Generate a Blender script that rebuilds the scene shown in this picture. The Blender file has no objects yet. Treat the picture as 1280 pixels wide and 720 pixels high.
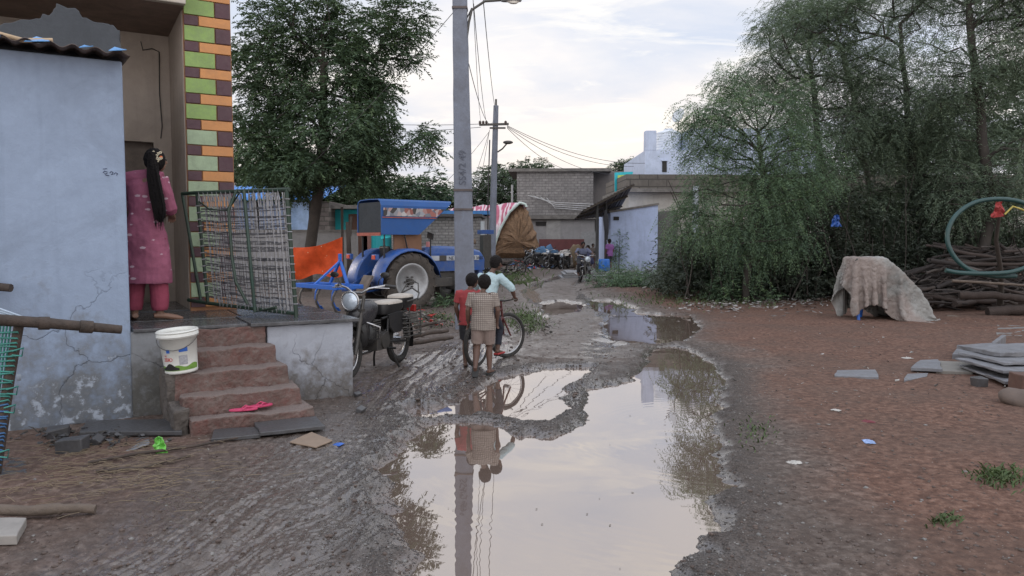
import bpy, math, random
import numpy as np
from mathutils import Vector, Matrix, Euler
random.seed(7); R=math.radians
SC=bpy.context.scene
COL=SC.collection
F=950.0; CAMZ=1.6; TH=math.atan(60/F)
def ray(px,py):
    u=(px-640)/F; v=(360-py)/F
    return Vector((u, math.cos(TH)+v*math.sin(TH), v*math.cos(TH)-math.sin(TH)))
def at(px,py,z=0.0):
    d=ray(px,py); t=(z-CAMZ)/d.z
    return Vector((d.x*t,d.y*t,z))
def atY(px,py,Y):
    d=ray(px,py); t=Y/d.y
    return Vector((d.x*t,Y,CAMZ+d.z*t))
# ------------------------------------------------------------ node helpers
def nn(nt,t,**k):
    n=nt.nodes.new(t)
    for a,b in k.items():
        if a.startswith('i_'): n.inputs[a[2:].replace('_',' ')].default_value=b
        else: setattr(n,a,b)
    return n
def newmat(name):
    m=bpy.data.materials.new(name); m.use_nodes=True
    nt=m.node_tree; b=nt.nodes['Principled BSDF']
    return m,nt,b
def c4(c): return (c[0],c[1],c[2],1)
def ramp(nt,fac,stops):
    r=nt.nodes.new('ShaderNodeValToRGB'); e=r.color_ramp.elements
    while len(e)<len(stops): e.new(0.5)
    for x,(p,c) in zip(e,stops):
        x.position=p; x.color=c4(c) if not isinstance(c,(int,float)) else (c,c,c,1)
    nt.links.new(fac,r.inputs[0]); return r.outputs[0]
def mixc(nt,f,a,b,mode='MIX'):
    m=nt.nodes.new('ShaderNodeMix'); m.data_type='RGBA'; m.blend_type=mode
    for s,v in ((m.inputs[0],f),(m.inputs[6],a),(m.inputs[7],b)):
        if isinstance(v,(int,float)): s.default_value=v
        elif isinstance(v,tuple): s.default_value=c4(v)
        else: nt.links.new(v,s)
    return m.outputs[2]
def math_(nt,op,a,b=0.0,c=None,clamp=False):
    m=nt.nodes.new('ShaderNodeMath'); m.operation=op; m.use_clamp=clamp
    for i,v in enumerate((a,b) if c is None else (a,b,c)):
        if isinstance(v,(int,float)): m.inputs[i].default_value=v
        else: nt.links.new(v,m.inputs[i])
    return m.outputs[0]
def noise(nt,scale,detail=5,rough=.55,vec=None,dist=0.0):
    n=nt.nodes.new('ShaderNodeTexNoise'); n.inputs['Scale'].default_value=scale
    n.inputs['Detail'].default_value=detail; n.inputs['Roughness'].default_value=rough
    n.inputs['Distortion'].default_value=dist
    if vec is not None: nt.links.new(vec,n.inputs['Vector'])
    return n.outputs['Fac']
def objco(nt): return nt.nodes.new('ShaderNodeTexCoord').outputs['Object']
def mapping(nt,vec,scale=(1,1,1),rot=(0,0,0),loc=(0,0,0)):
    m=nt.nodes.new('ShaderNodeMapping'); nt.links.new(vec,m.inputs['Vector'])
    m.inputs['Scale'].default_value=scale; m.inputs['Rotation'].default_value=rot; m.inputs['Location'].default_value=loc
    return m.outputs[0]
def bump(nt,b,h,strength=.3,dist=.01):
    n=nt.nodes.new('ShaderNodeBump'); n.inputs['Strength'].default_value=strength; n.inputs['Distance'].default_value=dist
    nt.links.new(h,n.inputs['Height']); nt.links.new(n.outputs[0],b.inputs['Normal']); return n
_mc={}
def mat(name,col,rough=.75,var=.3,scale=3.0,bmp=.4,bs=60,metal=0.0,grime=None,gamt=.5,spec=.5,bd=.004):
    """painted / dusty surface: base colour broken by two noises, grime patches, fine bump"""
    if name in _mc: return _mc[name]
    m,nt,b=newmat(name); co=objco(nt)
    n1=noise(nt,scale,6,.6,co); n2=noise(nt,scale*9,4,.6,co)
    d=tuple(x*(1-var) for x in col); l=tuple(min(1,x*(1+var*.8)) for x in col)
    f=math_(nt,'ADD',math_(nt,'MULTIPLY',n1,.65),math_(nt,'MULTIPLY',n2,.35))
    c=ramp(nt,f,[(.3,d),(.7,l)])
    if grime:
        g=ramp(nt,noise(nt,scale*1.7,7,.7,co,.6),[(.5-.25*gamt,0.0),(.9-.3*gamt,1.0)])
        c=mixc(nt,math_(nt,'MULTIPLY',g,gamt),c,grime)
    nt.links.new(c,b.inputs['Base Color'])
    rr=ramp(nt,n2,[(.3,max(.02,rough-.1)),(.7,min(1,rough+.12))]); nt.links.new(rr,b.inputs['Roughness'])
    b.inputs['Metallic'].default_value=metal; b.inputs['Specular IOR Level'].default_value=spec
    if bmp: bump(nt,b,noise(nt,bs,5,.6,co),bmp,bd)
    _mc[name]=m; return m
# ------------------------------------------------------------ mesh builder
class MB:
    def __init__(s): s.v=[]; s.f=[]; s.M=Matrix.Identity(4); s.fs=[]
    def add(s,vs,fs,smooth=False):
        o=len(s.v); M=s.M
        s.v+= [tuple(M@Vector(v)) for v in vs]
        s.f+= [tuple(i+o for i in f) for f in fs]; s.fs+=[smooth]*len(fs); return s
    def box(s,c,d,rot=None,jit=0,top=1.0):
        x,y,z=d[0]/2,d[1]/2,d[2]/2; c=Vector(c)
        vs=[Vector((sx*x*(top if sz>0 else 1),sy*y*(top if sz>0 else 1),sz*z)) for sz in(-1,1) for sy in(-1,1) for sx in(-1,1)]
        if jit: vs=[v+Vector([random.uniform(-jit,jit) for _ in range(3)]) for v in vs]
        if rot is not None:
            Mx=Euler(rot).to_matrix() if not isinstance(rot,Matrix) else rot.to_3x3()
            vs=[Mx@v for v in vs]
        return s.add([v+c for v in vs],[(0,2,3,1),(4,5,7,6),(0,1,5,4),(2,6,7,3),(0,4,6,2),(1,3,7,5)])
    def tube(s,pts,r,seg=10,cap=True,closed=False,flat=1.0):
        pts=[Vector(p) for p in pts]; n=len(pts)
        if not hasattr(r,'__len__'): r=[r]*n
        rings=[]; up=None
        for i,p in enumerate(pts):
            a=pts[(i-1)%n] if (closed or i>0) else p; b=pts[(i+1)%n] if (closed or i<n-1) else p
            t=(b-a).normalized() if (b-a).length>1e-9 else Vector((0,0,1))
            if up is None:
                up=Vector((0,0,1)) if abs(t.z)<.9 else Vector((1,0,0))
            x=t.cross(up); x=x.normalized() if x.length>1e-6 else t.orthogonal().normalized()
            y=x.cross(t).normalized(); up=y
            rings.append([p+(x*math.cos(2*math.pi*k/seg)+y*math.sin(2*math.pi*k/seg)*flat)*r[i] for k in range(seg)])
        vs=[v for q in rings for v in q]; fs=[]
        for i in range(n if closed else n-1):
            j=(i+1)%n
            for k in range(seg):
                k2=(k+1)%seg; fs.append((i*seg+k,i*seg+k2,j*seg+k2,j*seg+k))
        s.add(vs,fs,True)
        if cap and not closed:
            s.add(rings[0],[tuple(range(seg))]); s.add(rings[-1],[tuple(range(seg))[::-1]])
        return s
    def cyl(s,a,b,r,r2=None,seg=14): return s.tube([a,b],[r,r if r2 is None else r2],seg)
    def bar(s,a,b,w,h):
        a,b=Vector(a),Vector(b); t=(b-a); L=t.length; q=t.to_track_quat('Y','Z').to_matrix()
        return s.box((a+b)/2,(w,L,h),q)
    def lathe(s,prof,c=(0,0,0),ax=None,seg=24,ang=2*math.pi):
        c=Vector(c); Mx=(Vector(ax).to_track_quat('Z','Y').to_matrix() if ax is not None else Matrix.Identity(3))
        vs=[];fs=[];n=len(prof)
        for k in range(seg):
            a=ang*k/seg
            for r,z in prof: vs.append(c+Mx@Vector((r*math.cos(a),r*math.sin(a),z)))
        for k in range(seg):
            k2=(k+1)%seg
            for i in range(n-1): fs.append((k*n+i,k2*n+i,k2*n+i+1,k*n+i+1))
        return s.add(vs,fs,True)
    def torus(s,c,Rr,r,ax=(0,0,1),seg=36,sg=10,flat=1.0):
        prof=[(Rr+r*math.cos(2*math.pi*k/sg),r*flat*math.sin(2*math.pi*k/sg)) for k in range(sg+1)]
        return s.lathe(prof,c,ax,seg)
    def prism(s,poly,z0,z1):
        n=len(poly); vs=[(x,y,z0) for x,y in poly]+[(x,y,z1) for x,y in poly]
        s.add(vs,[tuple(range(n))[::-1],tuple(range(n,2*n))]+[(i,(i+1)%n,n+(i+1)%n,n+i) for i in range(n)]); return s
    def plate(s,pts,th):
        """polygon plate in 3D extruded along its normal"""
        P=[Vector(p) for p in pts]; nrm=(P[1]-P[0]).cross(P[2]-P[0]).normalized()*th; n=len(P)
        return s.add(P+[p+nrm for p in P],[tuple(range(n))[::-1],tuple(range(n,2*n))]+[(i,(i+1)%n,n+(i+1)%n,n+i) for i in range(n)])
    def loft(s,rings,seg=18,cap=True,power=2.0,rz=0.0):
        """rings: (cx,cy,cz,rx,ry[,yaw]) horizontal ellipses"""
        vs=[];fs=[];n=len(rings)
        for q in rings:
            yaw=q[5] if len(q)>5 else rz
            for k in range(seg):
                a=2*math.pi*k/seg; ca,sa=math.cos(a),math.sin(a)
                x=q[3]*math.copysign(abs(ca)**(2/power),ca); y=q[4]*math.copysign(abs(sa)**(2/power),sa)
                vs.append((q[0]+x*math.cos(yaw)-y*math.sin(yaw),q[1]+x*math.sin(yaw)+y*math.cos(yaw),q[2]))
        for i in range(n-1):
            for k in range(seg):
                k2=(k+1)%seg; fs.append((i*seg+k,i*seg+k2,(i+1)*seg+k2,(i+1)*seg+k))
        s.add(vs,fs,True)
        if cap: s.add(vs[:seg],[tuple(range(seg))[::-1]]); s.add(vs[-seg:],[tuple(range(seg))])
        return s
    def ball(s,c,r,seg=14,rings=9,M=None):
        if not hasattr(r,'__len__'): r=(r,r,r)
        vs=[];fs=[]
        for i in range(rings+1):
            t=math.pi*i/rings
            for k in range(seg):
                a=2*math.pi*k/seg; v=Vector((r[0]*math.sin(t)*math.cos(a),r[1]*math.sin(t)*math.sin(a),r[2]*math.cos(t)))
                if M is not None: v=M@v
                vs.append(v+Vector(c))
        for i in range(rings):
            for k in range(seg):
                k2=(k+1)%seg; fs.append((i*seg+k,(i+1)*seg+k,(i+1)*seg+k2,i*seg+k2))
        return s.add(vs,fs,True)
    def build(s,name,m,parent=None,bevel=0,smooth=None,loc=None,solid=0,sub=0):
        me=bpy.data.meshes.new(name); me.from_pydata(s.v,[],s.f); me.validate()
        if m: me.materials.append(m)
        if len(me.polygons)==len(s.fs): me.polygons.foreach_set('use_smooth',[bool(x) if smooth is None else smooth for x in s.fs])
        me.update()
        o=bpy.data.objects.new(name,me); COL.objects.link(o)
        if parent is not None: o.parent=parent
        if loc is not None: o.location=loc
        if solid:
            md=o.modifiers.new('solid','SOLIDIFY'); md.thickness=solid; md.offset=0
        if sub:
            md=o.modifiers.new('sub','SUBSURF'); md.levels=sub; md.render_levels=sub
        if bevel:
            md=o.modifiers.new('bev','BEVEL'); md.width=bevel; md.segments=2; md.limit_method='ANGLE'; md.angle_limit=R(40)
        return o
def tag(o,label=None,cat=None,group=None,kind=None):
    for k,v in (('label',label),('category',cat),('group',group),('kind',kind)):
        if v: o[k]=v
    return o
def thing(name,label,cat,loc=(0,0,0),rz=0.0,group=None):
    o=bpy.data.objects.new(name,None); COL.objects.link(o); o.location=loc; o.rotation_euler=(0,0,rz)
    o.empty_display_size=.1
    return tag(o,label,cat,group)
def npmesh(name,V,Fq,m,parent=None,smooth=False,nside=4):
    me=bpy.data.meshes.new(name); n=len(Fq)
    me.vertices.add(len(V)); me.vertices.foreach_set('co',np.asarray(V,dtype=np.float32).ravel())
    me.loops.add(n*nside); me.loops.foreach_set('vertex_index',np.asarray(Fq,dtype=np.int32).ravel())
    me.polygons.add(n); me.polygons.foreach_set('loop_start',np.arange(0,n*nside,nside,dtype=np.int32))
    try: me.polygons.foreach_set('loop_total',np.full(n,nside,dtype=np.int32))
    except Exception: pass
    if smooth: me.polygons.foreach_set('use_smooth',np.ones(n,dtype=bool))
    me.update(calc_edges=True); me.materials.append(m)
    o=bpy.data.objects.new(name,me); COL.objects.link(o)
    if parent is not None: o.parent=parent
    return o
def copytree(o,parent=None):
    c=o.copy(); COL.objects.link(c); c.parent=parent
    for ch in list(o.children): copytree(ch,c)
    return c
# ------------------------------------------------------------ camera, world, sun
cam=bpy.data.cameras.new('camera'); cam.lens=F/1280*36; cam.sensor_width=36; cam.clip_end=5000; cam.clip_start=.05
co=bpy.data.objects.new('camera',cam); COL.objects.link(co); co.location=(0,0,CAMZ); co.rotation_euler=(R(90)-TH,0,0); SC.camera=co
w=bpy.data.worlds.new('World'); SC.world=w; w.use_nodes=True; nt=w.node_tree; nt.nodes.clear()
SUN_AZ=R(-46); SUN_EL=R(13)
sky=nn(nt,'ShaderNodeTexSky',sky_type='NISHITA',sun_disc=False,sun_elevation=SUN_EL,sun_rotation=SUN_AZ,air_density=1.2,dust_density=2.0)
tc=nn(nt,'ShaderNodeTexCoord'); sp=nn(nt,'ShaderNodeSeparateXYZ'); nt.links.new(tc.outputs['Generated'],sp.inputs[0])
zz=math_(nt,'ADD',math_(nt,'MAXIMUM',sp.outputs[2],0.0),.16)
cx=math_(nt,'DIVIDE',sp.outputs[0],zz); cy=math_(nt,'DIVIDE',sp.outputs[1],zz)
cb=nn(nt,'ShaderNodeCombineXYZ'); nt.links.new(cx,cb.inputs[0]); nt.links.new(cy,cb.inputs[1])
n1=noise(nt,.8,7,.55,mapping(nt,cb.outputs[0],(1,1.1,1),(0,0,R(25)),(3.1,.4,0)),.3)
n2=noise(nt,2.6,6,.6,mapping(nt,cb.outputs[0],(.8,1.5,1),(0,0,R(15)),(1.7,5.2,2)),.5)
hz=ramp(nt,sp.outputs[2],[(0.0,(.84,.71,.57)),(.10,(.81,.73,.66)),(.22,(.74,.735,.75)),(.5,(.63,.67,.74)),(1.0,(.5,.58,.72))])
blue=mixc(nt,.6,hz,(.44,.52,.68))
f1=ramp(nt,n1,[(.40,0.0),(.60,1.0)])
base=mixc(nt,f1,blue,mixc(nt,.5,hz,(.86,.80,.76)))
f2=ramp(nt,n2,[(.52,0.0),(.68,1.0)])
base=mixc(nt,math_(nt,'MULTIPLY',f2,.75),base,(.93,.88,.80))
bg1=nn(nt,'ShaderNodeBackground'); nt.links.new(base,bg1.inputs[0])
fl=math_(nt,'MAXIMUM',ramp(nt,math_(nt,'MULTIPLY',sp.outputs[1],-1.0),[(.0,0.0),(.7,1.0)]),ramp(nt,sp.outputs[2],[(.50,0.0),(.85,.8)]))   # sky boosted overhead and behind the camera, added as fill light
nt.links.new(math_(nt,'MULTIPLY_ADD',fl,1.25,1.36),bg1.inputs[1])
bg2=nn(nt,'ShaderNodeBackground'); nt.links.new(sky.outputs[0],bg2.inputs[0]); bg2.inputs[1].default_value=.06
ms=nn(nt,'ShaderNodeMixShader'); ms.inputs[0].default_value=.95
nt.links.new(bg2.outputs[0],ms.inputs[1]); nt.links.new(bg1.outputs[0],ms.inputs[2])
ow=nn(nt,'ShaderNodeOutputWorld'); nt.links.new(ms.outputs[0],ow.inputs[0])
sl=bpy.data.lights.new('sun','SUN'); sl.energy=.55; sl.angle=R(12); sl.color=(1,.88,.74)
so=bpy.data.objects.new('sun',sl); COL.objects.link(so)
sd=Vector((math.sin(SUN_AZ)*math.cos(SUN_EL),math.cos(SUN_AZ)*math.cos(SUN_EL),math.sin(SUN_EL)))
so.rotation_euler=sd.to_track_quat('Z','Y').to_euler(); so.location=(0,0,20)
SC.view_settings.view_transform='Standard'; SC.view_settings.look='None'; SC.view_settings.exposure=0
# ------------------------------------------------------------ numpy noise
_rs=np.random.RandomState(3); _T=_rs.rand(512,512)
def vn(x,y,s=0):
    x=x+s*17.31; y=y+s*9.77
    xi=np.floor(x).astype(int); yi=np.floor(y).astype(int); fx=x-xi; fy=y-yi
    fx=fx*fx*(3-2*fx); fy=fy*fy*(3-2*fy)
    a=_T[xi%512,yi%512]; b=_T[(xi+1)%512,yi%512]; c=_T[xi%512,(yi+1)%512]; d=_T[(xi+1)%512,(yi+1)%512]
    return (a*(1-fx)+b*fx)*(1-fy)+(c*(1-fx)+d*fx)*fy
def fbm(x,y,o=4,s=0,g=.5):
    t=0;a=1;n=0
    for i in range(o):
        t=t+a*vn(x*2**i,y*2**i,s+i); n+=a; a*=g
    return t/n
def sdf(X,Y,poly):
    P=np.array(poly); n=len(P); d=np.full(X.shape,1e9); ins=np.zeros(X.shape,bool)
    for i in range(n):
        a=P[i]; b=P[(i+1)%n]; e=b-a; wx=X-a[0]; wy=Y-a[1]
        t=np.clip((wx*e[0]+wy*e[1])/(e@e+1e-12),0,1); d=np.minimum(d,(wx-e[0]*t)**2+(wy-e[1]*t)**2)
        c=((a[1]>Y)!=(b[1]>Y)); 
        with np.errstate(all='ignore'): xi=(b[0]-a[0])*(Y-a[1])/(b[1]-a[1]+1e-12)+a[0]
        ins^=(c&(X<xi))
    d=np.sqrt(d); return np.where(ins,-d,d)
def pxpoly(pts): return [tuple(at(x,y)[:2]) for x,y in pts]
PUD=[pxpoly(p) for p in [
 # large foreground puddle joined to the brown reach on the right
 [(540,900),(512,760),(512,720),(503,688),(510,655),(489,612),(487,585),(512,565),(516,545),(545,529),(600,531),(648,541),(690,548),(722,543),(743,524),(733,500),(741,486),(790,477),(808,458),(812,441),(842,433),(868,441),(898,458),(908,478),(904,500),(893,540),(901,600),(893,650),(868,705),(855,730),(850,800),(860,900)],
 # upper pool beyond the gravel ridge
 [(545,520),(575,506),(603,489),(640,470),(684,463),(736,461),(704,480),(699,500),(706,515),(680,526),(640,523),(608,517),(575,521)],
 [(757,404),(776,391),(862,395),(876,412),(850,429),(812,432),(768,427)],
 [(676,381),(700,377),(730,382),(722,392),(690,396)],
 [(735,377),(762,376),(798,388),(770,394),(742,388)],
 [(508,520),(522,513),(546,516),(536,524),(514,526)],
 [(640,353),(668,348),(672,352),(648,357)],
 [(560,575),(560,575.1),(560.1,575)],
 [(250,560),(330,556),(345,570),(300,582),(262,578)],
]]
PUD=PUD[:7]
def masks(X,Y):
    n1=fbm(X*.5,Y*.5,4,1); n2=fbm(X*3,Y*3,4,2); n3=fbm(X*14,Y*14,3,3)
    wx=X+(n2-.5)*.28+(fbm(X*9,Y*9,3,8)-.5)*.10; wy=Y+(fbm(X*3,Y*3,4,5)-.5)*.45+(fbm(X*9,Y*9,3,11)-.5)*.14
    d=np.full(X.shape,1e9)
    for i,p in enumerate(PUD): d=np.minimum(d,sdf(wx,wy,p)-(.06 if i==1 else 0))
    return d,n1,n2,n3
ROADC=[(2.6,-0.4),(5,-.3),(8,.1),(11,.6),(14,1.2),(17,1.5),(20,1.3),(24,1.2),(28,1.8),(34,3.2),(44,4.6),(70,8)]
def roadx(Y): return np.interp(Y,[a for a,b in ROADC],[b for a,b in ROADC])
def roadw(Y): return np.interp(Y,[2,8,14,20,28,40],[2.2,2.0,2.2,2.0,1.8,2.0])
def height(X,Y,full=False):
    d,n1,n2,n3=masks(X,Y)
    rx=(X-roadx(Y))/roadw(Y)
    road=np.clip(1.35-np.abs(rx),0,1)
    left=np.clip((-X-.2)/1.0,0,1)*np.clip((9.5-Y)/2,0,1)
    right=np.clip((X-roadx(Y)-1.5)/1.6+ (n1-.5)*1.4,0,1)
    rm=np.clip(road*1.3,0,1)
    z=.035+.035*(n1-.4)+.020*(n2-.5)*(1-.4*rm)+(.005+.018*np.clip(fbm(X*1.1,Y*1.1,3,41)*2.2-.7,0,1))*(n3-.5)*(1-.55*rm*(Y>7))
    fine=fbm(X*38,Y*38,2,6)-.5
    near=np.clip((11-Y)/5,0,1)
    z=z+near*fine*.010
    # tyre and hoof churn: ridges running roughly away from the camera
    s=X-.11*Y+(fbm(X*.8,Y*.35,3,4)-.5)*.9
    tr=np.clip(1.5-np.abs(X-(-1.75+.11*Y))/1.05,0,1)*np.clip((15-Y)/5,0,1)
    rid=(vn(s*9,Y*.8,21)-.5)+.7*(vn(s*24,Y*2.0,22)-.5)+.35*(vn(s*60,Y*5,23)-.5)
    z=z+tr*rid*.030*np.clip(fbm(X*1.3,Y*.6,3,51)*2.4-.5,.15,1.2)
    rut=np.exp(-((X-roadx(Y)+.75+.15*(n1-.5)*4)/.17)**2)+np.exp(-((X-roadx(Y)-.7+.15*(n1-.5)*4)/.18)**2)
    z=z-rut*.035*np.clip((Y-9)/4,0,1)*np.clip((45-Y)/10,0,1)
    for rc,rw_ in ((9.2,.10),(10.6,.10)):   # old cart tracks curving across the yard
        q=np.abs(np.hypot(X-9.5,(Y-4.2)*1.0)-rc+ (n1-.5)*.5); z=z-.016*np.exp(-(q/rw_)**2)*(X>1.5)+.012*np.exp(-((q-.16)/.07)**2)*(X>1.5)
    # ridge of spoil beside the water
    z=z+.03*np.exp(-((d-.12)/.10)**2)*(.4+n2)
    wn=fbm(X*6,Y*6,3,9)-.5
    sh=np.clip(d/.16,-1,1)
    prof=np.where(sh<0,sh*.06-.012,sh*.03)+wn*.018*np.clip(1-np.abs(d)/.3,0,1)
    k=np.clip((d+.02)/.22,0,1); k=k*k*(3-2*k)
    z=z*k+prof*(1-k)
    z=np.where((d>.02)&(z<.004),.004+z*.05,z)
    far=np.clip((Y-60)/60,0,1); z=z*(1-far)+.0*far
    # verge on the left of the lane and heaps
    z=z+.10*np.exp(-(((X+.35)/.55)**2+((Y-12.6)/2.0)**2))*(.5+n2)*np.clip(d/.4,0,1)
    z=z+.12*np.exp(-(((X-3.3)/1.3)**2+((Y-24)/2.5)**2))*(.5+n2)
    if full: return z,d,n1,n2,n3,road,left,right,tr,rut,rid
    return z
def gz(x,y):
    if 'rows' in globals() and 2.6<y<44:
        i=int(np.searchsorted(rows,y))-1; out=[]
        for r_ in (i,i+1):
            u=x/max(rows[r_]*.97+.1,2.7); j=min(max(int(np.searchsorted(uc,u))-1,0),len(uc)-2); f=(u-uc[j])/(uc[j+1]-uc[j]); out.append(Z[r_,j]*(1-f)+Z[r_,j+1]*f)
        t=(y-rows[i])/(rows[i+1]-rows[i]); return float(out[0]*(1-t)+out[1]*t)
    return float(height(np.array([float(x)]),np.array([float(y)]))[0])
def G(px,py,dz=0.0):
    p=at(px,py); p.z=gz(p.x,p.y)+dz; return p
rows=[-14,-8,-4,-1,1,1.8,2.3]; y=2.6
while y<45: rows.append(y); y+=max(.008,min(y*y/1216*.85,.30))
while y<1800: rows.append(y); y*=1.05
rows=np.array(rows)
uc=np.concatenate([-np.geomspace(6,.80,40)[:-1],np.linspace(-.80,.80,1000),np.geomspace(.80,6,40)[1:]])
YY,UU=np.meshgrid(rows,uc,indexing='ij'); XX=UU*np.maximum(np.abs(YY)*.97+.1,2.7)
Z,d,n1_,n2_,n3_,road,left,right,tr,rut,rid=height(XX,YY,True)
nr,nc=XX.shape
V=np.stack([XX,YY,Z],-1).reshape(-1,3)
ii=np.arange(nr*nc).reshape(nr,nc)
Fq=np.stack([ii[:-1,:-1],ii[:-1,1:],ii[1:,1:],ii[1:,:-1]],-1).reshape(-1,4)
m,nt,b=newmat('wet village soil')
at_=nn(nt,'ShaderNodeVertexColor',layer_name='zones'); sc=nn(nt,'ShaderNodeSeparateColor'); nt.links.new(at_.outputs[0],sc.inputs[0])
at2=nn(nt,'ShaderNodeVertexColor',layer_name='zones2'); sc2=nn(nt,'ShaderNodeSeparateColor'); nt.links.new(at2.outputs[0],sc2.inputs[0])
co_=objco(nt)
a=noise(nt,2.2,8,.65,co_); bb=noise(nt,18,7,.65,co_); cc=noise(nt,90,4,.6,co_)
red=ramp(nt,bb,[(.3,(.058,.031,.023)),(.52,(.135,.074,.053)),(.72,(.24,.145,.108))])
grey=ramp(nt,bb,[(.3,(.042,.031,.026)),(.5,(.110,.086,.073)),(.7,(.24,.20,.175))])
dark=ramp(nt,cc,[(.35,(.022,.018,.016)),(.55,(.075,.063,.056)),(.75,(.22,.195,.18))])
fr=ramp(nt,math_(nt,'ADD',sc.outputs[0],math_(nt,'MULTIPLY',math_(nt,'SUBTRACT',a,.5),.8)),[(.25,0.0),(.80,1.0)])
c=mixc(nt,fr,grey,red)
c=mixc(nt,math_(nt,'MULTIPLY',ramp(nt,noise(nt,.8,6,.6,co_,.5),[(.42,0.0),(.62,1.0)]),.45),c,(.085,.060,.048))
coatf=True
c=mixc(nt,math_(nt,'MULTIPLY',sc.outputs[2],.95,clamp=True),c,dark)
brown=ramp(nt,a,[(.35,(.10,.060,.045)),(.65,(.17,.105,.08))])
c=mixc(nt,sc2.outputs[0],c,brown)
spk=ramp(nt,noise(nt,55,2,.4,co_),[(.70,0.0),(.76,1.0)])
c=mixc(nt,math_(nt,'MULTIPLY',spk,.35),c,(.42,.38,.34))
c=mixc(nt,math_(nt,'MULTIPLY',sc.outputs[1],.42),c,(.050,.038,.031))
nt.links.new(c,b.inputs['Base Color'])
wet=math_(nt,'ADD',sc.outputs[1],math_(nt,'MULTIPLY',math_(nt,'SUBTRACT',noise(nt,5,5,.6,co_),.5),.9))
nt.links.new(ramp(nt,wet,[(.15,.9),(.42,.5),(.75,.16)]),b.inputs['Roughness'])
nt.links.new(ramp(nt,wet,[(.3,.25),(.8,.6)]),b.inputs['Specular IOR Level'])
h=math_(nt,'ADD',math_(nt,'MULTIPLY',bb,1.0),math_(nt,'MULTIPLY',cc,.35))
st_=nn(nt,'ShaderNodeTexNoise'); st_.inputs['Scale'].default_value=1.0; st_.inputs['Detail'].default_value=5; nt.links.new(mapping(nt,co_,(22,1.6,1),(0,0,R(6.3))),st_.inputs['Vector'])
h=math_(nt,'ADD',h,math_(nt,'MULTIPLY',math_(nt,'MULTIPLY',st_.outputs['Fac'],2.2),sc2.outputs[1]))
patch=noise(nt,.55,5,.6,co_)
bump(nt,b,h,.6,.022)
nt.links.new(ramp(nt,wet,[(.45,0.0),(.8,.75)]),b.inputs['Coat Weight']); b.inputs['Coat Roughness'].default_value=.10
ground=npmesh('ground',V,Fq,m,smooth=True); tag(ground,kind='structure')
me=ground.data
hgt=Z
z1=np.zeros((nr,nc,4),np.float32); z1[...,3]=1
redm=np.clip(right*(.75+.6*(fbm(XX*.9,YY*.9,4,31)))+np.clip((-XX-1.2-.0*YY)/.8,0,1)*np.clip((7.3-YY)/1.5,0,1)*.55+(YY>26)*.3,0,1)
redm*=1-np.clip(road*1.2-.15,0,1)*.75
wetm=np.clip(road*1.1-.1,0,1)*(.35+.65*n1_)*np.where(YY>10,1.15,.75)+np.exp(-np.clip(d,0,9)/.22)*.5
wetm=np.maximum(wetm,tr*1.15*(.5+n1_)); wetm=wetm+rut*.25
low=np.clip((.042-Z)/.03,0,1); wetm=wetm*(.55+.75*low)
grav=np.exp(-((d-.10)/.26)**2)*np.clip((13-YY)/4,0,1)*(.55+.6*n2_)
grav=np.maximum(grav,np.clip(1-np.abs(XX-(-.15-.06*(YY-3)))/1.0,0,1)*np.clip((7.0-YY)/2,0,1)*.6*(XX<0)*(.3+n1_))
z1[...,0]=redm; z1[...,1]=np.clip(wetm,0,1); z1[...,2]=np.clip(grav,0,1)
z2=np.zeros((nr,nc,4),np.float32); z2[...,3]=1
z2[...,0]=np.clip(low*1.2,0,1)*np.clip(left+tr,0,1)*.6; z2[...,1]=np.clip(tr+road*.6*(YY>8),0,1)
for nm,arr in (('zones',z1),('zones2',z2)):
    ca=me.color_attributes.new(nm,'FLOAT_COLOR','POINT'); ca.data.foreach_set('color',arr.reshape(-1))
# ------------------------------------------------------------ water
m,nt,b=newmat('muddy puddle water'); co_=objco(nt)
nt.nodes.remove(b); out=nt.nodes['Material Output']
df=nn(nt,'ShaderNodeBsdfDiffuse'); df.inputs[0].default_value=(.16,.115,.092,1)
gl=nn(nt,'ShaderNodeBsdfGlossy'); gl.inputs['Roughness'].default_value=.012; gl.inputs[0].default_value=(.97,.94,.92,1)
rip=nn(nt,'ShaderNodeTexWave',wave_type='RINGS',rings_direction='SPHERICAL'); rip.inputs['Scale'].default_value=3.6; rip.inputs['Distortion'].default_value=2.2; rip.inputs['Detail'].default_value=2; rip.inputs['Detail Scale'].default_value=1.2
nt.links.new(mapping(nt,co_,loc=(-1.75,-6.3,0)),rip.inputs['Vector'])
msk=ramp(nt,noise(nt,.9,3,.5,mapping(nt,co_,loc=(3,1.2,0))),[(.50,.0),(.66,1.0)])
hh=math_(nt,'ADD',math_(nt,'MULTIPLY',math_(nt,'MULTIPLY',rip.outputs['Fac'],msk),.13),math_(nt,'MULTIPLY',noise(nt,2.2,2,.4,co_),.8))
bn=nn(nt,'ShaderNodeBump'); bn.inputs['Strength'].default_value=.5; bn.inputs['Distance'].default_value=.0022
nt.links.new(hh,bn.inputs['Height'])
fr=nn(nt,'ShaderNodeFresnel'); fr.inputs['IOR'].default_value=1.75; nt.links.new(bn.outputs[0],fr.inputs['Normal']); nt.links.new(bn.outputs[0],gl.inputs['Normal'])
fac=math_(nt,'MULTIPLY_ADD',fr.outputs[0],.72,.30,clamp=True)
mx=nn(nt,'ShaderNodeMixShader'); nt.links.new(fac,mx.inputs[0]); nt.links.new(df.outputs[0],mx.inputs[1]); nt.links.new(gl.outputs[0],mx.inputs[2]); nt.links.new(mx.outputs[0],out.inputs[0])
WATER=m
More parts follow.
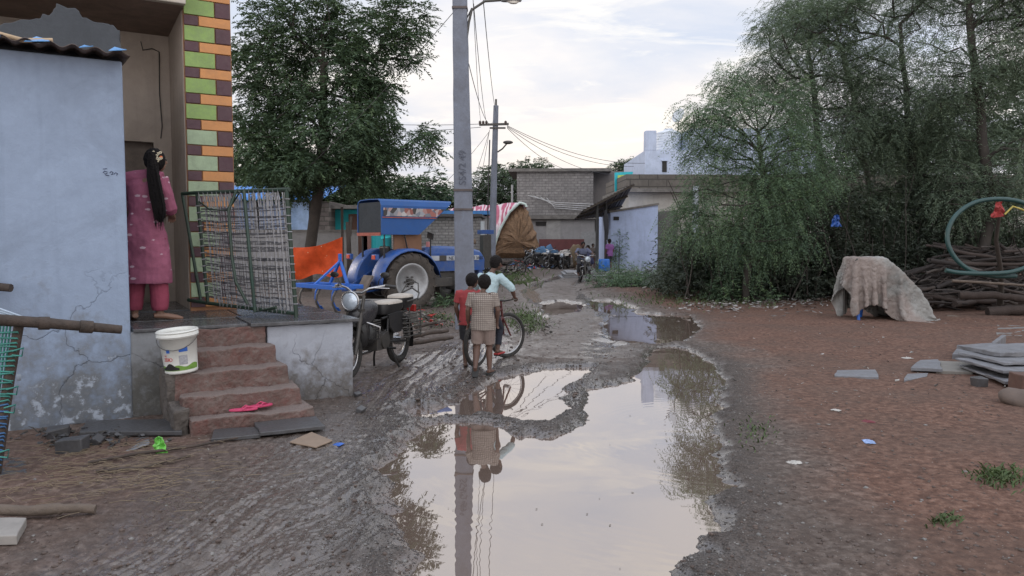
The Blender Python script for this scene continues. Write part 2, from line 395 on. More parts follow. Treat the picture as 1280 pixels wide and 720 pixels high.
for i,p in enumerate(PUD):
    xs=[q[0] for q in p]; ys=[q[1] for q in p]; e=.35
    if i==1: continue   # the foreground sheet already reaches under it
    x0,x1,y0,y1=min(xs)-e,max(xs)+e,min(ys)-e,max(ys)+e
    if i==0: y0=.9
    if i==5: continue
    o=MB().add([(x0,y0,.0015*i),(x1,y0,.0015*i),(x1,y1,.0015*i),(x0,y1,.0015*i)],[(0,1,2,3)]).build('puddle_water',WATER); tag(o,kind='structure')
def wallmat(name,col,stain,z0,z1,crack=True,var=.18,peel=(.25,.24,.23),scale=1.5,bmp=.5,brick=None,amt=.9):
    """lime-washed wall: colour, rising damp up to z1, peeled flakes, hairline cracks"""
    m,nt,b=newmat(name); co=objco(nt); sp=nn(nt,'ShaderNodeSeparateXYZ'); nt.links.new(co,sp.inputs[0])
    n1=noise(nt,scale,8,.65,co,.4); n2=noise(nt,scale*6,6,.65,co); n3=noise(nt,70,4,.6,co)
    c=ramp(nt,math_(nt,'ADD',math_(nt,'MULTIPLY',n1,.6),math_(nt,'MULTIPLY',n2,.4)),[(.3,tuple(x*(1-var) for x in col)),(.7,tuple(x*(1+var*.5) for x in col))])
    st=noise(nt,1.0,4,.6,mapping(nt,co,(7,7,.35)))
    c=mixc(nt,math_(nt,'MULTIPLY',ramp(nt,st,[(.52,0.0),(.75,1.0)]),.35),c,tuple(x*.6 for x in col))
    hgt=math_(nt,'MULTIPLY_ADD',math_(nt,'SUBTRACT',z1,sp.outputs[2]),1.0/(z1-z0),0.0)
    f=math_(nt,'ADD',hgt,math_(nt,'MULTIPLY',math_(nt,'SUBTRACT',math_(nt,'ADD',n1,n2),1.0),1.5))
    s=ramp(nt,n2,[(.35,tuple(x*.55 for x in stain)),(.6,stain)])
    c=mixc(nt,ramp(nt,f,[(.25,0.0),(.75,amt)]),c,s)
    pf=ramp(nt,math_(nt,'ADD',math_(nt,'MULTIPLY',n2,.6),math_(nt,'MULTIPLY',hgt,.18)),[(.46,0.0),(.50,1.0)])
    c=mixc(nt,math_(nt,'MULTIPLY',pf,.55),c,peel)
    hb=math_(nt,'ADD',math_(nt,'MULTIPLY',n3,.3),math_(nt,'MULTIPLY',pf,-.5)); hb=math_(nt,'ADD',hb,n2)
    if crack:
        v=nn(nt,'ShaderNodeTexVoronoi',feature='DISTANCE_TO_EDGE'); v.inputs['Scale'].default_value=.9
        wv=nn(nt,'ShaderNodeVectorMath',operation='ADD'); nt.links.new(co,wv.inputs[0])
        nz=nn(nt,'ShaderNodeTexNoise'); nz.inputs['Scale'].default_value=3.0; nz.inputs['Detail'].default_value=8; nt.links.new(co,nz.inputs[0])
        sc_=nn(nt,'ShaderNodeVectorMath',operation='SCALE'); sc_.inputs[3].default_value=.55; nt.links.new(nz.outputs['Color'],sc_.inputs[0]); nt.links.new(sc_.outputs[0],wv.inputs[1])
        nt.links.new(wv.outputs[0],v.inputs['Vector'])
        ck=ramp(nt,v.outputs['Distance'],[(.0,1.0),(.006,0.0)])
        ck=math_(nt,'MULTIPLY',ck,ramp(nt,hgt,[(-.0,0.0),(.35,1.0)]))
        c=mixc(nt,math_(nt,'MULTIPLY',ck,.45),c,(.02,.02,.02)); hb=math_(nt,'SUBTRACT',hb,math_(nt,'MULTIPLY',ck,1.5))
    pt=ramp(nt,noise(nt,1.3,9,.7,mapping(nt,co,loc=(7,3,5)),.8),[(.50,0.0),(.62,.38)]); c=mixc(nt,pt,c,tuple(x*.62+.02 for x in col))
    nt.links.new(c,b.inputs['Base Color']); b.inputs['Roughness'].default_value=.85; b.inputs['Specular IOR Level'].default_value=.25
    bump(nt,b,hb,bmp,.012); return m
def brickmat(name,c1,c2,mortar,scale=1.0,bw=.4,bh=.2,ms=.02,rot=(R(90),0,0),dirt=(.06,.055,.05),rough=.9,bias=0):
    m,nt,b=newmat(name); co=objco(nt); v=mapping(nt,co,(1,1,1),rot)
    nz=noise(nt,6,5,.6,co)
    t=nn(nt,'ShaderNodeTexBrick'); nt.links.new(v,t.inputs['Vector']); t.inputs['Scale'].default_value=scale
    for k,x in (('Brick Width',bw),('Row Height',bh),('Mortar Size',ms),('Mortar Smooth',.3),('Bias',bias)): t.inputs[k].default_value=x
    t.inputs['Color1'].default_value=c4(c1); t.inputs['Color2'].default_value=c4(c2); t.inputs['Mortar'].default_value=c4(mortar)
    c=mixc(nt,math_(nt,'MULTIPLY',ramp(nt,nz,[(.35,0.0),(.7,1.0)]),.5),t.outputs[0],dirt)
    c=mixc(nt,math_(nt,'MULTIPLY',ramp(nt,noise(nt,.6,6,.6,co),[(.4,0.0),(.65,1.0)]),.45),c,tuple(x*.55 for x in c1))
    nt.links.new(c,b.inputs['Base Color']); b.inputs['Roughness'].default_value=rough; b.inputs['Specular IOR Level'].default_value=.25
    h=math_(nt,'SUBTRACT',math_(nt,'MULTIPLY',nz,.5),t.outputs['Fac']); bump(nt,b,h,.6,.02); return m
HP=(-1.6,7.6,0); HR=R(30)
def hl(x,y,z):   # house-local -> world
    c,s=math.cos(HR),math.sin(HR); return Vector((HP[0]+c*x-s*y,HP[1]+s*x+c*y,z))
M_blue=wallmat('pale blue limewash',(.28,.345,.46),(.15,.155,.16),-.2,1.45,peel=(.46,.52,.62))
M_cem=wallmat('grey cement plaster',(.25,.26,.275),(.10,.095,.085),-.1,.9,peel=(.14,.14,.14))
M_blk=wallmat('whitewashed plinth block',(.38,.40,.45),(.13,.115,.10),0,.75,peel=(.18,.18,.19))
M_porch=wallmat('dusty cream porch plaster',(.42,.36,.31),(.20,.17,.15),.4,1.2,crack=False,peel=(.22,.19,.17))
M_ceil=mat('smoky slab underside',(.26,.19,.15),.9,.3,2,.5,40,grime=(.07,.05,.04),gamt=.6)
M_cream=mat('cream painted concrete',(.50,.46,.40),.8,.2,3,.4,40,grime=(.25,.22,.19))
M_dark=mat('dark doorway',(.03,.028,.027),.9)
M_slab=mat('wet grey floor slabs',(.10,.10,.105),.22,.4,3,.3,20,grime=(.04,.04,.042),gamt=.8)
M_step=mat('red painted steps worn to brick',(.125,.052,.043),.75,.5,7,1.0,26,grime=(.15,.12,.105),gamt=.8,bd=.015)
M_stepw=mat('worn step side',(.10,.085,.075),.85,.4,5,.9,22,grime=(.05,.045,.04),bd=.015)
def dusty_top(m,colr,amt=.8):  # upward faces take a paler, dusty grime colour
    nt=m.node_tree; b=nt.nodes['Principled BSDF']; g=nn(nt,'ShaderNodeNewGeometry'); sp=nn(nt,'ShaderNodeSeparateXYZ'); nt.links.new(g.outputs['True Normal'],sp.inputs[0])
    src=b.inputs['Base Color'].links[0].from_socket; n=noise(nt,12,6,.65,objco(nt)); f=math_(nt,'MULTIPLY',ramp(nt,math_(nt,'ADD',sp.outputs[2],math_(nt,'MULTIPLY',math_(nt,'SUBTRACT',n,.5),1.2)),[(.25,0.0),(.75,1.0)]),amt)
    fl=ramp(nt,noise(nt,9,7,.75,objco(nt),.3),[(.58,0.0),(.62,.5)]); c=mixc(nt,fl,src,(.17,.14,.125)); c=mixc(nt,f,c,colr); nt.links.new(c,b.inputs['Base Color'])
dusty_top(M_step,(.17,.135,.12))
def rough_box(mb,c,d,n=7,amp=.012,seed=0):
    """subdivided box with uneven hand-made faces"""
    x,y,z=[q/2 for q in d]; rs=random.Random(seed)
    ax=[max(1,min(14,int(round(q/.12)))) for q in d]
    idx={};vs=[];fs=[]
    def P(i,j,k):
        key=(i,j,k)
        if key not in idx:
            p=Vector((-x+2*x*i/ax[0],-y+2*y*j/ax[1],-z+2*z*k/ax[2]))
            w=Vector((rs.uniform(-1,1),rs.uniform(-1,1),rs.uniform(-1,1)))*amp
            idx[key]=len(vs); vs.append(p+w+Vector(c))
        return idx[key]
    a,b_,e=ax
    for i in range(a):
        for j in range(b_):
            fs.append((P(i,j,0),P(i,j+1,0),P(i+1,j+1,0),P(i+1,j,0))); fs.append((P(i,j,e),P(i+1,j,e),P(i+1,j+1,e),P(i,j+1,e)))
    for i in range(a):
        for k in range(e):
            fs.append((P(i,0,k),P(i+1,0,k),P(i+1,0,k+1),P(i,0,k+1))); fs.append((P(i,b_,k),P(i,b_,k+1),P(i+1,b_,k+1),P(i+1,b_,k)))
    for j in range(b_):
        for k in range(e):
            fs.append((P(0,j,k),P(0,j,k+1),P(0,j+1,k+1),P(0,j+1,k))); fs.append((P(a,j,k),P(a,j+1,k),P(a,j+1,k+1),P(a,j,k+1)))
    return mb.add(vs,fs)
house=thing('porch_house','cream village house with raised porch, dark doorway and a striped brick-painted corner pillar','house',HP,HR)
rough_box(MB(),(-1.45,.82,.36),(1.14,1.64,.86),amp=.006).build('plinth',M_cem,house,bevel=.01)
rough_box(MB(),(-.42,.85,.38),(.84,1.70,.80),amp=.007,seed=5).build('plinth_block',M_blk,house,bevel=.012)
MB().box((-2.2,2.33,.40),(4.4,1.46,.80)).build('rear_plinth',M_cem,house)
mb=MB(); random.seed(3)
mb.plate([(-1.0,-.07,.79),(.05,-.06,.785),(.03,.72,.785),(-1.0,.70,.79)],.035)
mb.plate([(-1.98,-.02,.79),(-1.02,-.03,.792),(-1.02,.66,.79),(-1.98,.66,.79)],.03)
mb.plate([(-1.98,.68,.79),(-.95,.68,.79),(-.95,1.6,.79),(-1.98,1.6,.79)],.032)
mb.plate([(-.93,.74,.787),(.02,.74,.787),(.0,1.62,.787),(-.93,1.62,.787)],.034)
mb.build('floor_slab',M_slab,house,bevel=.006)
MB().box((-2.2,2.35,.815),(4.3,1.30,.03)).build('porch_floor',M_slab,house)
# walls
MB().box((-1.2,2.37,2.86),(.22,1.3,4.12)).build('side_wall',M_porch,house)
mb=MB(); mb.box((-1.41,3.10,2.86),(.2,.2,4.1)); mb.box((-3.45,3.1,2.86),(2.1,.2,4.1)); mb.box((-1.96,3.1,3.85),(.90,.2,2.1)); mb.build('rear_wall',M_porch,house)
MB().box((-1.96,3.26,2.0),(1.3,.1,2.6)).build('door_backing',M_porch,house)  # backing panel added so no bright sky shows past the door
d_=MB().box((-1.96,3.14,1.8),(.86,.05,2.0)).build('door',mat('dark old timber',(.15,.12,.10),.7,.4,8,.6,30),house)
MB().lathe([(.0,.0),(.03,.0),(.03,.02),(0,.03)],(-1.62,3.10,1.75),(0,-1,0),12).build('handle',mat('dull brass',(.3,.22,.1),.4,metal=1),d_)
MB().box((-4.6,2.3,2.9),(.2,1.6,4.0)).build('outer_wall',M_porch,house)
MB().box((-3.1,2.3,4.2),(3.6,1.62,.2)).build('canopy_slab',M_ceil,house)
mb=MB(); mb.box((-3.0,1.46,4.25),(3.4,.09,.34)); mb.box((-2.2,1.50,4.5),(1.8,.3,.2)); mb.build('fascia',M_cream,house,bevel=.01)
mb=MB().tube([(-1.62,2.985,4.0),(-1.60,2.985,3.9),(-1.5,2.98,3.93),(-1.42,2.985,3.9),(-1.43,2.985,3.4),(-1.41,2.985,3.0),(-1.43,2.985,2.85)],.006,6)
mb.build('wall_wire',mat('black cable',(.02,.02,.02),.6),house)
# pillar with painted brick quoins
pil=MB().box((-1.055,1.9,2.9),(.49,.44,5.2)).build('pillar',mat('pillar render',(.33,.16,.08),.8,.2,5,.4,50),house)
Mg=[mat('green tile paint '+str(i),c,.6,.16,7,.35,60,grime=(.14,.16,.12),gamt=.45) for i,c in enumerate([(.24,.36,.10),(.33,.42,.27)])]
Mo=mat('orange tile paint',(.56,.25,.085),.6,.14,7,.35,60,grime=(.3,.16,.09),gamt=.4)
Mp=mat('maroon tile paint',(.075,.032,.042),.6,.25,7,.35,60,grime=(.14,.09,.09),gamt=.4)
H2=.285; x0=-1.298; 
k=0; z=.85
MBs={'green':[MB(),MB()],'o':MB(),'p':MB()}
while z<5.4:
    y=1.672
    hg=.168; ho=.112
    # orange row with small maroon end
    MBs['p'].box((x0+.075,y,z+ho/2),(.142,.03,ho-.010),jit=.002); MBs['o'].box((x0+.150+.168,y,z+ho/2),(.326,.03,ho-.010),jit=.002)
    z+=ho
    MBs['green'][1 if z<2.9 else 0].box((x0+.158,y-.002,z+hg/2),(.308,.034,hg-.010),jit=.002); MBs['p'].box((x0+.320+.082,y,z+hg/2),(.155,.03,hg-.010),jit=.002)
    z+=hg
for nm,mb_,mm in (('green_tile',MBs['green'][0],Mg[0]),('pale_green_tile',MBs['green'][1],Mg[1]),('orange_tile',MBs['o'],Mo),('maroon_tile',MBs['p'],Mp)): 
    mb_.build(nm,mm,pil,bevel=.004)
# ------------------------------------------------------------ front steps (part of the house)
st=MB()
for k in range(1,5):
    xl=-1.62-.03*k; xr=-.60-.055*k; y0=-.95+.225*(k-1)
    rough_box(st,((xl+xr)/2,(y0-.012)/2,.16*k-.155),(xr-xl,-y0-.004,.32 if k==1 else .30),amp=.013,seed=k)
rough_box(st,(-1.27,.05,.55),(.84,.16,.49),amp=.010,seed=31)
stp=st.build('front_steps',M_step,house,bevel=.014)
WORN=bpy.data.textures.new('worn','CLOUDS'); WORN.noise_scale=.07; WORN.noise_type='HARD_NOISE'; WORN.noise_depth=3
def worn(o,s=.03):
    a=o.modifiers.new('grid','SUBSURF'); a.subdivision_type='SIMPLE'; a.levels=a.render_levels=3; a=o.modifiers.new('worn','DISPLACE'); a.texture=WORN; a.strength=s; a.mid_level=.55; a.texture_coords='GLOBAL'
worn(stp,.013)
mb=MB()
rough_box(mb,(-1.715,-.25,.25),(.13,.48,.46),amp=.014,seed=11); rough_box(mb,(-1.70,-.66,.1),(.12,.42,.30),amp=.014,seed=12)
worn(mb.build('step_cheek',M_stepw,house,bevel=.02),.02)
# ------------------------------------------------------------ pale blue lean-to
lean=thing('lean_to_room','pale blue washed lean-to wall with cracked damp base under sagging corrugated roof','outhouse',HP,HR)
V=[];mb=MB(); rs=random.Random(2)
mb.box((-3.5,.09,1.55),(3.0,.20,3.14)); mb.box((-2.06,.85,1.55),(.12,1.34,3.14)); mb.build('wall',M_blue,lean,bevel=.012)
# corrugated sheet
def corrugated(x0,x1,y0,y1,z0,z1,amp=.02,wl=.13,sag=0,nx=None,seed=0):
    rs=random.Random(seed); nx=nx or int((x1-x0)/wl*8); ny=6; vs=[];fs=[]
    for j in range(ny+1):
        for i in range(nx+1):
            x=x0+(x1-x0)*i/nx; t=j/ny
            vs.append((x,y0+(y1-y0)*t,z0+(z1-z0)*t+amp*math.sin(2*math.pi*x/wl)+sag*math.sin(x*1.7+t*2+seed)))
    for j in range(ny):
        for i in range(nx): a=j*(nx+1)+i; fs.append((a,a+1,a+nx+2,a+nx+1))
    return vs,fs
Mrf=mat('rusty underside of roof sheet',(.09,.075,.07),.7,.4,5,.4,30,grime=(.12,.06,.04))
vs,fs=corrugated(-5.2,-1.95,-.26,1.9,3.15,3.42,.018,.16,.015,seed=1); MB().add(vs,fs,True).build('roof_sheet',Mrf,lean,solid=.006)
mb=MB()
for x,w_,t in ((-1.98,.13,.05),(-2.22,.10,.04),(-2.52,.17,.06),(-2.84,.13,.03),(-3.10,.16,.05),(-3.45,.13,.05)):
    mb.plate([(x-w_,-.29,3.135+.01*t),(x,-.33,3.15),(x-.02,-.02,3.17+t),(x-w_*.55,-.02,3.17+t*1.2)],.005)
mb.build('loose_sheet_edge',mat('blue roof sheet',(.10,.30,.62),.4,.2,6,.2,40,grime=(.3,.35,.4),gamt=.3),lean)
MB().tube([(-2.9,-.16,3.21),(-2.7,-.17,3.17),(-2.5,-.15,3.2)],.02,6).build('broken_batten',mat('pale split bamboo',(.42,.31,.2),.8),lean)
par=MB(); 
prof=[(-1.99,3.12),(-1.99,3.46),(-2.08,3.50),(-2.25,3.53),(-2.33,3.60),(-2.47,3.62),(-2.50,3.54),(-2.62,3.47),(-2.85,3.40),(-3.0,3.38),(-3.3,3.30),(-4.6,3.26),(-4.6,3.12)]
rs=random.Random(8); pf=[]
for (xa_,za_),(xb_,zb_) in zip(prof,prof[1:]+prof[:1]):
    for t in (0,.25,.5,.75): pf.append((xa_+(xb_-xa_)*t+(rs.uniform(-.014,.014) if t else 0),za_+(zb_-za_)*t+(rs.uniform(-.022,.016) if t and za_>3.2 else 0)))
prof=pf
par.add([(x,.30,z) for x,z in prof]+[(x+.02,.62,z-.03) for x,z in prof],[tuple(range(len(prof))),tuple(range(len(prof),2*len(prof)))[::-1]]+[(i,i+len(prof),(i+1)%len(prof)+len(prof),(i+1)%len(prof)) for i in range(len(prof))])
par.build('parapet',wallmat('weathered mud parapet',(.075,.082,.092),(.05,.05,.05),2.5,3.3,peel=(.07,.07,.075),scale=3),lean,bevel=.02)
def text(name,s,size,m,parent,loc,rot,ext=.0005,align='LEFT'):
    cu=bpy.data.curves.new(name,'FONT'); cu.body=s; cu.size=size; cu.extrude=ext; cu.align_x=align; cu.materials.append(m)
    t=bpy.data.objects.new(name,cu); COL.objects.link(t); bpy.context.view_layer.update()
    me=bpy.data.meshes.new_from_object(t.evaluated_get(bpy.context.evaluated_depsgraph_get())); bpy.data.objects.remove(t); bpy.data.curves.remove(cu)
    if not me.materials: me.materials.append(m)
    o=bpy.data.objects.new(name,me); COL.objects.link(o); o.parent=parent; o.location=loc; o.rotation_euler=rot; return o
Mink=mat('dark blue ink',(.02,.03,.09),.6)
mb=MB()
for pts in ([(0,0),(.01,.015),(.03,.01),(.028,-.008),(.01,-.004),(.02,-.02),(.045,-.022)],[(.05,.0),(.06,.015),(.075,.008),(.07,-.01),(.06,-.012)],[(.08,-.01),(.095,.006),(.11,-.004),(.10,-.018)],[(0,.032),(.03,.036)]):
    mb.tube([(-2.17+a,-.0125,2.17+c_) for a,c_ in pts],.0028,5)
mb.build('wall_scribble',Mink,lean)
# ================================================================ distant buildings
def box_at(pxl,pxr,Y,ytop,yb=None,depth=4,yaw=0): pass
M_gbrick=brickmat('grey cement block wall',(.26,.245,.24),(.34,.32,.31),(.16,.155,.15),1,.42,.17,.018)
M_gplas=wallmat('patched grey render',(.32,.31,.31),(.13,.12,.11),0,2.0,peel=(.33,.32,.31),scale=.8)
M_conc=mat('weathered concrete edge',(.20,.185,.17),.9,.3,2,.5,20,grime=(.06,.055,.05),gamt=.7)
# two-storey grey block house at the end of the lane (about 50 m)
Yg=50.0
xl=atY(645,300,Yg).x; xr=atY(742,300,Yg).x; zt=atY(640,214,Yg).z; zm=atY(640,271,Yg).z
gh=thing('block_house','two storey grey concrete block house with flat roof at the end of the lane','house',((xl+xr)/2,Yg,0),R(-3))
W=xr-xl
MB().box((0,3,(zm-.15)/2),(W+.1,6,zm-.15)).build('lower_wall',M_gplas,gh)
MB().box((0,3,(zm+.1+zt)/2),(W-.1,5.9,zt-zm-.1)).build('upper_wall',M_gbrick,gh)
MB().box((.05,2.9,zm-.03),(W+.7,6.5,.24)).build('floor_ledge',M_conc,gh)
MB().box((.3,3,zt+.07),(W+1.6,6.4,.2)).build('roof_slab',M_conc,gh)
mb=MB(); 
for x in (1.1,): mb.box((x-1.2,-.03,2.1),(.95,.06,1.7))
mb.build('bricked_up_window',mat('pale render patch',(.34,.33,.32),.9),gh)
MB().box((2.2,-.04,1.1),(.95,.06,2.1)).build('door',mat('weathered pale door',(.28,.28,.28),.8,.3,4),gh)
MB().box((-.9,-.03,zm-.45),(.7,.06,.25)).build('vent',M_dark,gh)
mb=MB(); mb.box((W/2+1.5,3.5,zt/2+.2),(3.2,4.5,zt-.2)); mb.build('side_wing',wallmat('wing render',(.22,.20,.19),(.12,.11,.1),0,3),gh)
MB().tube([(-W/2-.25,-.1,0),(-W/2-.25,-.1,5.2)],.07,8).build('drain_pipe',mat('old pipe',(.3,.3,.3),.6),gh)
mb=MB()
for q in range(4):
    mb.tube([(-W/2+.8+q*.4,-.12,4.5-q*.05+.0),(0,-.12,4.05-q*.12),(W/2+.4,-.12,3.9-q*.15)],.02,5)
mb.build('wall_cable',mat('pale cable',(.55,.55,.55),.6),gh)
# ---------------- pale blue hut by the lane
Yh=34.0; xa=atY(763,300,Yh).x; xb=atY(822,300,Yh).x; zl=atY(763,266,Yh).z; zr=atY(822,256,Yh).z
M_hut=wallmat('powder blue hut wash',(.42,.50,.70),(.36,.30,.26),-.1,.7,crack=False,peel=(.42,.46,.56),amt=.6)
hut=thing('blue_hut','powder blue washed hut with plain front wall beside the tin veranda','hut',((xa+xb)/2,Yh,0),0)
hw=(xb-xa)/2; zb_=.25
def wedge(x0,x1,y0,y1,z0,za,zb): return MB().add([(x0,y0,z0),(x1,y0,z0),(x1,y1,z0),(x0,y1,z0),(x0,y0,za),(x1,y0,zb),(x1,y1,zb),(x0,y1,za)],[(0,1,5,4),(1,2,6,5),(2,3,7,6),(3,0,4,7),(4,5,6,7),(3,2,1,0)])
wedge(-hw,hw,0,4.5,0,zl,zr).build('wall',M_hut,hut)
wedge(hw,hw+1.0,.5,4.5,0,zr-.3,zr-.2).build('side_wall',mat('unpainted dark render',(.12,.115,.11),.9,.3,2,.5,20),hut)
MB().tube([(hw+1.7,.1,0),(hw+1.7,.1,4.0)],.13,10).build('post',mat('whitewashed post',(.45,.48,.55),.8,.2,4),hut)
MB().box((-hw+.25,-.02,zl-.25),(.25,.03,.16)).build('vent_hole',M_dark,hut)
mb=MB(); 
pt=[(-hw-.05,-.06,zl),(hw+.05,-.06,zr),(hw+.05,.4,zr),(-hw-.05,.4,zl)]; mb.plate(pt,.09); mb.build('coping',M_conc,hut)
# building behind the hut: peeling wall, heavy concrete parapet
Yp=37.5; x0=atY(786,300,Yp).x; x1=x0+26
row=thing('parapet_house','low house with peeling cream wall and dark concrete parapet behind the blue hut','house',(x0,Yp,0),R(2))
zt2=atY(800,218,Yp).z; zt1=atY(800,236,Yp).z
MB().box((13,3,(zt1-.2)/2),(26,6,zt1-.2)).build('wall',wallmat('peeling cream wall',(.42,.40,.37),(.2,.18,.16),0,3.5,peel=(.25,.24,.24)),row)
MB().box((12.9,2.9,zt1-.1),(26.5,6.8,.18)).build('roof_slab',M_conc,row)
MB().box((12.9,2.9,(zt1+zt2)/2),(26.2,6.2,zt2-zt1-.02)).build('parapet',brickmat('dark block parapet',(.15,.135,.12),(.19,.17,.15),(.07,.065,.06),1,.9,.35,.03),row)
for q in (6.5,13.5): 
    wq=MB().box((q,-.03,1.9),(1.1,.08,1.2)).build('window',M_dark,row); MB().box((q,-.07,1.9),(.05,.05,1.2)).build('window_bar',M_conc,wq)
# upper pale blue house
Yu=43.0; x0=atY(805,300,Yu).x; zb=2.0
up=thing('blue_rooftop_house','taller pale blue house with stepped rooftop wall rising behind the low roofs','house',(x0,Yu,0),0)
zlo=atY(805,188,Yu).z; zhi=atY(805,161,Yu).z; zpost=atY(805,163,Yu).z
M_up=wallmat('pale blue upper wall',(.50,.56,.70),(.36,.42,.52),4,6.3,crack=False,peel=(.45,.5,.58))
MB().box((5,4,zlo/2),(10,8,zlo)).build('wall',M_up,up)
MB().box((.33,.3,(zlo+zpost)/2),(.62,.6,zpost-zlo)).build('corner_post',M_up,up,bevel=.03)
MB().box((5.7,3,(zlo+zhi)/2+.02),(6.4,6,zhi-zlo)).build('stair_block',M_up,up)
wdw=MB().box((1.1,-.02,zlo-.9),(.25,.05,.6)).build('window',M_dark,up)
MB().box((1.1,-.05,zlo-.57),(.36,.1,.05)).build('sill',M_up,wdw)
tk=thing('water_tank','ribbed white water tank standing on the pale blue rooftop','water tank',(x0+1.75,Yu+2.2,zlo),0)
pr=[]; 
for q in range(24): pr.append((.72+(.03 if q%3 else -.01),.05+q*.052))
MB().lathe([(0,0),(.72,0)]+pr+[(.62,1.32),(.3,1.42),(0,1.44)],seg=28).build('tank_body',mat('white tank plastic',(.62,.66,.72),.5,.1),tk)
MB().lathe([(0,0),(.28,0),(.28,.08),(0,.1)],(0,0,1.42)).build('lid',mat('white tank plastic',(.62,.66,.72),.5,.1),tk)
p=atY(848,145,Yu+.5); ds=thing('satellite_dish','small grey satellite dish on a pole above the blue rooftop','satellite dish',(p.x,p.y,zhi),0)
MB().cyl((0,0,0),(0,0,p.z-zhi-.1),.035).build('mast',M_conc,ds)
Mdish=mat('pale dish metal',(.55,.58,.62),.5,.1); pr=[(r_,.38*r_*r_*.9) for r_ in [0,.1,.2,.3,.38,.42]]
dh=MB().lathe(pr,(0,-.06,p.z-zhi),(-.75,-.55,.35),22).build('dish',Mdish,ds,solid=.015); dh.scale=(1,1,1)
MB().tube([(.1,-.1,p.z-zhi-.35),(-.35,-.4,p.z-zhi-.15),(-.38,-.42,p.z-zhi)],.02,6).build('feed_arm',M_conc,ds)
# turquoise framed sign/awning between houses
p=atY(779,228,40); pb=thing('painted_panel','small turquoise framed panel with yellow green mosaic above the veranda','panel',(p.x,p.y,p.z),R(10))
MB().plate([(-.48,0,.5),(.5,0,.56),(.5,0,.12),(.12,0,-.55),(-.46,0,-.62)][::-1],.06).build('frame',mat('turquoise paint',(.02,.42,.50),.5,.15),pb)
MB().plate([(-.33,-.07,.36),(.30,-.07,.40),(.30,-.07,.05),(.02,-.07,-.38),(-.31,-.07,-.44)][::-1],.02).build('mosaic',mat('yellow green mosaic',(.45,.55,.12),.6,.5,14),pb)
MB().cyl((0,.1,-3.8),(0,.1,-.5),.06).build('post',M_conc,pb)
# veranda roof on posts
ver=thing('tin_veranda','dark tin veranda roof on thin posts against the blue hut','veranda',(atY(745,300,33).x,33,0),0)
xr_=atY(788,300,33).x-ver.location.x; xl_=atY(728,300,32).x-ver.location.x
za=atY(728,262,31.5).z; zbb=atY(788,233,34).z
n_=40; vs=[];fs=[]
for j in range(5):
    for i in range(n_+1):
        t=i/n_; yy=-1.5+j*1.3
        vs.append((xl_+(xr_-xl_)*t,yy+.6*t,za+(zbb-za)*t-.22*(yy+1.5)*(.25+.75*t)+.03*math.sin(j*3.1)+.025*math.sin(i*2.4)))
for j in range(4):
    for i in range(n_): a_=j*(n_+1)+i; fs.append((a_,a_+1,a_+n_+2,a_+n_+1))
MB().add(vs,fs,False).build('roof_sheet',mat('dark tin sheet',(.06,.055,.055),.7,.4,3,.4,20,grime=(.10,.06,.045)),ver,solid=.02)
for (px_,yy) in ((746,-1.0),(757,.5)):
    xx=atY(px_,300,33+yy).x-ver.location.x; t=(xx-xl_)/(xr_-xl_)
    MB().cyl((xx,yy,0),(xx,yy,za+(zbb-za)*t-.03),.055).build('post',mat('dark steel post',(.035,.035,.035),.6),ver)
mb=MB()
for yy in (-1.45,.3,2.0): mb.bar((xl_,yy,za-.05-.055*(yy+1.5)),(xr_,yy+.6,zbb-.05-.22*(yy+1.5)),.08,.07)
mb.build('rafter',mat('dark timber',(.05,.04,.03),.8),ver)
MB().loft([(xl_+.95,-1.1,za-.0,.05,.05),(xl_+.97,-1.1,za-.4,.12,.08),(xl_+1.0,-1.1,za-.9,.09,.07),(xl_+1.02,-1.1,za-1.25,.03,.03)]).build('hanging_rag',mat('dark rag',(.03,.03,.035),.95),ver)
# ---------------- left background: wall, sheds
Yw=27.0
gw=thing('compound_wall','low grey rendered compound wall behind the orange net','wall',(atY(300,300,Yw).x,Yw,0),0)
Lw=atY(446,300,Yw).x-atY(300,300,Yw).x; zt=atY(400,290,Yw).z
MB().box((Lw/2-3,.1,zt/2),(Lw+6,.25,zt)).build('wall_face',wallmat('grey compound render',(.27,.26,.255),(.11,.10,.09),0,1.2),gw)
MB().box((Lw/2-3,.1,zt+.04),(Lw+6.1,.32,.08)).build('coping',M_conc,gw)
ys=30.0
sh=thing('tin_roof_shed','shed with bright blue corrugated roof edge and hanging blue curtains','shed',(atY(285,300,ys).x,ys,0),0)
Ls=atY(412,300,ys).x-sh.location.x; ze=atY(350,250,ys).z
MB().box((Ls/2-1.5,1.5,ze/2),(Ls+3,3,ze-.1)).build('wall',brickmat('shed block wall',(.20,.17,.16),(.25,.22,.2),(.12,.11,.1),1,.4,.18,.02),sh)
vs,fs=corrugated(-3,Ls,-.9,3.2,ze,ze+.75,.05,.3,.02,seed=4); MB().add(vs,fs,True).build('roof_sheet',mat('bright blue roof sheet',(.03,.22,.62),.45,.15,3,.2,20,grime=(.1,.2,.4),gamt=.4),sh,solid=.02)
def curtain(name,x0,x1,y,z0,z1,m,parent,amp=.05,fr=18,seed=0):
    vs=[];fs=[];nx=44;nz=8
    for j in range(nz+1):
        for i in range(nx+1):
            u=i/nx; v_=j/nz; xx=x0+(x1-x0)*u
            vs.append((xx,y+amp*(1-.3*v_)*math.sin(xx*fr+seed+v_*1.2)+amp*.4*math.sin(xx*fr*2.3),z0+(z1-z0)*v_))
    for j in range(nz):
        for i in range(nx): a_=j*(nx+1)+i; fs.append((a_,a_+1,a_+nx+2,a_+nx+1))
    return MB().add(vs,fs,True).build(name,m,parent)
Mcur=mat('grey blue curtain cloth',(.20,.26,.40),.9,.4,3,.3,20,grime=(.5,.5,.55),gamt=.5)
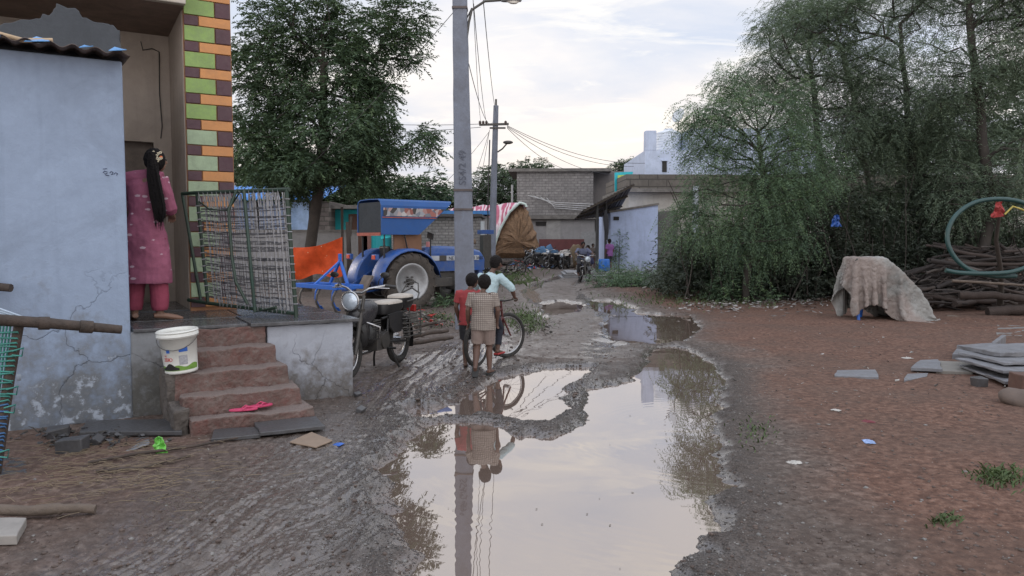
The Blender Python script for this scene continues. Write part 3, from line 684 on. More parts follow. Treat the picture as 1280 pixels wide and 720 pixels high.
curtain('curtain',Ls*.35,Ls*.60,-.4,.6,ze-.05,Mcur,sh,.07,7)
curtain('curtain',Ls*.66,Ls*.83,-.45,.7,ze-.1,mat('pale blue plastic sheet',(.30,.42,.62),.6,.3,4),sh,.07,6,2)
curtain('curtain',-1,Ls*.3,-.4,.6,ze-.05,Mcur,sh,.07,7,1)
# turquoise house
yt=31.0; th=thing('turquoise_house','turquoise painted house front with brown door behind the tractor','house',(atY(412,300,yt).x,yt,0),0)
Lt=atY(470,300,yt).x-th.location.x; zt=atY(430,262,yt).z
MB().box((Lt/2,2,zt/2),(Lt,4,zt)).build('wall',wallmat('turquoise wash',(.04,.42,.46),(.1,.25,.26),0,1.5,peel=(.2,.45,.48)),th)
MB().box((Lt*.62,-.03,1.5),(.75,.08,2.3)).build('door',mat('brown door',(.10,.05,.035),.7,.3,5),th)
MB().box((Lt*.82,-.03,1.5),(.3,.08,2.3)).build('shutter',mat('pink brown shutter',(.25,.13,.11),.7,.3,5),th)
MB().box((Lt/2,1.8,zt+.08),(Lt+.5,5,.14)).build('roof_slab',M_conc,th)
# small grey brick building behind tractor
yb=34.0; bh=thing('brick_store','low grey brick store with flat stone roof beside the haystack','store',(atY(502,300,yb).x,yb,0),0)
Lb=atY(600,300,yb).x-bh.location.x; zt=atY(560,271,yb).z
MB().box((Lb/2,2,zt/2),(Lb,4,zt)).build('wall',brickmat('grey brick',(.30,.285,.28),(.37,.355,.35),(.19,.185,.18),1,.30,.13,.02),bh)
MB().box((Lb/2,1.9,zt+.06),(Lb+.2,4.4,.12)).build('roof_slab',mat('dark slate edge',(.07,.065,.065),.8),bh)
MB().cyl((Lb+.12,-.15,0),(Lb+.12,-.15,zt-.2),.09).build('drain_pipe',mat('white pipe',(.5,.53,.56),.5,.1),bh)
fw_=thing('far_wall','long grey block wall closing the view beyond the sheds','wall',(atY(440,300,58).x,58,0),0)
MB().box((0,0,1.6),(26,.3,3.2)).build('wall_face',M_gbrick,fw_); MB().box((0,0,3.25),(26.2,.4,.1)).build('coping',M_conc,fw_)
# far shed with blue roof glimpsed
p=atY(575,266,40); fs_=thing('blue_roof_shed','far shed with a flat bright blue roof strip above the brick store','shed',(p.x,40,0),0)
MB().box((0,1.5,p.z/2-.1),(3,3,p.z-.2)).build('wall',M_gplas,fs_); MB().box((0,1.4,p.z),(3.4,3.6,.2)).build('roof',mat('blue roof paint',(.04,.17,.42),.5),fs_)
# ================================================================ trees
def leafmat(name,c1,c2,tip=None,trans=.25):
    m,nt,b=newmat(name); co=objco(nt)
    oi=nn(nt,'ShaderNodeVertexColor',layer_name='tint')
    f=math_(nt,'ADD',math_(nt,'MULTIPLY',noise(nt,.9,3,.6,co),.5),math_(nt,'MULTIPLY',oi.outputs[0],.5))
    c=ramp(nt,f,[(.3,c1),(.62,c2),(.85,tip or c2)])
    nt.links.new(c,b.inputs['Base Color']); b.inputs['Roughness'].default_value=.6; b.inputs['Specular IOR Level'].default_value=.3
    tr=nn(nt,'ShaderNodeBsdfTranslucent'); nt.links.new(mixc(nt,.5,c,(.10,.14,.03)),tr.inputs[0])
    mx=nn(nt,'ShaderNodeMixShader'); mx.inputs[0].default_value=trans; o=nt.nodes['Material Output']
    nt.links.new(b.outputs[0],mx.inputs[1]); nt.links.new(tr.outputs[0],mx.inputs[2]); nt.links.new(mx.outputs[0],o.inputs[0]); return m
M_bark=mat('dark furrowed bark',(.055,.045,.038),.9,.4,5,.8,18,bd=.02)
M_twig=mat('grey brown twig bark',(.045,.038,.033),.9,.35,5,.6,25,bd=.01)
def skeleton(base,trunk,centres,rs,step=.35,wob=.10,lean_pull=.35):
    """nodes: trunk polyline, then each clump centre is joined to the nearest lower node"""
    P=[np.array(p,float) for p in trunk]; par=[-1]+list(range(len(trunk)-1))
    n0=len(trunk); start=max(1,int(n0*.45))
    order=sorted(range(len(centres)),key=lambda i:np.linalg.norm(centres[i]-P[n0-1]))
    tips=[]
    for ci in order:
        c=centres[ci]; A=np.array(P); d=np.linalg.norm(A-c,axis=1)+np.clip(A[:,2]-c[2]+.2,0,9)*1.2
        d[:start]+=50; j=int(np.argmin(d)); a=P[j]; L=np.linalg.norm(c-a); k=max(1,int(L/step)); q=j
        dirp=(P[j]-P[par[j]]) if par[j]>=0 else np.array([0,0,1.]); nd=np.linalg.norm(dirp); dirp=dirp/nd if nd>0 else dirp
        for s_ in range(1,k+1):
            t=s_/k; p=a*(1-t)+c*t+dirp*L*lean_pull*t*(1-t)+rs.normal(0,wob*step,3)*(1-t*.3)
            P.append(p); par.append(q); q=len(P)-1
        tips.append(q)
    w_=np.zeros(len(P)); 
    for t in tips:
        q=t
        while q>=0: w_[q]+=1; q=par[q]
    return P,par,w_,tips
def branch_mesh(mb,P,par,w_,r0,rmin,pw=.45,seg=6):
    wm=w_[0] if w_[0]>0 else 1
    rad=[max(rmin,r0*(max(x,.5)/wm)**pw) for x in w_]
    kids={}
    for i,p in enumerate(par):
        if p>=0: kids.setdefault(p,[]).append(i)
    # walk chains so that every limb is one smooth tapering tube
    starts=[(0,None)]
    while starts:
        i,pr=starts.pop(); ch=([pr] if pr is not None else [])+[i]
        while i in kids:
            ks=sorted(kids[i],key=lambda k:-w_[k]); 
            for k in ks[1:]: starts.append((k,i))
            i=ks[0]; ch.append(i)
        if len(ch)>1:
            rr=[rad[q] for q in ch]
            if pr is not None: rr[0]=min(rr[0],rr[1]*1.25)
            mb.tube([P[q] for q in ch],rr,seg if rr[0]>.05 else (5 if rr[0]>.02 else 4),cap=False)
def fronds(C,D,L,K,lw,ll,rs,droop=.5,fold=.2):
    """C,D: frond bases and directions (N,3); each has K leaflets in two rows. returns verts,faces,tint"""
    N=len(C); D=D/np.linalg.norm(D,axis=1,keepdims=True)
    side=np.cross(D,np.array([0,0,1.0])); side+=1e-4; side/=np.linalg.norm(side,axis=1,keepdims=True)
    t=(np.arange(K)//2+.6)/(K/2); sgn=np.where(np.arange(K)%2==0,1.,-1.)
    T=t[None,:,None]; Ls=L[:,None,None]
    base=C[:,None,:]+D[:,None,:]*Ls*T; base[...,2]-=(droop*L[:,None]*(t**2)[None,:])
    ld=D[:,None,:]*.55+side[:,None,:]*sgn[None,:,None]+rs.normal(0,.25,(N,K,3)); ld[...,2]-=fold+droop*.4
    ld/=np.linalg.norm(ld,axis=2,keepdims=True)
    ln=ll*(1.1-.5*np.abs(t-.45))[None,:,None]*rs.uniform(.75,1.2,(N,K,1))
    wd=np.cross(ld,rs.normal(0,1,(N,K,3))*.5+np.array([0,0,1.])); wd/=np.linalg.norm(wd,axis=2,keepdims=True)+1e-9
    a=base; tip=base+ld*ln; mid=base+ld*ln*.45
    V=np.stack([a,mid+wd*lw*.5,tip,mid-wd*lw*.5],2).reshape(-1,3)
    tint=np.repeat(np.clip(rs.normal(.5,.22,N),0,1),K*4)
    return V,np.arange(N*K*4).reshape(-1,4),tint
def crown_obj(name,V,Fq,tint,m,parent):
    o=npmesh(name,V,Fq,m,parent); ca=o.data.color_attributes.new('tint','FLOAT_COLOR','POINT')
    a=np.ones((len(V),4),np.float32); a[:,0]=a[:,1]=a[:,2]=tint; ca.data.foreach_set('color',a.reshape(-1)); return o
def leaves_at(tips,rs,per,rad,L,K,lw,ll,droop,outc=None,up=.15):
    T=np.repeat(np.array(tips),per,0); n=len(T)
    off=rs.normal(0,1,(n,3)); off/=np.linalg.norm(off,axis=1,keepdims=True)
    off*= (rs.rand(n,1)**.5)*rad*np.array([1,1,.62])
    C=T+off; D=off/rad+rs.normal(0,.35,(n,3)); D[:,2]+=up
    if outc is not None: o=T-np.array(outc); o/=np.linalg.norm(o,axis=1,keepdims=True)+1e-6; D+=o*.45
    return fronds(C,D,L*rs.uniform(.7,1.25,n),K,lw,ll,rs,droop)
def tree(name,label,base,trunk,ells,nclump,seed,leaf,per,rad,L,K,lw,ll,droop,r0,group=None,rmin=.008,bark=None,shell=.55,wob=.12,mind=.45,gap=0.0,cat='tree',arcs=()):
    rs=np.random.RandomState(seed); base=Vector(base)
    centres=[]; tries=0; tot=sum(e[6] for e in ells)
    while len(centres)<nclump and tries<nclump*60:
        tries+=1; q=rs.rand()*tot
        for e in ells:
            q-=e[6]
            if q<=0: break
        d=rs.normal(0,1,3); d/=np.linalg.norm(d); r_=(shell+(1-shell)*rs.rand())if rs.rand()<.75 else rs.rand()**.5
        c=np.array(e[:3])+d*r_*np.array(e[3:6])
        if c[2]<.35 : continue
        if gap and vn(np.array([c[0]*.8+50]),np.array([c[2]*.8+c[1]*.5+20]),seed)[0]<gap: continue
        if all(np.linalg.norm(c-x)>mind for x in centres): centres.append(c)
    P,par,w_,tips=skeleton(base,trunk,centres,rs,wob=wob)
    t=thing(name,label,cat,base,0,group)
    mb=MB(); branch_mesh(mb,P,par,w_,r0,rmin); arca=[]
    for (a,b_,c) in arcs:
        a,b_,c=[np.array(q,float) for q in (a,b_,c)]; j=int(np.argmin([np.linalg.norm(np.array(p)-a) for p in P])); a=np.array(P[j]); pts=[]
        for s_ in np.linspace(0,1,14): p=a*(1-s_)**2+2*b_*s_*(1-s_)+c*s_*s_; pts.append(p+rs.normal(0,.02,3)); 
        mb.tube(pts,[.016*(1-.8*s_)+.004 for s_ in np.linspace(0,1,14)],4,cap=False)
        for p in pts[3:]:
            for q in range(2): arca.append(p+rs.normal(0,.10,3))
    mb.build('trunk',bark or M_bark,t)
    # extra leaf anchors: the outer ends of limbs
    anchors=[P[q] for q in tips]; 
    for i,p in enumerate(P):
        if 0<w_[i]<=2 and i not in tips and rs.rand()<.5: anchors.append(p)
    V,Fq,ti=leaves_at(anchors,rs,per,rad,L,K,lw,ll,droop,outc=trunk[-1])
    if arca:
        A=np.repeat(np.array(arca),7,0); n=len(A); A=A+rs.normal(0,.10,(n,3)); D=rs.normal(0,.6,(n,3)); D[:,0]-=.3; D[:,2]-=.25
        V2,F2,t2=fronds(A,D,L*rs.uniform(.7,1.2,n),K,lw,ll,rs,droop); V=np.concatenate([V,V2]); Fq=np.concatenate([Fq,F2+len(V)-len(V2)]); ti=np.concatenate([ti,t2])
    o=crown_obj('crown',V,Fq,ti,leaf,t); return t
Lneem=leafmat('neem leaves',(.042,.068,.042),(.09,.14,.078),(.17,.235,.11))
Lac=leafmat('acacia leaves',(.082,.115,.084),(.155,.205,.142),(.25,.32,.19))
Lac2=leafmat('fresh acacia leaves',(.08,.125,.09),(.16,.245,.14),(.30,.41,.19),.35)
Lfar=leafmat('distant leaves',(.05,.07,.05),(.09,.13,.08),(.15,.19,.10))
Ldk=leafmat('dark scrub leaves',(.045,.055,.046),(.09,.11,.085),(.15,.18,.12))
# neem tree by the tractor: crown x290-555
b0=at(383,366); Yn=b0.y
def cc(px,py,dy=0): p=atY(px,py,Yn+dy); return (p.x-b0.x,p.y-b0.y,p.z)
def ce(px,py,rpx,rpy,wt,dy=0,ry=None): 
    k=Yn/F; c=cc(px,py,dy); return (*c,rpx*k,ry or rpx*k*.9,rpy*k,wt)
tr_=[(0,0,-.05),(.05,0,.8),(.18,0,1.6),(.30,0,2.4),(.42,.0,3.1),(.50,.05,3.9),(.58,.0,4.8),(.6,.05,5.8),(.62,0,6.8),(.62,0,7.8)]
tree('neem_tree','tall dark green neem tree rising behind the orange net beside the tractor',(b0.x,b0.y,0),tr_,
 [ce(400,60,85,85,3),ce(345,70,55,70,2),ce(470,80,55,70,2),ce(420,170,110,55,3),ce(330,170,50,60,2),ce(490,175,60,45,1.6),ce(395,215,105,28,1.5),ce(485,30,45,35,1),ce(305,60,30,60,1)],
 230,5,Lneem,36,.50,.34,14,.042,.13,.35,.17,shell=.5,mind=.50,gap=.41)
# prosopis / acacia thicket on the right
def acacia(label,px,py,trpx,ells,n,seed,leaf=Lac,per=34,rad=.5,L=.30,K=18,lw=.02,ll=.07,droop=.75,r0=.11,shell=.4,mind=.30,gap=.34,rows=None,arcs=(),name='acacia_tree',group='feathery acacia trees behind the yard'):
    b=at(px,py); Y=b.y; k=Y/F
    trk=[(0,0,-.05)]
    for (x,y) in trpx: p=atY(x,y,Y); trk.append((p.x-b.x,0,p.z))
    # refine
    out=[]
    for a_,b_ in zip(trk[:-1],trk[1:]):
        m_=max(1,int(math.dist(a_,b_)/.4))
        for i in range(m_): t=i/m_; out.append(tuple(a_[q]*(1-t)+b_[q]*t+(random.uniform(-.03,.03) if i else 0) for q in range(3)))
    out.append(trk[-1])
    E=[]
    for (x,y,rx,ry,wt,*o) in ells:
        dy=o[0] if o else 0; p=atY(x,y,Y+dy); E.append((p.x-b.x,dy,p.z,rx*k,(o[1] if len(o)>1 else rx*k*.8),ry*k,wt))
    W3=lambda q: (lambda p:(p.x-b.x,0.2,p.z))(atY(q[0],q[1],Y))
    return tree(name,label,(b.x,b.y,0),out,E,n,seed,leaf,per,rad,L,K,lw,ll,droop,r0,shell=shell,mind=mind,gap=gap,bark=M_twig,group=group,arcs=[tuple(W3(q) for q in ar) for ar in arcs])
acacia('slender acacia with drooping fresh green sprays beside the blue hut',932,380,[(935,330),(948,290),(958,240),(950,190),(945,140)],
 [(900,160,45,40,1.6),(960,150,55,60,2),(930,230,65,50,2.2),(985,220,60,60,2),(885,275,36,30,.8),(950,300,60,36,1.5),(915,115,24,12,.4)],220,11,Lac2,28,.46,.32,16,.016,.075,.8,.10,arcs=[((925,175),(885,125),(853,172)),((935,160),(890,110),(868,150)),((930,200),(880,165),(856,200)),((945,140),(915,85),(890,112)),((920,240),(870,215),(850,262)),((915,270),(860,250),(838,290)),((950,130),(930,70),(905,95))])
acacia('many stemmed acacia growing behind the cloth covered cart',1062,372,[(1058,330),(1040,290),(1030,240),(1022,180),(1018,120),(1010,60)],
 [(1020,90,60,60,2),(1050,170,75,65,2.5),(1000,40,50,40,1.4),(1010,230,60,50,1.6),(1080,260,60,55,1.6),(970,80,45,30,1),(1040,20,60,30,1.2)],250,12,Lac,28,.50,.34,16,.018,.085,.7,.11)
acacia('taller acacia with dark forked stems rising behind the brushwood pile',1150,372,[(1165,320),(1150,270),(1140,210),(1135,150),(1130,90),(1125,30)],
 [(1130,60,70,60,2),(1110,140,80,65,2.4),(1170,190,70,60,2),(1090,20,60,40,1.4),(1160,260,70,50,1.6),(1150,-20,80,50,1.6)],270,13,Lac,28,.50,.34,16,.018,.085,.7,.12)
acacia('largest acacia spreading over the green hose and firewood',1238,380,[(1228,320),(1240,260),(1232,200),(1225,130),(1215,60),(1210,-20)],
 [(1220,80,80,70,2.2),(1250,180,70,70,2.2),(1190,20,80,50,1.8),(1280,60,70,90,2),(1230,260,70,40,1.3),(1230,-40,90,50,2.2),(1150,40,60,50,1.5),(1270,-10,70,60,2),(1320,160,70,90,1.6)],300,14,Lac,29,.50,.34,16,.018,.085,.7,.13)
acacia('acacia with arching pale sprays against the sky over the thicket',1100,362,[(1095,300),(1085,230),(1075,160),(1062,100),(1045,40)],
 [(1010,20,60,28,1.4),(1060,60,60,40,1.4),(950,110,50,24,1.2),(1100,0,70,40,1.2),(1120,110,60,50,1),(985,70,40,30,.9)],180,15,Lac,28,.46,.34,16,.015,.075,.9,.09,arcs=[((1045,50),(985,-10),(945,45)),((1040,70),(975,40),(932,92)),((1050,40),(1010,-30),(965,20)),((1050,90),(980,70),(925,125)),((1045,30),(1020,-40),(990,-5))])
acacia('bushy young acacia with bright leaves near the rubbish heap',905,372,[(900,345),(892,315),(885,290)],
 [(880,300,42,34,2),(905,330,45,32,2),(935,345,38,28,1.5),(865,262,22,20,.7)],80,16,Lac2,26,.38,.26,16,.018,.065,.6,.05)
# dark undergrowth at the foot of the thicket: one mass nobody could count
rs=np.random.RandomState(31); anc=[]
for px,py,rx,ry,n in ((860,330,28,26,50),(900,345,40,20,60),(960,345,60,26,110),(1010,350,60,26,120),(1010,310,60,30,90),(1090,320,70,34,120),(1180,315,80,34,130),(1260,320,70,36,120),(840,350,20,12,25),(960,300,60,30,70),(1100,345,70,20,70),(1330,300,60,60,110),(1180,255,120,30,120),(1040,262,90,26,80)):
    for _ in range(n):
        Y=rs.uniform(19.5,24.5); p=atY(px+rs.normal(0,rx*.5),py+rs.normal(0,ry*.5),Y); 
        if p.z<.08: p.z=rs.uniform(.08,.5)
        anc.append(tuple(p))
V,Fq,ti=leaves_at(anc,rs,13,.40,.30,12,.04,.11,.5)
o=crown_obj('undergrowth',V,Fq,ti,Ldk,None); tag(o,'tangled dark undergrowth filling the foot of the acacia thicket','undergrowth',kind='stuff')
mb=MB()
for _ in range(260):
    px=rs.uniform(850,1330); Y=rs.uniform(19,24); x=(px-640)/F*Y; z=rs.uniform(0,.2); pts=[]; dx=rs.normal(0,.25); h=rs.uniform(.8,3.2)
    for t in np.linspace(0,1,5): pts.append((x+dx*h*t+rs.normal(0,.04),Y+rs.normal(0,.04),z+h*t))
    mb.tube(pts,[.016*(1-.7*t)+.004 for t in np.linspace(0,1,5)],4,cap=False)
o=mb.build('thicket_stems',M_twig); tag(o,'bare tangled stems standing in the acacia thicket','stems',kind='stuff')
# background trees
def bgtree(label,px,py,Y,ells,n,seed,leaf=Lfar,sz=1.0,top=None,per=20,gap=.1):
    b=atY(px,300,Y); b.z=0; k=Y/F; E=[]
    for (x,y,rx,ry,wt) in ells: p=atY(x,y,Y); E.append((p.x-b.x,0,p.z,rx*k,rx*k,ry*k,wt))
    t0=atY(px,py,Y); tk_=[(0,0,0)]+[(random.uniform(-.1,.1),0,t0.z*q/6) for q in range(1,7)]
    return tree('background_tree',label,(b.x,Y,0),tk_,E,n,seed,leaf,per,.75*sz,.5*sz,10,.09*sz,.26*sz,.4,.16,shell=.4,mind=.6*sz,gap=gap,group='trees beyond the houses')
bgtree('round crowned pale tree rising behind the haystack and far pole',640,240,62,[(640,232,48,26,2),(600,246,36,18,1.5),(668,215,22,12,.8),(560,250,26,16,1)],120,21)
bgtree('dark tree behind the tractor canopy, right of the neem',510,250,42,[(512,245,34,22,2),(480,255,34,16,1.5),(540,245,18,22,1)],90,22,Lneem)
bgtree('small distant tree top above the grey block house',785,212,70,[(785,214,20,9,1)],30,23)
bgtree('dense tree behind the tin roofed shed, left of the tractor',330,240,40,[(330,235,45,30,2),(400,240,50,24,2),(290,225,30,40,1.5),(450,245,30,18,1)],120,24,Lneem)
bgtree('big leafy tree far behind the thicket',1080,200,48,[(1080,200,90,60,2),(1180,180,90,70,2),(980,240,50,30,1),(1260,160,60,90,1.5)],220,25,Lac,1.1,gap=.2)
# ================================================================ people
def remesh(o,v,sm=2):
    md=o.modifiers.new('merge','REMESH'); md.mode='VOXEL'; md.voxel_size=v; md.use_smooth_shade=True
    if sm: s=o.modifiers.new('soft','SMOOTH'); s.iterations=sm; s.factor=.5
    return o
def skinmat(name,c): return mat(name,c,.55,.15,6,.15,120,grime=tuple(x*.7 for x in c),gamt=.3)
SKIN=skinmat('brown skin',(.10,.052,.036)); SKINB=skinmat('light brown skin',(.21,.115,.078))  # SKINB is simply a lighter brown skin tone
HAIR=mat('black hair',(.010,.008,.008),.8,.4,30,.8,90,bd=.01,spec=.2)
def hand(mb,w,d,side,s,curl=.35,sgn=1):
    """palm, four fingers of unequal length and a thumb from the side of the palm"""
    w=Vector(w); d=Vector(d).normalized(); side=Vector(side); side=(side-d*side.dot(d)).normalized(); n=d.cross(side)*sgn
    mb.tube([w-d*s*.1,w+d*s*.2,w+d*s*.52],[s*.15,s*.21,s*.20],8,flat=.55)
    for i,(o,L) in enumerate(((-.17,.40),(-.055,.47),(.06,.43),(.165,.33))):
        p=w+d*s*.48+side*s*o; pts=[p-d*s*.12,p]; q=p
        for k in range(3):
            a=curl*(k+.6); q=q+(d*math.cos(a)-n*math.sin(a))*s*L/3; pts.append(q)
        mb.tube(pts,[s*.058,s*.058,s*.052,s*.048,s*.036],6)
    b=w+d*s*.16-side*s*.17; mb.tube([b,b+(d*.5-side*.75-n*.3)*s*.16,b+(d*.85-side*.85-n*.5)*s*.25],[s*.07,s*.062,s*.048],6)
def person(name,label,loc,rz,H,J,skin,hs=.066,child=True,cat='person',vox=.0055,headyaw=0,hairf=None,bare=True,group=None):
    t=thing(name,label,cat,loc,rz,group); P={k:Vector(v)*H for k,v in J.items() if k!='curl'}; mb=MB(); r=H
    mid=lambda a,b,f=.5: P[a].lerp(P[b],f)
    # trunk
    mb.tube([P['pelvis']-Vector((0,0,.03*r)),P['pelvis'],P['waist'],P['chest'],P['neck']-Vector((0,0,.02*r))],[.055*r,.075*r,.062*r,.072*r,.040*r],12)
    mb.tube([P['neck']-Vector((0,0,.05*r)),P['neck'],P['head']-Vector((0,0,.03*r))],[.034*r,.027*r,.027*r],10)
    mb.tube([P['shL'],P['chest']+Vector((0,0,.03*r)),P['shR']],[.034*r,.055*r,.034*r],10)
    for s in 'LR':
        mb.tube([P['sh'+s],mid('sh'+s,'el'+s),P['el'+s],mid('el'+s,'wr'+s,.35),P['wr'+s]],[.036*r,.031*r,.024*r,.025*r,.016*r],10)
        mb.tube([P['pelvis'].lerp(P['hip'+s],.8)+Vector((0,0,.02*r)),P['hip'+s],mid('hip'+s,'kn'+s),P['kn'+s],mid('kn'+s,'an'+s,.35),P['an'+s]],[.055*r,.058*r,.047*r,.033*r,.034*r,.020*r],12)
        an=P['an'+s]; f=Vector(J['ft'+s]).normalized() if 'ft'+s in J else Vector((0,1,-.1)); f.normalize()
        mb.tube([an-f*.035*r-Vector((0,0,.012*r)),an+f*.02*r-Vector((0,0,.012*r)),an+f*.085*r-Vector((0,0,.022*r)),an+f*.125*r-Vector((0,0,.028*r))],[.019*r,.024*r,.022*r,.012*r],8,flat=.8)
        d=(P['wr'+s]-P['el'+s]).normalized(); 
        if 'hd'+s in J: d=Vector(J['hd'+s]).normalized()
        hand(mb,P['wr'+s],d,Vector((0,1,0)) if abs(d.y)<.8 else Vector((1,0,0)),.105*r,J.get('curl',.5),1 if s=='L' else -1)
    # head with nose, chin, ears
    h=P['head']; q=Matrix.Rotation(headyaw,3,'Z'); k=hs*r
    mb.ball(h,(k*.80,k*.96,k*1.05),16,12,M=q); mb.ball(h+q@Vector((0,k*.30,-k*.55)),(k*.55,k*.58,k*.55),12,9,M=q)
    mb.tube([h+q@Vector((0,k*.86,k*.08)),h+q@Vector((0,k*1.06,-k*.22)),h+q@Vector((0,k*.88,-k*.32))],[k*.08,k*.13,k*.10],6)
    mb.tube([h+q@Vector((-k*.25,k*.84,-k*.55)),h+q@Vector((0,k*.90,-k*.56)),h+q@Vector((k*.25,k*.84,-k*.55))],k*.07,6)
    for sg in(-1,1): mb.ball(h+q@Vector((sg*k*.82,-k*.02,-k*.10)),(k*.10,k*.16,k*.26),8,6,M=q)
    b=remesh(mb.build('body',skin,t),vox,2)
    for sg in (-1,1):
        MB().ball(h+q@Vector((sg*k*.32,k*.86,k*.05)),k*.12,8,6).build('eye',mat('eye',(.06,.05,.045),.2,.1),t)
    # hair cap
    hc=MB(); vs=[]
    hc.ball(h+q@Vector((0,-k*.10,k*.16)),(k*.90,k*1.02,k*1.00),18,12,M=q); hc.ball(h+q@Vector((0,-k*.34,-k*.18)),(k*.76,k*.70,k*.72),14,9,M=q)
    o=hc.build('hair',HAIR,t); remesh(o,vox,2)
    dm=o.modifiers.new('tousle','DISPLACE'); tx=bpy.data.textures.get('tousle') or bpy.data.textures.new('tousle','CLOUDS'); tx.noise_scale=.018; dm.texture=tx; dm.strength=.010*(r if child else 1); dm.texture_coords='GLOBAL'
    return t,P,b
STAND=dict(head=(0,.012,.925),neck=(0,-.005,.845),chest=(0,0,.74),waist=(0,0,.62),pelvis=(0,0,.52),shL=(-.112,0,.795),elL=(-.145,-.02,.645),wrL=(-.135,.04,.505),
 shR=(.112,0,.795),elR=(.145,-.02,.645),wrR=(.135,.04,.505),hipL=(-.055,0,.50),knL=(-.058,.015,.275),anL=(-.058,-.02,.045),hipR=(.055,0,.50),knR=(.058,.015,.275),anR=(.058,-.02,.045))
def J(**k): d=dict(STAND); d.update(k); return d
def shirt(t,P,H,m,hem=.50,sleeve=.85,rx=.125,ry=.085,name='shirt',hemrx=.115,shift=0,vox=.006,folds=.006):
    mb=MB(); pe,wa,ch,ne=P['pelvis'],P['waist'],P['chest'],P['neck']
    R_=[]
    for z,cx,rx_,ry_ in ((hem,pe,hemrx,ry*1.02),(.56,pe,hemrx*.99,ry),(.63,wa,rx*.88,ry*.95),(.70,ch,rx*.92,ry),(.755,ch,rx*.98,ry*.98),(.80,ne,rx*.86,ry*.72),(.825,ne,rx*.50,ry*.55)):
        R_.append((cx.x,cx.y,z*H+(cx.z-{'p':.52,'w':.62,'c':.74,'n':.845}[('p' if cx is pe else 'w' if cx is wa else 'c' if cx is ch else 'n')]*H),rx_*H,ry_*H))
    mb.loft(R_,20,power=2.4)
    for s in 'LR':
        a,b,c=P['sh'+s],P['el'+s],P['wr'+s]; e=a.lerp(b,min(1,sleeve)); pts=[a.lerp(P['chest'],.25)+Vector((0,0,.01*H)),a,a.lerp(b,.5),e]; rr=[.045*H,.046*H,.041*H,.040*H]
        if sleeve>1: pts.append(b.lerp(c,sleeve-1)); rr.append(.030*H)
        mb.tube(pts,rr,12)
    o=remesh(mb.build(name,m,t),vox,2)
    dm=o.modifiers.new('folds','DISPLACE'); tx=bpy.data.textures.get('folds') or bpy.data.textures.new('folds','CLOUDS'); tx.noise_scale=.07; dm.texture=tx; dm.strength=folds*2; dm.texture_coords='GLOBAL'
    # open neck collar
    MB().tube([Vector((P['neck'].x+.036*H*math.cos(a),P['neck'].y+.034*H*math.sin(a),P['neck'].z-.018*H+.006*H*math.sin(a*1))) for a in [k*math.pi/6 for k in range(12)]],.008*H,6,closed=True).build('collar',m,o)
    return o
def trousers(t,P,H,m,to=.95,flare=1.0,name='trousers',r0=.062,vox=.006):
    """to: 0..1 thigh, 1..2 shin"""
    mb=MB(); pe=P['pelvis']
    mb.tube([pe+Vector((0,0,.05*H)),pe-Vector((0,0,.015*H))],[.083*H,.088*H],14)
    for s in 'LR':
        a,b,c=P['hip'+s],P['kn'+s],P['an'+s]; pts=[pe.lerp(a,.6)+Vector((0,0,.02*H)),a]; rr=[r0*1.1*H,r0*1.12*H]
        f=min(1,to); pts+=[a.lerp(b,f*.5),a.lerp(b,f)]; rr+=[r0*1.0*H*flare**.5,r0*.82*H*flare]
        if to>1: pts+=[b.lerp(c,(to-1)*.5),b.lerp(c,to-1)]; rr+=[r0*.66*H*flare,r0*.58*H*flare]
        mb.tube(pts,rr,12)
    o=remesh(mb.build(name,m,t),vox,2); dm=o.modifiers.new('folds','DISPLACE'); dm.texture=bpy.data.textures['folds'] if 'folds' in bpy.data.textures else bpy.data.textures.new('folds','CLOUDS'); dm.strength=.012; dm.texture_coords='GLOBAL'
    return o
def printmat(name,base,fleck,scale=9,amt=.12,stretch=(1,1,2.4),rough=.85):
    m,nt,b=newmat(name); co=objco(nt)
    v=nn(nt,'ShaderNodeTexVoronoi'); v.inputs['Scale'].default_value=scale; nt.links.new(mapping(nt,co,stretch),v.inputs['Vector'])
    f=ramp(nt,math_(nt,'ADD',v.outputs['Distance'],math_(nt,'MULTIPLY',noise(nt,60,2,.5,co),.12)),[(amt+.03,1.0),(amt+.07,0.0)])
    n=noise(nt,4,5,.6,co); c=ramp(nt,n,[(.3,tuple(x*.7 for x in base)),(.7,tuple(min(1,x*1.2) for x in base))])
    v2=nn(nt,'ShaderNodeTexVoronoi'); v2.inputs['Scale'].default_value=120; nt.links.new(co,v2.inputs['Vector'])
    c=mixc(nt,math_(nt,'MULTIPLY',ramp(nt,v2.outputs['Distance'],[(.2,1.0),(.35,0.0)]),.35),c,tuple(x*.45 for x in base))
    c=mixc(nt,math_(nt,'MULTIPLY',f,.75),c,fleck); nt.links.new(c,b.inputs['Base Color']); b.inputs['Roughness'].default_value=rough
    b.inputs['Specular IOR Level'].default_value=.15; bump(nt,b,noise(nt,14,4,.5,co),.35,.02); return m
def plaid(name,base,line,k=38):
    m,nt,b=newmat(name); co=objco(nt); sp=nn(nt,'ShaderNodeSeparateXYZ'); nt.links.new(co,sp.inputs[0])
    out=None
    for ax,kk in ((0,k),(2,k),(1,k)):
        w_=math_(nt,'SINE',math_(nt,'MULTIPLY',sp.outputs[ax],kk*6.283/1.0*.75)); f=ramp(nt,w_,[(.55,0.0),(.8,1.0)])
        out=f if out is None else math_(nt,'MAXIMUM',out,f) if ax!=1 else math_(nt,'MAXIMUM',out,math_(nt,'MULTIPLY',f,.0))
    c=mixc(nt,math_(nt,'MULTIPLY',out,.7),base,line); nt.links.new(c,b.inputs['Base Color']); b.inputs['Roughness'].default_value=.9; b.inputs['Specular IOR Level'].default_value=.1
    bump(nt,b,noise(nt,16,4,.5,co),.4,.02); return m
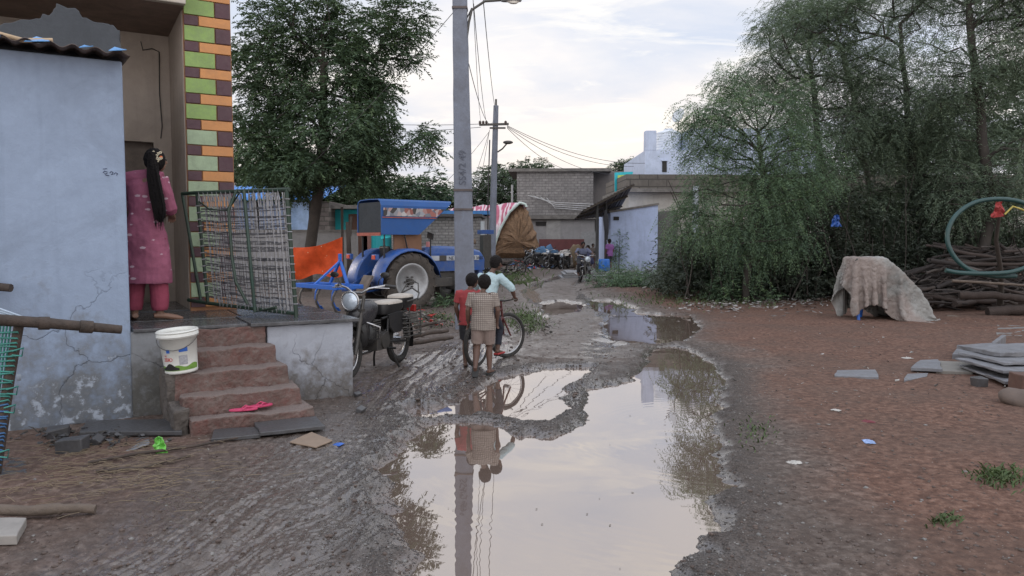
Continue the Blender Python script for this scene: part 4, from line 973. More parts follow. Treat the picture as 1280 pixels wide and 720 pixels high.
# ---- woman on the porch
wp=hl(-1.80,.78,.826); 
t,P,b=person('person','woman in pink printed kurta with long black hair and flowers, standing on the porch',wp,R(2),1.66,
 {**J(head=(.072,.0,.928),neck=(.035,-.01,.86),shL=(-.105,-.005,.815),shR=(.105,-.005,.81),elL=(-.150,.02,.66),wrL=(-.135,.14,.60),elR=(.135,.03,.65),wrR=(.10,.13,.62),
   hipL=(-.05,0,.50),hipR=(.055,0,.50),knL=(-.060,.01,.27),anL=(-.072,-.01,.036),knR=(.062,.01,.27),anR=(.075,-.01,.036)),'ftL':(-.5,.8,-.08),'ftR':(.85,.5,-.05)},SKINB,hs=.058,child=False,headyaw=R(-50),vox=.006)
Mk=printmat('pink printed cotton',(.30,.10,.155),(.60,.47,.52),7,.20,(1,1,2.2))
H=1.66; mb=MB()
rg=[(0,.005,.215,.148,.105),(0,.005,.27,.146,.102),(0,.005,.36,.140,.098),(0,.0,.44,.134,.094),(0,0,.50,.126,.092),(0,0,.56,.110,.084),(0,0,.62,.090,.072),(0,0,.68,.092,.070),(0,0,.74,.104,.072),(0,0,.785,.118,.068),(0,-.002,.815,.100,.052),(.026,-.005,.835,.06,.040),(.033,-.008,.850,.036,.034)]
mb.loft([(a*H,b_*H,c_*H,d_*H*.93,e_*H) for a,b_,c_,d_,e_ in rg],24,power=2.2)
for s,f in (('L',1.0),('R',1.0)):
    a,e,c=P['sh'+s],P['el'+s],P['wr'+s]; mb.tube([a.lerp(P['chest'],.3),a,a.lerp(e,.5),e,e.lerp(c,.25)],[.05*H*.9,.044*H,.040*H,.037*H,.036*H],12)
mb.tube([P['shL'],P['chest'].lerp(P['neck'],.72),P['shR']],[.048*H,.050*H,.048*H],12)
ku=remesh(mb.build('kurta',Mk,t),.0065,2)
bpy.data.textures.new('drape','CLOUDS').noise_scale=.16
dm=ku.modifiers.new('drape','DISPLACE'); dm.texture=bpy.data.textures['drape']; dm.strength=.035; dm.texture_coords='GLOBAL'
mb=MB()
for s,x in (('L',-1),('R',1)):
    mb.loft([(P['an'+s].x,P['an'+s].y+.003,.055*H,.040*H,.042*H),(P['an'+s].x*.99,P['an'+s].y,.075*H,.046*H,.046*H),(P['an'+s].x*.97,.0,.14*H,.050*H,.050*H),(P['kn'+s].x,.005,.24*H,.053*H,.054*H),(P['kn'+s].x*.95,.0,.36*H,.060*H,.062*H),(P['hip'+s].x,0,.48*H,.065*H,.068*H)],16)
o=remesh(mb.build('trousers',printmat('pink trouser cotton',(.28,.060,.095),(.58,.40,.45),9,.10,(1.6,1.6,.8)),t),.0065,2); dm=o.modifiers.new('drape','DISPLACE'); dm.texture=bpy.data.textures['drape']; dm.strength=.02; dm.texture_coords='GLOBAL'
hd=P['head']; mb=MB()
mb.ball(hd+Vector((.005,-.040,.0)),(.098,.085,.112),14,10)
mb.tube([hd+Vector((.0,-.06,.05)),hd+Vector((.018,-.105,-.06)),hd+Vector((.035,-.125,-.20)),hd+Vector((.065,-.135,-.34)),hd+Vector((.085,-.135,-.46)),hd+Vector((.085,-.13,-.54)),hd+Vector((.085,-.128,-.60))],[.056,.045,.044,.048,.044,.028,.010],14,flat=1.1)
o=remesh(mb.build('long_hair',HAIR,t),.006,2); dm=o.modifiers.new('tousle','DISPLACE'); dm.texture=bpy.data.textures.get('tousle') or bpy.data.textures.new('tousle','CLOUDS'); dm.strength=.02; dm.texture_coords='GLOBAL'
mb=MB(); rs=random.Random(2)
for i in range(46):
    x=rs.uniform(-.045,.055); y=rs.uniform(-.02,.01); pts=[hd+Vector((x*.5,-.10+y,.02)),hd+Vector((.03+x,-.145+y,-.16)),hd+Vector((.06+x*1.1,-.160+y,-.34)),hd+Vector((.085+x,-.155+y,-.46+rs.uniform(-.1,0))),hd+Vector((.085+x*.8+rs.uniform(-.02,.02),-.15+y,-.60+rs.uniform(-.08,.08)))]; mb.tube(pts,[.006,.007,.007,.005,.001],4)
mb.build('hair_strands',HAIR,t)
mb=MB(); rs=random.Random(5); Mfl=mat('cream jasmine flowers',(.66,.58,.42),.8,.2); 
for i in range(11):
    p=hd+Vector((.055+rs.uniform(-.035,.035),-.095+rs.uniform(-.012,.012),.03+rs.uniform(-.045,.04))); 
    for q in range(5): a=q*1.257; mb.ball(p+Vector((.009*math.cos(a),-.004,.009*math.sin(a))),(.007,.004,.007),6,4)
fl=mb.build('hair_flowers',Mfl,t); 
mb=MB(); mb.ball(hd+Vector((.085,-.085,.02)),(.016,.010,.014)); mb.ball(hd+Vector((.02,-.12,-.02)),(.012,.008,.012)); mb.build('orange_flower',mat('orange flower',(.65,.16,.05),.7),t)
# ---- boys
SH_W=mat('pale blue school shirt',(.38,.50,.53),.9,.15,8,.5,25,grime=(.3,.36,.38),gamt=.4)
p1=G(604,474); H=1.15
t,P,b=person('person','boy in brown checked shirt and beige shorts walking away from the camera',p1,R(-6),H,
 {**J(head=(.01,.03,.925),neck=(.0,.0,.84),elL=(-.150,-.02,.65),wrL=(-.155,.03,.52),elR=(.15,-.01,.65),wrR=(.13,.07,.53),knL=(-.06,-.0,.28),anL=(-.06,-.13,.085),knR=(.055,.05,.28),anR=(.06,.02,.045)),'ftL':(-.1,.55,-.85),'ftR':(.25,1,-.05)},SKIN,hs=.074,headyaw=R(10))
shirt(t,P,H,plaid('brown checked cloth',(.30,.26,.23),(.05,.035,.03),62),hem=.455,sleeve=.75,rx=.125,ry=.09,hemrx=.125)
trousers(t,P,H,mat('dusty beige shorts',(.20,.15,.13),.9,.2,8,.5,25),to=.85,flare=1.15,name='shorts')
MB().box((P['anL'].x,P['anL'].y+.0,P['anL'].z-.03),(.075,.02,.15),(R(-25),0,0)).build('sandal',mat('dark rubber sandal',(.02,.02,.02),.7),t,bevel=.008)
MB().box((P['anR'].x+.01,P['anR'].y+.04,.012),(.075,.20,.02),(0,0,R(-10))).build('sandal',mat('dark rubber sandal',(.02,.02,.02),.7),t,bevel=.008)
p2=G(588,463); H=1.16
t,P,b=person('person','boy in red shirt and dark shorts walking beside the checked shirt boy',p2,R(-4),H,
 {**J(head=(.02,.03,.925),elL=(-.15,-.01,.65),wrL=(-.13,.05,.52),knL=(-.055,.03,.28),anL=(-.055,.0,.045),knR=(.06,.02,.28),anR=(.06,-.09,.06))},SKIN,hs=.074,headyaw=R(-25))
shirt(t,P,H,mat('red cotton shirt',(.27,.04,.045),.9,.2,8,.5,22,grime=(.25,.03,.03),gamt=.5),hem=.46,sleeve=.72,hemrx=.118,ry=.08)
trousers(t,P,H,mat('black shorts',(.02,.02,.024),.85,.2,8,.5,25),to=.9,flare=1.15,name='shorts')
# bicycle (heading +y local)
def wheel(mb_t,mb_r,mb_s,c,Rr,rt,ax=(1,0,0),ns=20,hub=.022,rim=.012):
    mb_t.torus(c,Rr-rt,rt,ax,44,8); mb_r.torus(c,Rr-rt*2.1,rim,ax,40,6)
    c=Vector(c); q=Vector(ax).to_track_quat('Z','Y').to_matrix()
    mb_r.cyl(c-Vector(ax)*.05,c+Vector(ax)*.05,hub,seg=10)
    for i in range(ns):
        a=2*math.pi*i/ns; a2=a+(.5 if i%2 else -.5); s=1 if i%2 else -1
        mb_s.tube([c+q@Vector((hub*math.cos(a2),hub*math.sin(a2),.03*s)),c+q@Vector(((Rr-rt*2.2)*math.cos(a),(Rr-rt*2.2)*math.sin(a),0))],.0014,4,cap=False)
RUB=mat('black tyre rubber',(.018,.018,.018),.85,.3,12,.6,60,grime=(.10,.085,.07),gamt=.45)
CHR=mat('dull chrome',(.45,.45,.46),.25,.2,8,.1,60,metal=.9,grime=(.2,.17,.14))
BLK=mat('worn black paint',(.016,.016,.017),.4,.3,6,.2,60,grime=(.06,.052,.045),gamt=.25)
STL=mat('dusty dark metal',(.07,.068,.066),.5,.3,8,.4,50,metal=.5,grime=(.12,.10,.08))
rw=G(596,463); fw=G(634,451); 
head=(fw-rw); hz=math.atan2(-head.x,head.y); base=head.length
t=thing('bicycle','dark bicycle with a large spoked front wheel, ridden by the boy in pale shirt','bicycle',rw,hz)
wr=.30; t_,r_,s_=MB(),MB(),MB(); wheel(t_,r_,s_,(0,0,wr),wr,.024); w1=t_.build('wheel',RUB,t); r_.build('rim',CHR,w1); s_.build('spoke_set',CHR,w1)
t_,r_,s_=MB(),MB(),MB(); wheel(t_,r_,s_,(0,base,wr+.0),wr,.026,(math.cos(.42),-math.sin(.42),0)); w2=t_.build('wheel',RUB,t); r_.build('rim',CHR,w2); s_.build('spoke_set',CHR,w2)
mb=MB(); bb=(0,base*.46,.25); sd=(0,base*.30,.60); hdp=(0,base*.80,.66); hl0=(0,base*.83,.56)
for a_,b_ in ((bb,sd),(sd,hdp),(bb,hl0),(hdp,hl0)): mb.cyl(a_,b_,.015)
for s in(-.05,.05): mb.cyl((s,0,wr),(0,bb[1],bb[2]),.010); mb.cyl((s,0,wr),sd,.009); mb.cyl((s,base,wr),hl0,.012)
mb.cyl(hdp,(0,base*.78,.76),.014); mb.build('frame',mat('dark red bicycle paint',(.09,.02,.02),.4,.3),t)
mb=MB().tube([(-.27,base*.66,.80),(-.20,base*.74,.80),(-.05,base*.80,.77),(.05,base*.80,.77),(.20,base*.74,.80),(.27,base*.66,.80)],.011,8); hb_=mb.build('handlebar',STL,t)
MB().ball((0,base*.27,.64),(.075,.12,.035)).build('saddle',BLK,t)
MB().torus(bb,.075,.008,(1,0,0),24,6).cyl((.06,bb[1],bb[2]),(.07,bb[1]+.02,bb[2]-.15),.01).cyl((-.06,bb[1],bb[2]),(-.07,bb[1]-.02,bb[2]+.15),.01).cyl((.03,bb[1]+.02,bb[2]-.15),(.13,bb[1]+.02,bb[2]-.15),.014).cyl((-.03,bb[1]-.02,bb[2]+.15),(-.13,bb[1]-.02,bb[2]+.15),.014).build('crank',STL,t)
# rider: seat at .66, pelvis .72
H=1.22; sy=base*.27
f=lambda x,y,z:(x/H,y/H,z/H)
t,P,b=person('person','boy in pale blue shirt and dark trousers riding the bicycle away',rw,hz,H,
 {'head':f(.05,sy+.20,1.27),'neck':f(.02,sy+.14,1.16),'chest':f(.01,sy+.10,1.02),'waist':f(.0,sy+.04,.86),'pelvis':f(0,sy,.735),
  'shL':f(-.13,sy+.13,1.09),'elL':f(-.23,sy+.22,.95),'wrL':f(-.24,base*.68-.03,.83),'shR':f(.15,sy+.12,1.09),'elR':f(.27,sy+.20,.95),'wrR':f(.26,base*.68-.04,.83),
  'hipL':f(-.07,sy+.01,.70),'knL':f(-.10,sy+.26,.58),'anL':f(-.10,bb[1]-.03,.455),'hipR':f(.07,sy+.01,.70),'knR':f(.10,sy+.20,.44),'anR':f(.10,bb[1]-.02,.165),
  'hdL':(0.2,1,-.3),'hdR':(-.2,1,-.3),'curl':.9},SKIN,hs=.070,headyaw=R(-15))
mb=MB(); mb.tube([P['pelvis']-Vector((0,.01,.03)),P['pelvis']+Vector((0,0,.03)),P['waist'],P['chest'],P['chest'].lerp(P['neck'],.5),P['neck']-Vector((0,0,.02))],[.108,.112,.112,.125,.118,.05],16,flat=1.0)
mb.M=Matrix.Identity(4)
for s in 'LR':
    a,e,c=P['sh'+s],P['el'+s],P['wr'+s]; mb.tube([a.lerp(P['chest'],.35),a,a.lerp(e,.5),e,e.lerp(c,.1)],[.06,.058,.053,.05,.048],12)
o=remesh(mb.build('shirt',SH_W,t),.0065,2); dm=o.modifiers.new('folds','DISPLACE'); dm.texture=bpy.data.textures['folds']; dm.strength=.022; dm.texture_coords='GLOBAL'
trousers(t,P,H,mat('navy trousers',(.016,.018,.028),.85,.2,8,.5,25),to=1.75,name='trousers',r0=.056)
MB().box((P['anR'].x,P['anR'].y+.05,P['anR'].z-.04),(.07,.2,.022)).build('slipper',mat('red slipper',(.30,.03,.03),.6),t,bevel=.006)
# ================================================================ motorcycle
TUR=None
def motorcycle(label,loc,rz,group=None,covers=True):
    t=thing('motorcycle',label,'motorcycle',loc,rz,group); wb=1.24; R1=.285
    for y in (0,wb):
        a,b_,c=MB(),MB(),MB(); wheel(a,b_,c,(0,y,R1),R1,.042 if y==0 else .037,ns=24,hub=.05,rim=.014); w_=a.build('wheel',RUB,t); b_.build('rim',CHR,w_); c.build('spoke_set',CHR,w_)
    # mudguards
    for y,a0,a1,rr in ((0,-20,150,.34),(wb,20,150,.335)):
        vs=[];fs=[];n=16
        for i in range(n+1):
            a=R(a0+(a1-a0)*i/n)
            for x,dr in ((-.065,-.03),(-.05,0),(0,.012),(.05,0),(.065,-.03)): vs.append((x,y-math.cos(a)*(rr+dr),R1+math.sin(a)*(rr+dr)))
        for i in range(n):
            for k in range(4): q=i*5+k; fs.append((q,q+1,q+6,q+5))
        MB().add(vs,fs,True).build('mudguard',BLK,t,solid=.006)
    mb=MB()
    for s in(-1,1):
        mb.cyl((s*.085,wb,R1),(s*.085,wb-.13,.68),.026); mb.cyl((s*.085,wb-.13,.68),(s*.085,wb-.22,.92),.019)
    mb.box((0,wb-.16,.76),(.22,.07,.03)); mb.build('front_fork',STL,t)
    mb=MB(); mb.tube([(-.37,wb-.40,1.01),(-.30,wb-.33,1.03),(-.14,wb-.24,1.0),(-.06,wb-.22,.95),(.06,wb-.22,.95),(.14,wb-.24,1.0),(.30,wb-.33,1.03),(.37,wb-.40,1.01)],.013,8); hb=mb.build('handlebar',CHR,t)
    for s in(-1,1):
        MB().cyl((s*.29,wb-.32,1.03),(s*.38,wb-.41,1.01),.019).build('grip',BLK,hb); MB().tube([(s*.20,wb-.22,1.01),(s*.36,wb-.30,1.0)],.007,6).build('lever',CHR,hb)
    # headlight
    h=MB(); c=(0,wb-.06,.87); h.lathe([(.0,-.10),(.06,-.09),(.095,-.03),(.105,.0)],c,(0,1,.0),22); hh=h.build('headlight',BLK,t)
    MB().torus((0,wb-.055,.87),.103,.010,(0,1,0),26,8).build('chrome_rim',CHR,hh)
    MB().lathe([(.098,0),(.08,.018),(.04,.03),(0,.034)],(0,wb-.06,.87),(0,1,0),22).build('lens',mat('headlight glass',(.55,.62,.70),.08,.25,12,.4,40,metal=.35),hh)
    mb=MB().loft([(0,wb-.30,.60,.09,.20),(0,wb-.33,.66,.125,.235),(0,wb-.34,.74,.145,.25),(0,wb-.36,.80,.135,.23),(0,wb-.37,.85,.07,.14)],20); tnk=mb.build('fuel_tank',mat('dark tank paint',(.03,.03,.035),.3,.3,5,grime=(.10,.09,.08),gamt=.3),t)
    # seat with pale covers
    sb=MB(); sb.loft([(0,.30,.66,.105,.24),(0,.28,.72,.13,.27),(0,.28,.78,.125,.26)],18,power=3.2); seat=sb.build('seat',BLK,t,bevel=.01)
    s2=MB().loft([(0,-.07,.69,.10,.17),(0,-.08,.75,.13,.20),(0,-.08,.83,.13,.19)],18,power=3.2).build('pillion_seat',BLK,t)
    if covers:
        Mcv=mat('dusty beige seat cover',(.42,.38,.33),.6,.2,7,.6,20,grime=(.25,.2,.17),gamt=.4)
        MB().loft([(0,.28,.775,.130,.26),(0,.28,.80,.125,.25),(0,.28,.815,.08,.19),(0,.28,.818,.01,.02)],18,power=3).build('seat_cover',Mcv,seat)
        MB().loft([(0,-.08,.825,.135,.195),(0,-.08,.850,.13,.185),(0,-.08,.865,.08,.13),(0,-.08,.868,.01,.02)],18,power=3).build('seat_cover',Mcv,s2)
    for s in(-1,1):
        pt=[(0,.16,.42),(0,.02,.50),(0,-.02,.62),(0,.20,.68),(0,.48,.66),(0,.44,.50),(0,.34,.42)]
        MB().plate([(s*.12,y,z) for _,y,z in pt],.02*s if True else 0).build('side_panel',mat('charcoal side panel',(.022,.022,.024),.4,.3,5,grime=(.08,.075,.065),gamt=.3),t,bevel=.006)
    mb=MB(); 
    mb.box((0,.62,.36),(.22,.30,.20)); 
    for k in range(7): mb.box((0,.74+.0,.44+.028*k),(.20,.19,.014))
    mb.cyl((-.13,.58,.36),(.13,.58,.36),.10); mb.cyl((.0,.74,.42),(0,.72,.62),.06); mb.build('engine',STL,t,bevel=.004)
    mb=MB(); mb.tube([(.11,.80,.45),(.13,.92,.30),(.15,.70,.20),(.16,.45,.20),(.16,.30,.22)],.022,8); mb.tube([(.165,.42,.22),(.17,.25,.235),(.18,-.28,.30),(.18,-.36,.31)],[.03,.048,.048,.02],12); mb.build('exhaust',CHR,t)
    mb=MB()
    for s in(-1,1):
        mb.cyl((s*.07,wb-.26,.80),(s*.09,.55,.28),.018); mb.cyl((s*.09,.62,.62),(s*.10,-.05,.66),.014); mb.cyl((s*.11,0,R1),(s*.10,.52,.34),.016); mb.cyl((s*.10,.50,.34),(s*.09,.45,.66),.014)
    mb.build('frame',BLK,t)
    for s in(-1,1):
        m_=MB(); m_.cyl((s*.125,.0,R1),(s*.125,.10,.66),.014)
        for k in range(9): m_.torus((s*.125,.018+.0095*k,R1+.05+.035*k),.032,.008,(0,.26,.96),14,5)
        m_.build('shock_absorber',STL,t)
    m_=MB().tube([(-.15,.05,.78),(-.17,-.22,.80),(-.12,-.38,.86),(0,-.42,.92),(.12,-.38,.86),(.17,-.22,.80),(.15,.05,.78)],.011,8); m_.tube([(-.12,-.36,.86),(-.08,-.44,.98),(0,-.46,1.0),(.08,-.44,.98),(.12,-.36,.86)],.009,6); m_.build('grab_rail',STL,t)
    m_=MB()
    for k in range(6): m_.tube([(-.16,.20,.36+.055*k),(-.22,.16,.36+.055*k),(-.23,-.20,.36+.055*k),(-.16,-.26,.36+.055*k)],.008,6)
    for y in(.14,-.18): m_.cyl((-.225,y,.34),(-.225,y,.72),.009)
    m_.build('side_guard',STL,t)
    MB().box((0,-.40,.66),(.12,.05,.09)).build('tail_light',mat('red lens',(.35,.02,.015),.2),t,bevel=.01)
    MB().plate([(-.08,-.46,.46),(.08,-.46,.46),(.07,-.42,.60),(-.07,-.42,.60)],.01).build('number_plate',mat('dusty number plate',(.30,.29,.27),.7),t)
    m_=MB()
    for s in(-1,1): m_.tube([(s*.10,.42,.26),(s*.14,.38,.12),(s*.17,.32,.005)],.013,6); m_.tube([(s*.10,.55,.27),(s*.24,.55,.27)],.014,6)
    m_.build('stand',BLK,t)
    for s in(-1,1): MB().tube([(s*.23,wb-.27,1.03),(s*.26,wb-.25,1.10),(s*.30,wb-.26,1.14)],.006,5).ball((s*.32,wb-.27,1.15),(.06,.012,.035),10,6).build('mirror',BLK,t)
    m_=MB().tube([(-.07,wb-.34,.42),(-.22,wb-.30,.42),(-.24,wb-.30,.56),(-.07,wb-.26,.62)],.012,6); m_.tube([(.07,wb-.34,.42),(.22,wb-.30,.42),(.24,wb-.30,.56),(.07,wb-.26,.62)],.012,6); m_.build('leg_guard',CHR,t)
    MB().ball((0,wb-.30,.50),(.10,.09,.20)).ball((0,.80,.46),(.11,.10,.15)).build('front_cover',BLK,t)
    return t
rwp=G(498,459); 
moto=motorcycle('black motorcycle with beige seat covers and round headlight parked beside the porch',rwp,math.atan2(.30,-.95))
# ================================================================ tractor
BLU=mat('tractor blue paint',(.009,.070,.29),.42,.22,3,.2,40,grime=(.10,.12,.17),gamt=.6)
CAN=mat('blue canopy vinyl',(.014,.080,.27),.6,.15,3,.25,30,grime=(.03,.08,.2),gamt=.4)
TYR=mat('dusty tractor tyre',(.045,.040,.036),.92,.35,6,.8,30,grime=(.13,.105,.085),gamt=.6,bd=.01)
def agtyre(mb,c,Rr,wd,nl=18):
    c=Vector(c); q=Vector((1,0,0)).to_track_quat('Z','Y').to_matrix(); h=wd/2
    pr=[(Rr*.60,-h*.8),(Rr*.66,-h),(Rr*.86,-h*1.05),(Rr*.95,-h*.85),(Rr*.965,0),(Rr*.95,h*.85),(Rr*.86,h*1.05),(Rr*.66,h),(Rr*.60,h*.8)]
    mb.lathe(pr,c,(1,0,0),40)
    for i in range(nl):
        for s in(-1,1):
            a=2*math.pi*(i+(.5 if s>0 else 0))/nl; a2=a+.20
            p0=q@Vector((Rr*.975*math.cos(a2),Rr*.975*math.sin(a2),0)); p1=q@Vector((Rr*.95*math.cos(a),Rr*.95*math.sin(a),h*1.02*s)); p2=q@Vector((Rr*.84*math.cos(a-.05),Rr*.84*math.sin(a-.05),h*1.06*s))
            mb.bar(c+p0,c+p1,.035,.035); mb.bar(c+p1,c+p2,.035,.03)
tp=at(511,389); h_=Vector((.78,.63,0)).normalized(); hz=math.atan2(-h_.x,h_.y)
rgt=Vector((h_.y,-h_.x,0)); org=Vector((tp.x,tp.y,0))-rgt*.66
tr=thing('tractor','blue tractor with blue canopy over the seat, parked behind the concrete pole','tractor',org,hz)
for s in(-1,1):
    w_=MB(); agtyre(w_,(s*.66,0,.665),.665,.34); o=w_.build('rear_wheel',TYR,tr,bevel=.004)
    rm=MB().lathe([(.0,.0),(.07,.0),(.10,.02),(.15,.01),(.20,.05),(.30,.06),(.33,.12),(.38,.15),(.42,.17),(.42,-.13),(.37,-.13)],(s*.66,0,.665),(s,0,0),28).build('rim',mat('pale silver rim',(.40,.41,.42),.45,.2,6,.2,40,metal=.4,grime=(.2,.17,.15)),o)
    hb=MB().cyl((s*.66,0,.665),(s*.80,0,.665),.07)
    for k in range(6): a=k*1.047; hb.cyl((s*.70,.12*math.cos(a),.665+.12*math.sin(a)),(s*.745,.12*math.cos(a),.665+.12*math.sin(a)),.018)
    hb.build('hub',STL,o)
    w_=MB(); agtyre(w_,(s*.60,1.85,.38),.38,.17,14); o=w_.build('front_wheel',TYR,tr,bevel=.003); MB().lathe([(0,.0),(.08,.02),(.16,.03),(.20,.07),(.235,.08)],(s*.60,1.85,.38),(s,0,0),22).build('rim',mat('pale silver rim',(.4,.41,.42),.45),o)
    # fender
    vs=[];fs=[];n=14
    for i in range(n+1):
        a=R(-8+178*i/n)
        if i<=n:
            y,z=-math.cos(a)*.76,.665+math.sin(a)*.74
            for x in (.34,.46,.80,.84): vs.append((s*x,y,z-(.05 if x==.84 else 0)))
    for i in range(n):
        for k in range(3): q=i*4+k; fs.append((q,q+1,q+5,q+4))
    fd=MB().add(vs,fs,True); fd.add([(s*.34,-math.cos(R(-8+178*i/n))*.76,.665+math.sin(R(-8+178*i/n))*.74) for i in range(n+1)],[tuple(range(n+1))]); fo=fd.build('fender',BLU,tr,solid=.015)
    MB().box((s*.60,-.80,1.22),(.22,.07,.13)).build('light_box',BLU,fo,bevel=.01); MB().box((s*.60,-.845,1.22),(.13,.03,.09)).build('tail_light',mat('orange red lens',(.55,.07,.03),.3),fo,bevel=.008)
mb=MB(); mb.box((0,.3,.72),(.40,1.5,.42)); mb.box((0,1.35,.66),(.30,1.2,.35)); mb.cyl((-.55,0,.665),(.55,0,.665),.10); mb.bar((-.55,1.85,.42),(.55,1.85,.42),.09,.10); mb.box((.22,1.2,.60),(.16,.5,.22)); mb.box((-.1,-.45,.60),(.3,.5,.3)); mb.build('chassis',STL,tr,bevel=.015)
mb=MB(); 
hood=[(.72,1.02,1.30),(.95,1.04,1.34),(1.3,1.06,1.34),(2.0,1.05,1.30),(2.34,1.0,1.22),(2.43,.92,1.08)]
vs=[];fs=[]
prof=[(-.26,.0),(-.27,.7),(-.24,.9),(-.16,1.0),(.16,1.0),(.24,.9),(.27,.7),(.26,0)]
for y,_,zt_ in hood:
    for x,k in prof: vs.append((x,y,.86+(zt_+.12-.86)*k))
for i in range(len(hood)-1):
    for k in range(7): q=i*8+k; fs.append((q,q+8,q+9,q+1))
fs.append(tuple(range(8))); fs.append(tuple(range(len(vs)-8,len(vs)))[::-1])
bn=MB().add(vs,fs).build('bonnet',BLU,tr,bevel=.012)
for s in(-1,1):
    MB().box((s*.277,1.55,1.17),(.012,1.4,.115)).build('side_decal',mat('pale grey decal strip',(.38,.40,.43),.5,.2,9),bn)
    MB().box((s*.285,1.18,1.17),(.01,.20,.13),(0,0,0)).build('decal_badge',mat('dark decal badge',(.05,.045,.04),.5),bn,bevel=.004)
tx=mat('dark lettering',(.015,.016,.03),.5)
text('lettering','NE',.12,tx,bn,(.2915,1.34,1.125),(R(90),0,R(90))); text('lettering','NH 3600',.11,tx,bn,(.2915,1.95,1.13),(R(90),0,R(90)))
text('lettering','NH 3600',.11,tx,bn,(-.2915,2.2,1.13),(R(90),0,R(-90)))
mb=MB(); mb.box((0,2.33,.80),(.5,.12,.50)); mb.box((0,2.42,.62),(.55,.10,.16)); mb.build('front_grille',BLU,tr,bevel=.02)
mb=MB(); mb.cyl((.1,2.15,1.3),(.1,2.15,1.52),.035); mb.lathe([(0,0),(.11,0),(.12,.03),(.12,.10),(.09,.13),(0,.14)],(.1,2.15,1.50)); mb.build('air_cleaner',mat('rusty brown cap',(.12,.085,.06),.7),tr)
mb=MB(); mb.cyl((.30,.82,1.2),(.30,.82,1.62),.018); mb.box((.30,.82,1.70),(.22,.05,.15),(0,R(12),0)); mb.build('mirror',BLK,tr,bevel=.01)
sb=MB(); sb.box((0,.0,1.02),(.42,.40,.10)); sb.box((0,-.20,1.25),(.42,.08,.42),(R(8),0,0)); sb.build('seat',BLK,tr,bevel=.03)
mb=MB().cyl((0,.62,1.1),(0,.42,1.42),.025); mb.torus((0,.40,1.44),.19,.014,(0,-.45,.9)); 
for k in range(3): a=k*2.09; mb.cyl((0,.40,1.44),(.19*math.cos(a),.40+.17*math.sin(a),1.44+.08*math.sin(a)),.010)
mb.build('steering_wheel',BLK,tr)
MB().box((0,.70,1.15),(.50,.14,.42),(R(-15),0,0)).build('dashboard',BLU,tr,bevel=.02)
mb=MB(); mb.box((.48,.45,.62),(.30,.5,.04)); mb.box((-.48,.45,.62),(.30,.5,.04)); mb.build('footboard',STL,tr)
# canopy: dark back opening, tapering sides with a picture strip
cz0,cz1=1.72,2.48; mb=MB()
for s in(-1,1):
    mb.cyl((s*.50,-.52,1.1),(s*.50,-.52,cz0+.1),.022); mb.tube([(s*.50,-.52,1.72),(s*.50,-.2,1.78),(s*.50,.0,1.72),(s*.50,.10,1.3)],.016,6)
mb.cyl((-.50,-.52,1.73),(.50,-.52,1.73),.022); mb.build('canopy_frame',BLK,tr)
vs=[];
top=MB()
def side(s): return [(s*.55,-.62,cz0),(s*.55,.55,cz0),(s*.55,1.20,cz1-.05),(s*.55,-.62,cz1)]
cn=MB(); 
pr_=[(-.55,cz0),(-.55,cz1-.12),(-.50,cz1-.02),(-.40,cz1+.02),(0,cz1+.03),(.40,cz1+.02),(.50,cz1-.02),(.55,cz1-.12),(.55,cz0)]
def yfront(z): return .35+(z-cz0)/(cz1-cz0)*.95
vs=[(x,-.62,z) for x,z in pr_]+[(x,yfront(z),z) for x,z in pr_]
fs=[(k,k+1,k+10,k+9) for k in range(8)]
cn.add(vs,fs); co_=cn.build('canopy',CAN,tr,solid=.02)
MB().box((0,-.60,(cz0+cz1)/2-.02),(1.04,.012,cz1-cz0-.04)).build('dark_back',mat('canopy interior shade',(.022,.028,.035),.8),co_)  # dark sheet stands in for the shade inside the open canopy back
MB().box((0,-.635,cz0+.01),(1.08,.02,.07)).build('red_band',mat('faded red band',(.35,.09,.06),.7,.4,20),co_)
mb=MB()
for s in(-1,1): 
    z0_,z1_=2.13,2.31; mb.plate([(s*.572,-.57,z0_),(s*.572,yfront(z0_)-.04,z0_),(s*.572,yfront(z1_)-.04,z1_),(s*.572,-.57,z1_)][::s],.004)
m,nt,b=newmat('printed picture strip'); co=objco(nt); v=nn(nt,'ShaderNodeTexVoronoi'); v.inputs['Scale'].default_value=9; nt.links.new(co,v.inputs['Vector'])
c=ramp(nt,v.outputs['Color'],[(.15,(.04,.035,.035)),(.4,(.30,.10,.08)),(.55,(.45,.43,.42)),(.75,(.10,.12,.16)),(.95,(.5,.5,.52))]); nt.links.new(c,b.inputs['Base Color'])
mb.build('picture_strip',m,co_)
mb=MB()
for s in(-1,1): mb.bar((s*.578,-.6,2.10),(s*.578,yfront(2.1)-.02,2.10),.012,.02)
mb.build('red_trim',mat('faded red band',(.35,.09,.06),.7,.4,20),co_)
MB().box((.40,.14,1.55),(.05,.72,.36)).build('side_board',mat('brown ply board',(.20,.10,.055),.7,.2,5),tr,bevel=.005)
MB().plate([(.50,-.60,1.62),(.50,-.36,1.66),(.50,-.36,1.86),(.50,-.60,1.72)],.01).build('turquoise_patch',mat('turquoise sheet',(.03,.50,.55),.6),tr)
MB().box((.50,.62,1.50),(.12,.02,.12)).build('small_sign',mat('pink sticker',(.6,.25,.25),.6),tr)
mb=MB(); mb.box((.40,-.98,.60),(.40,.5,.04),(R(60),0,0)); mb.build('toolbox_board',mat('dusty brown board',(.14,.11,.09),.9,.4,4),tr)
mb=MB(); 
for s in(-1,1): mb.bar((s*.25,-.4,.5),(s*.42,-1.1,.45),.05,.03); mb.bar((s*.25,-.35,.95),(s*.40,-1.0,.5),.03,.03)
mb.build('lift_arm',BLU,tr)
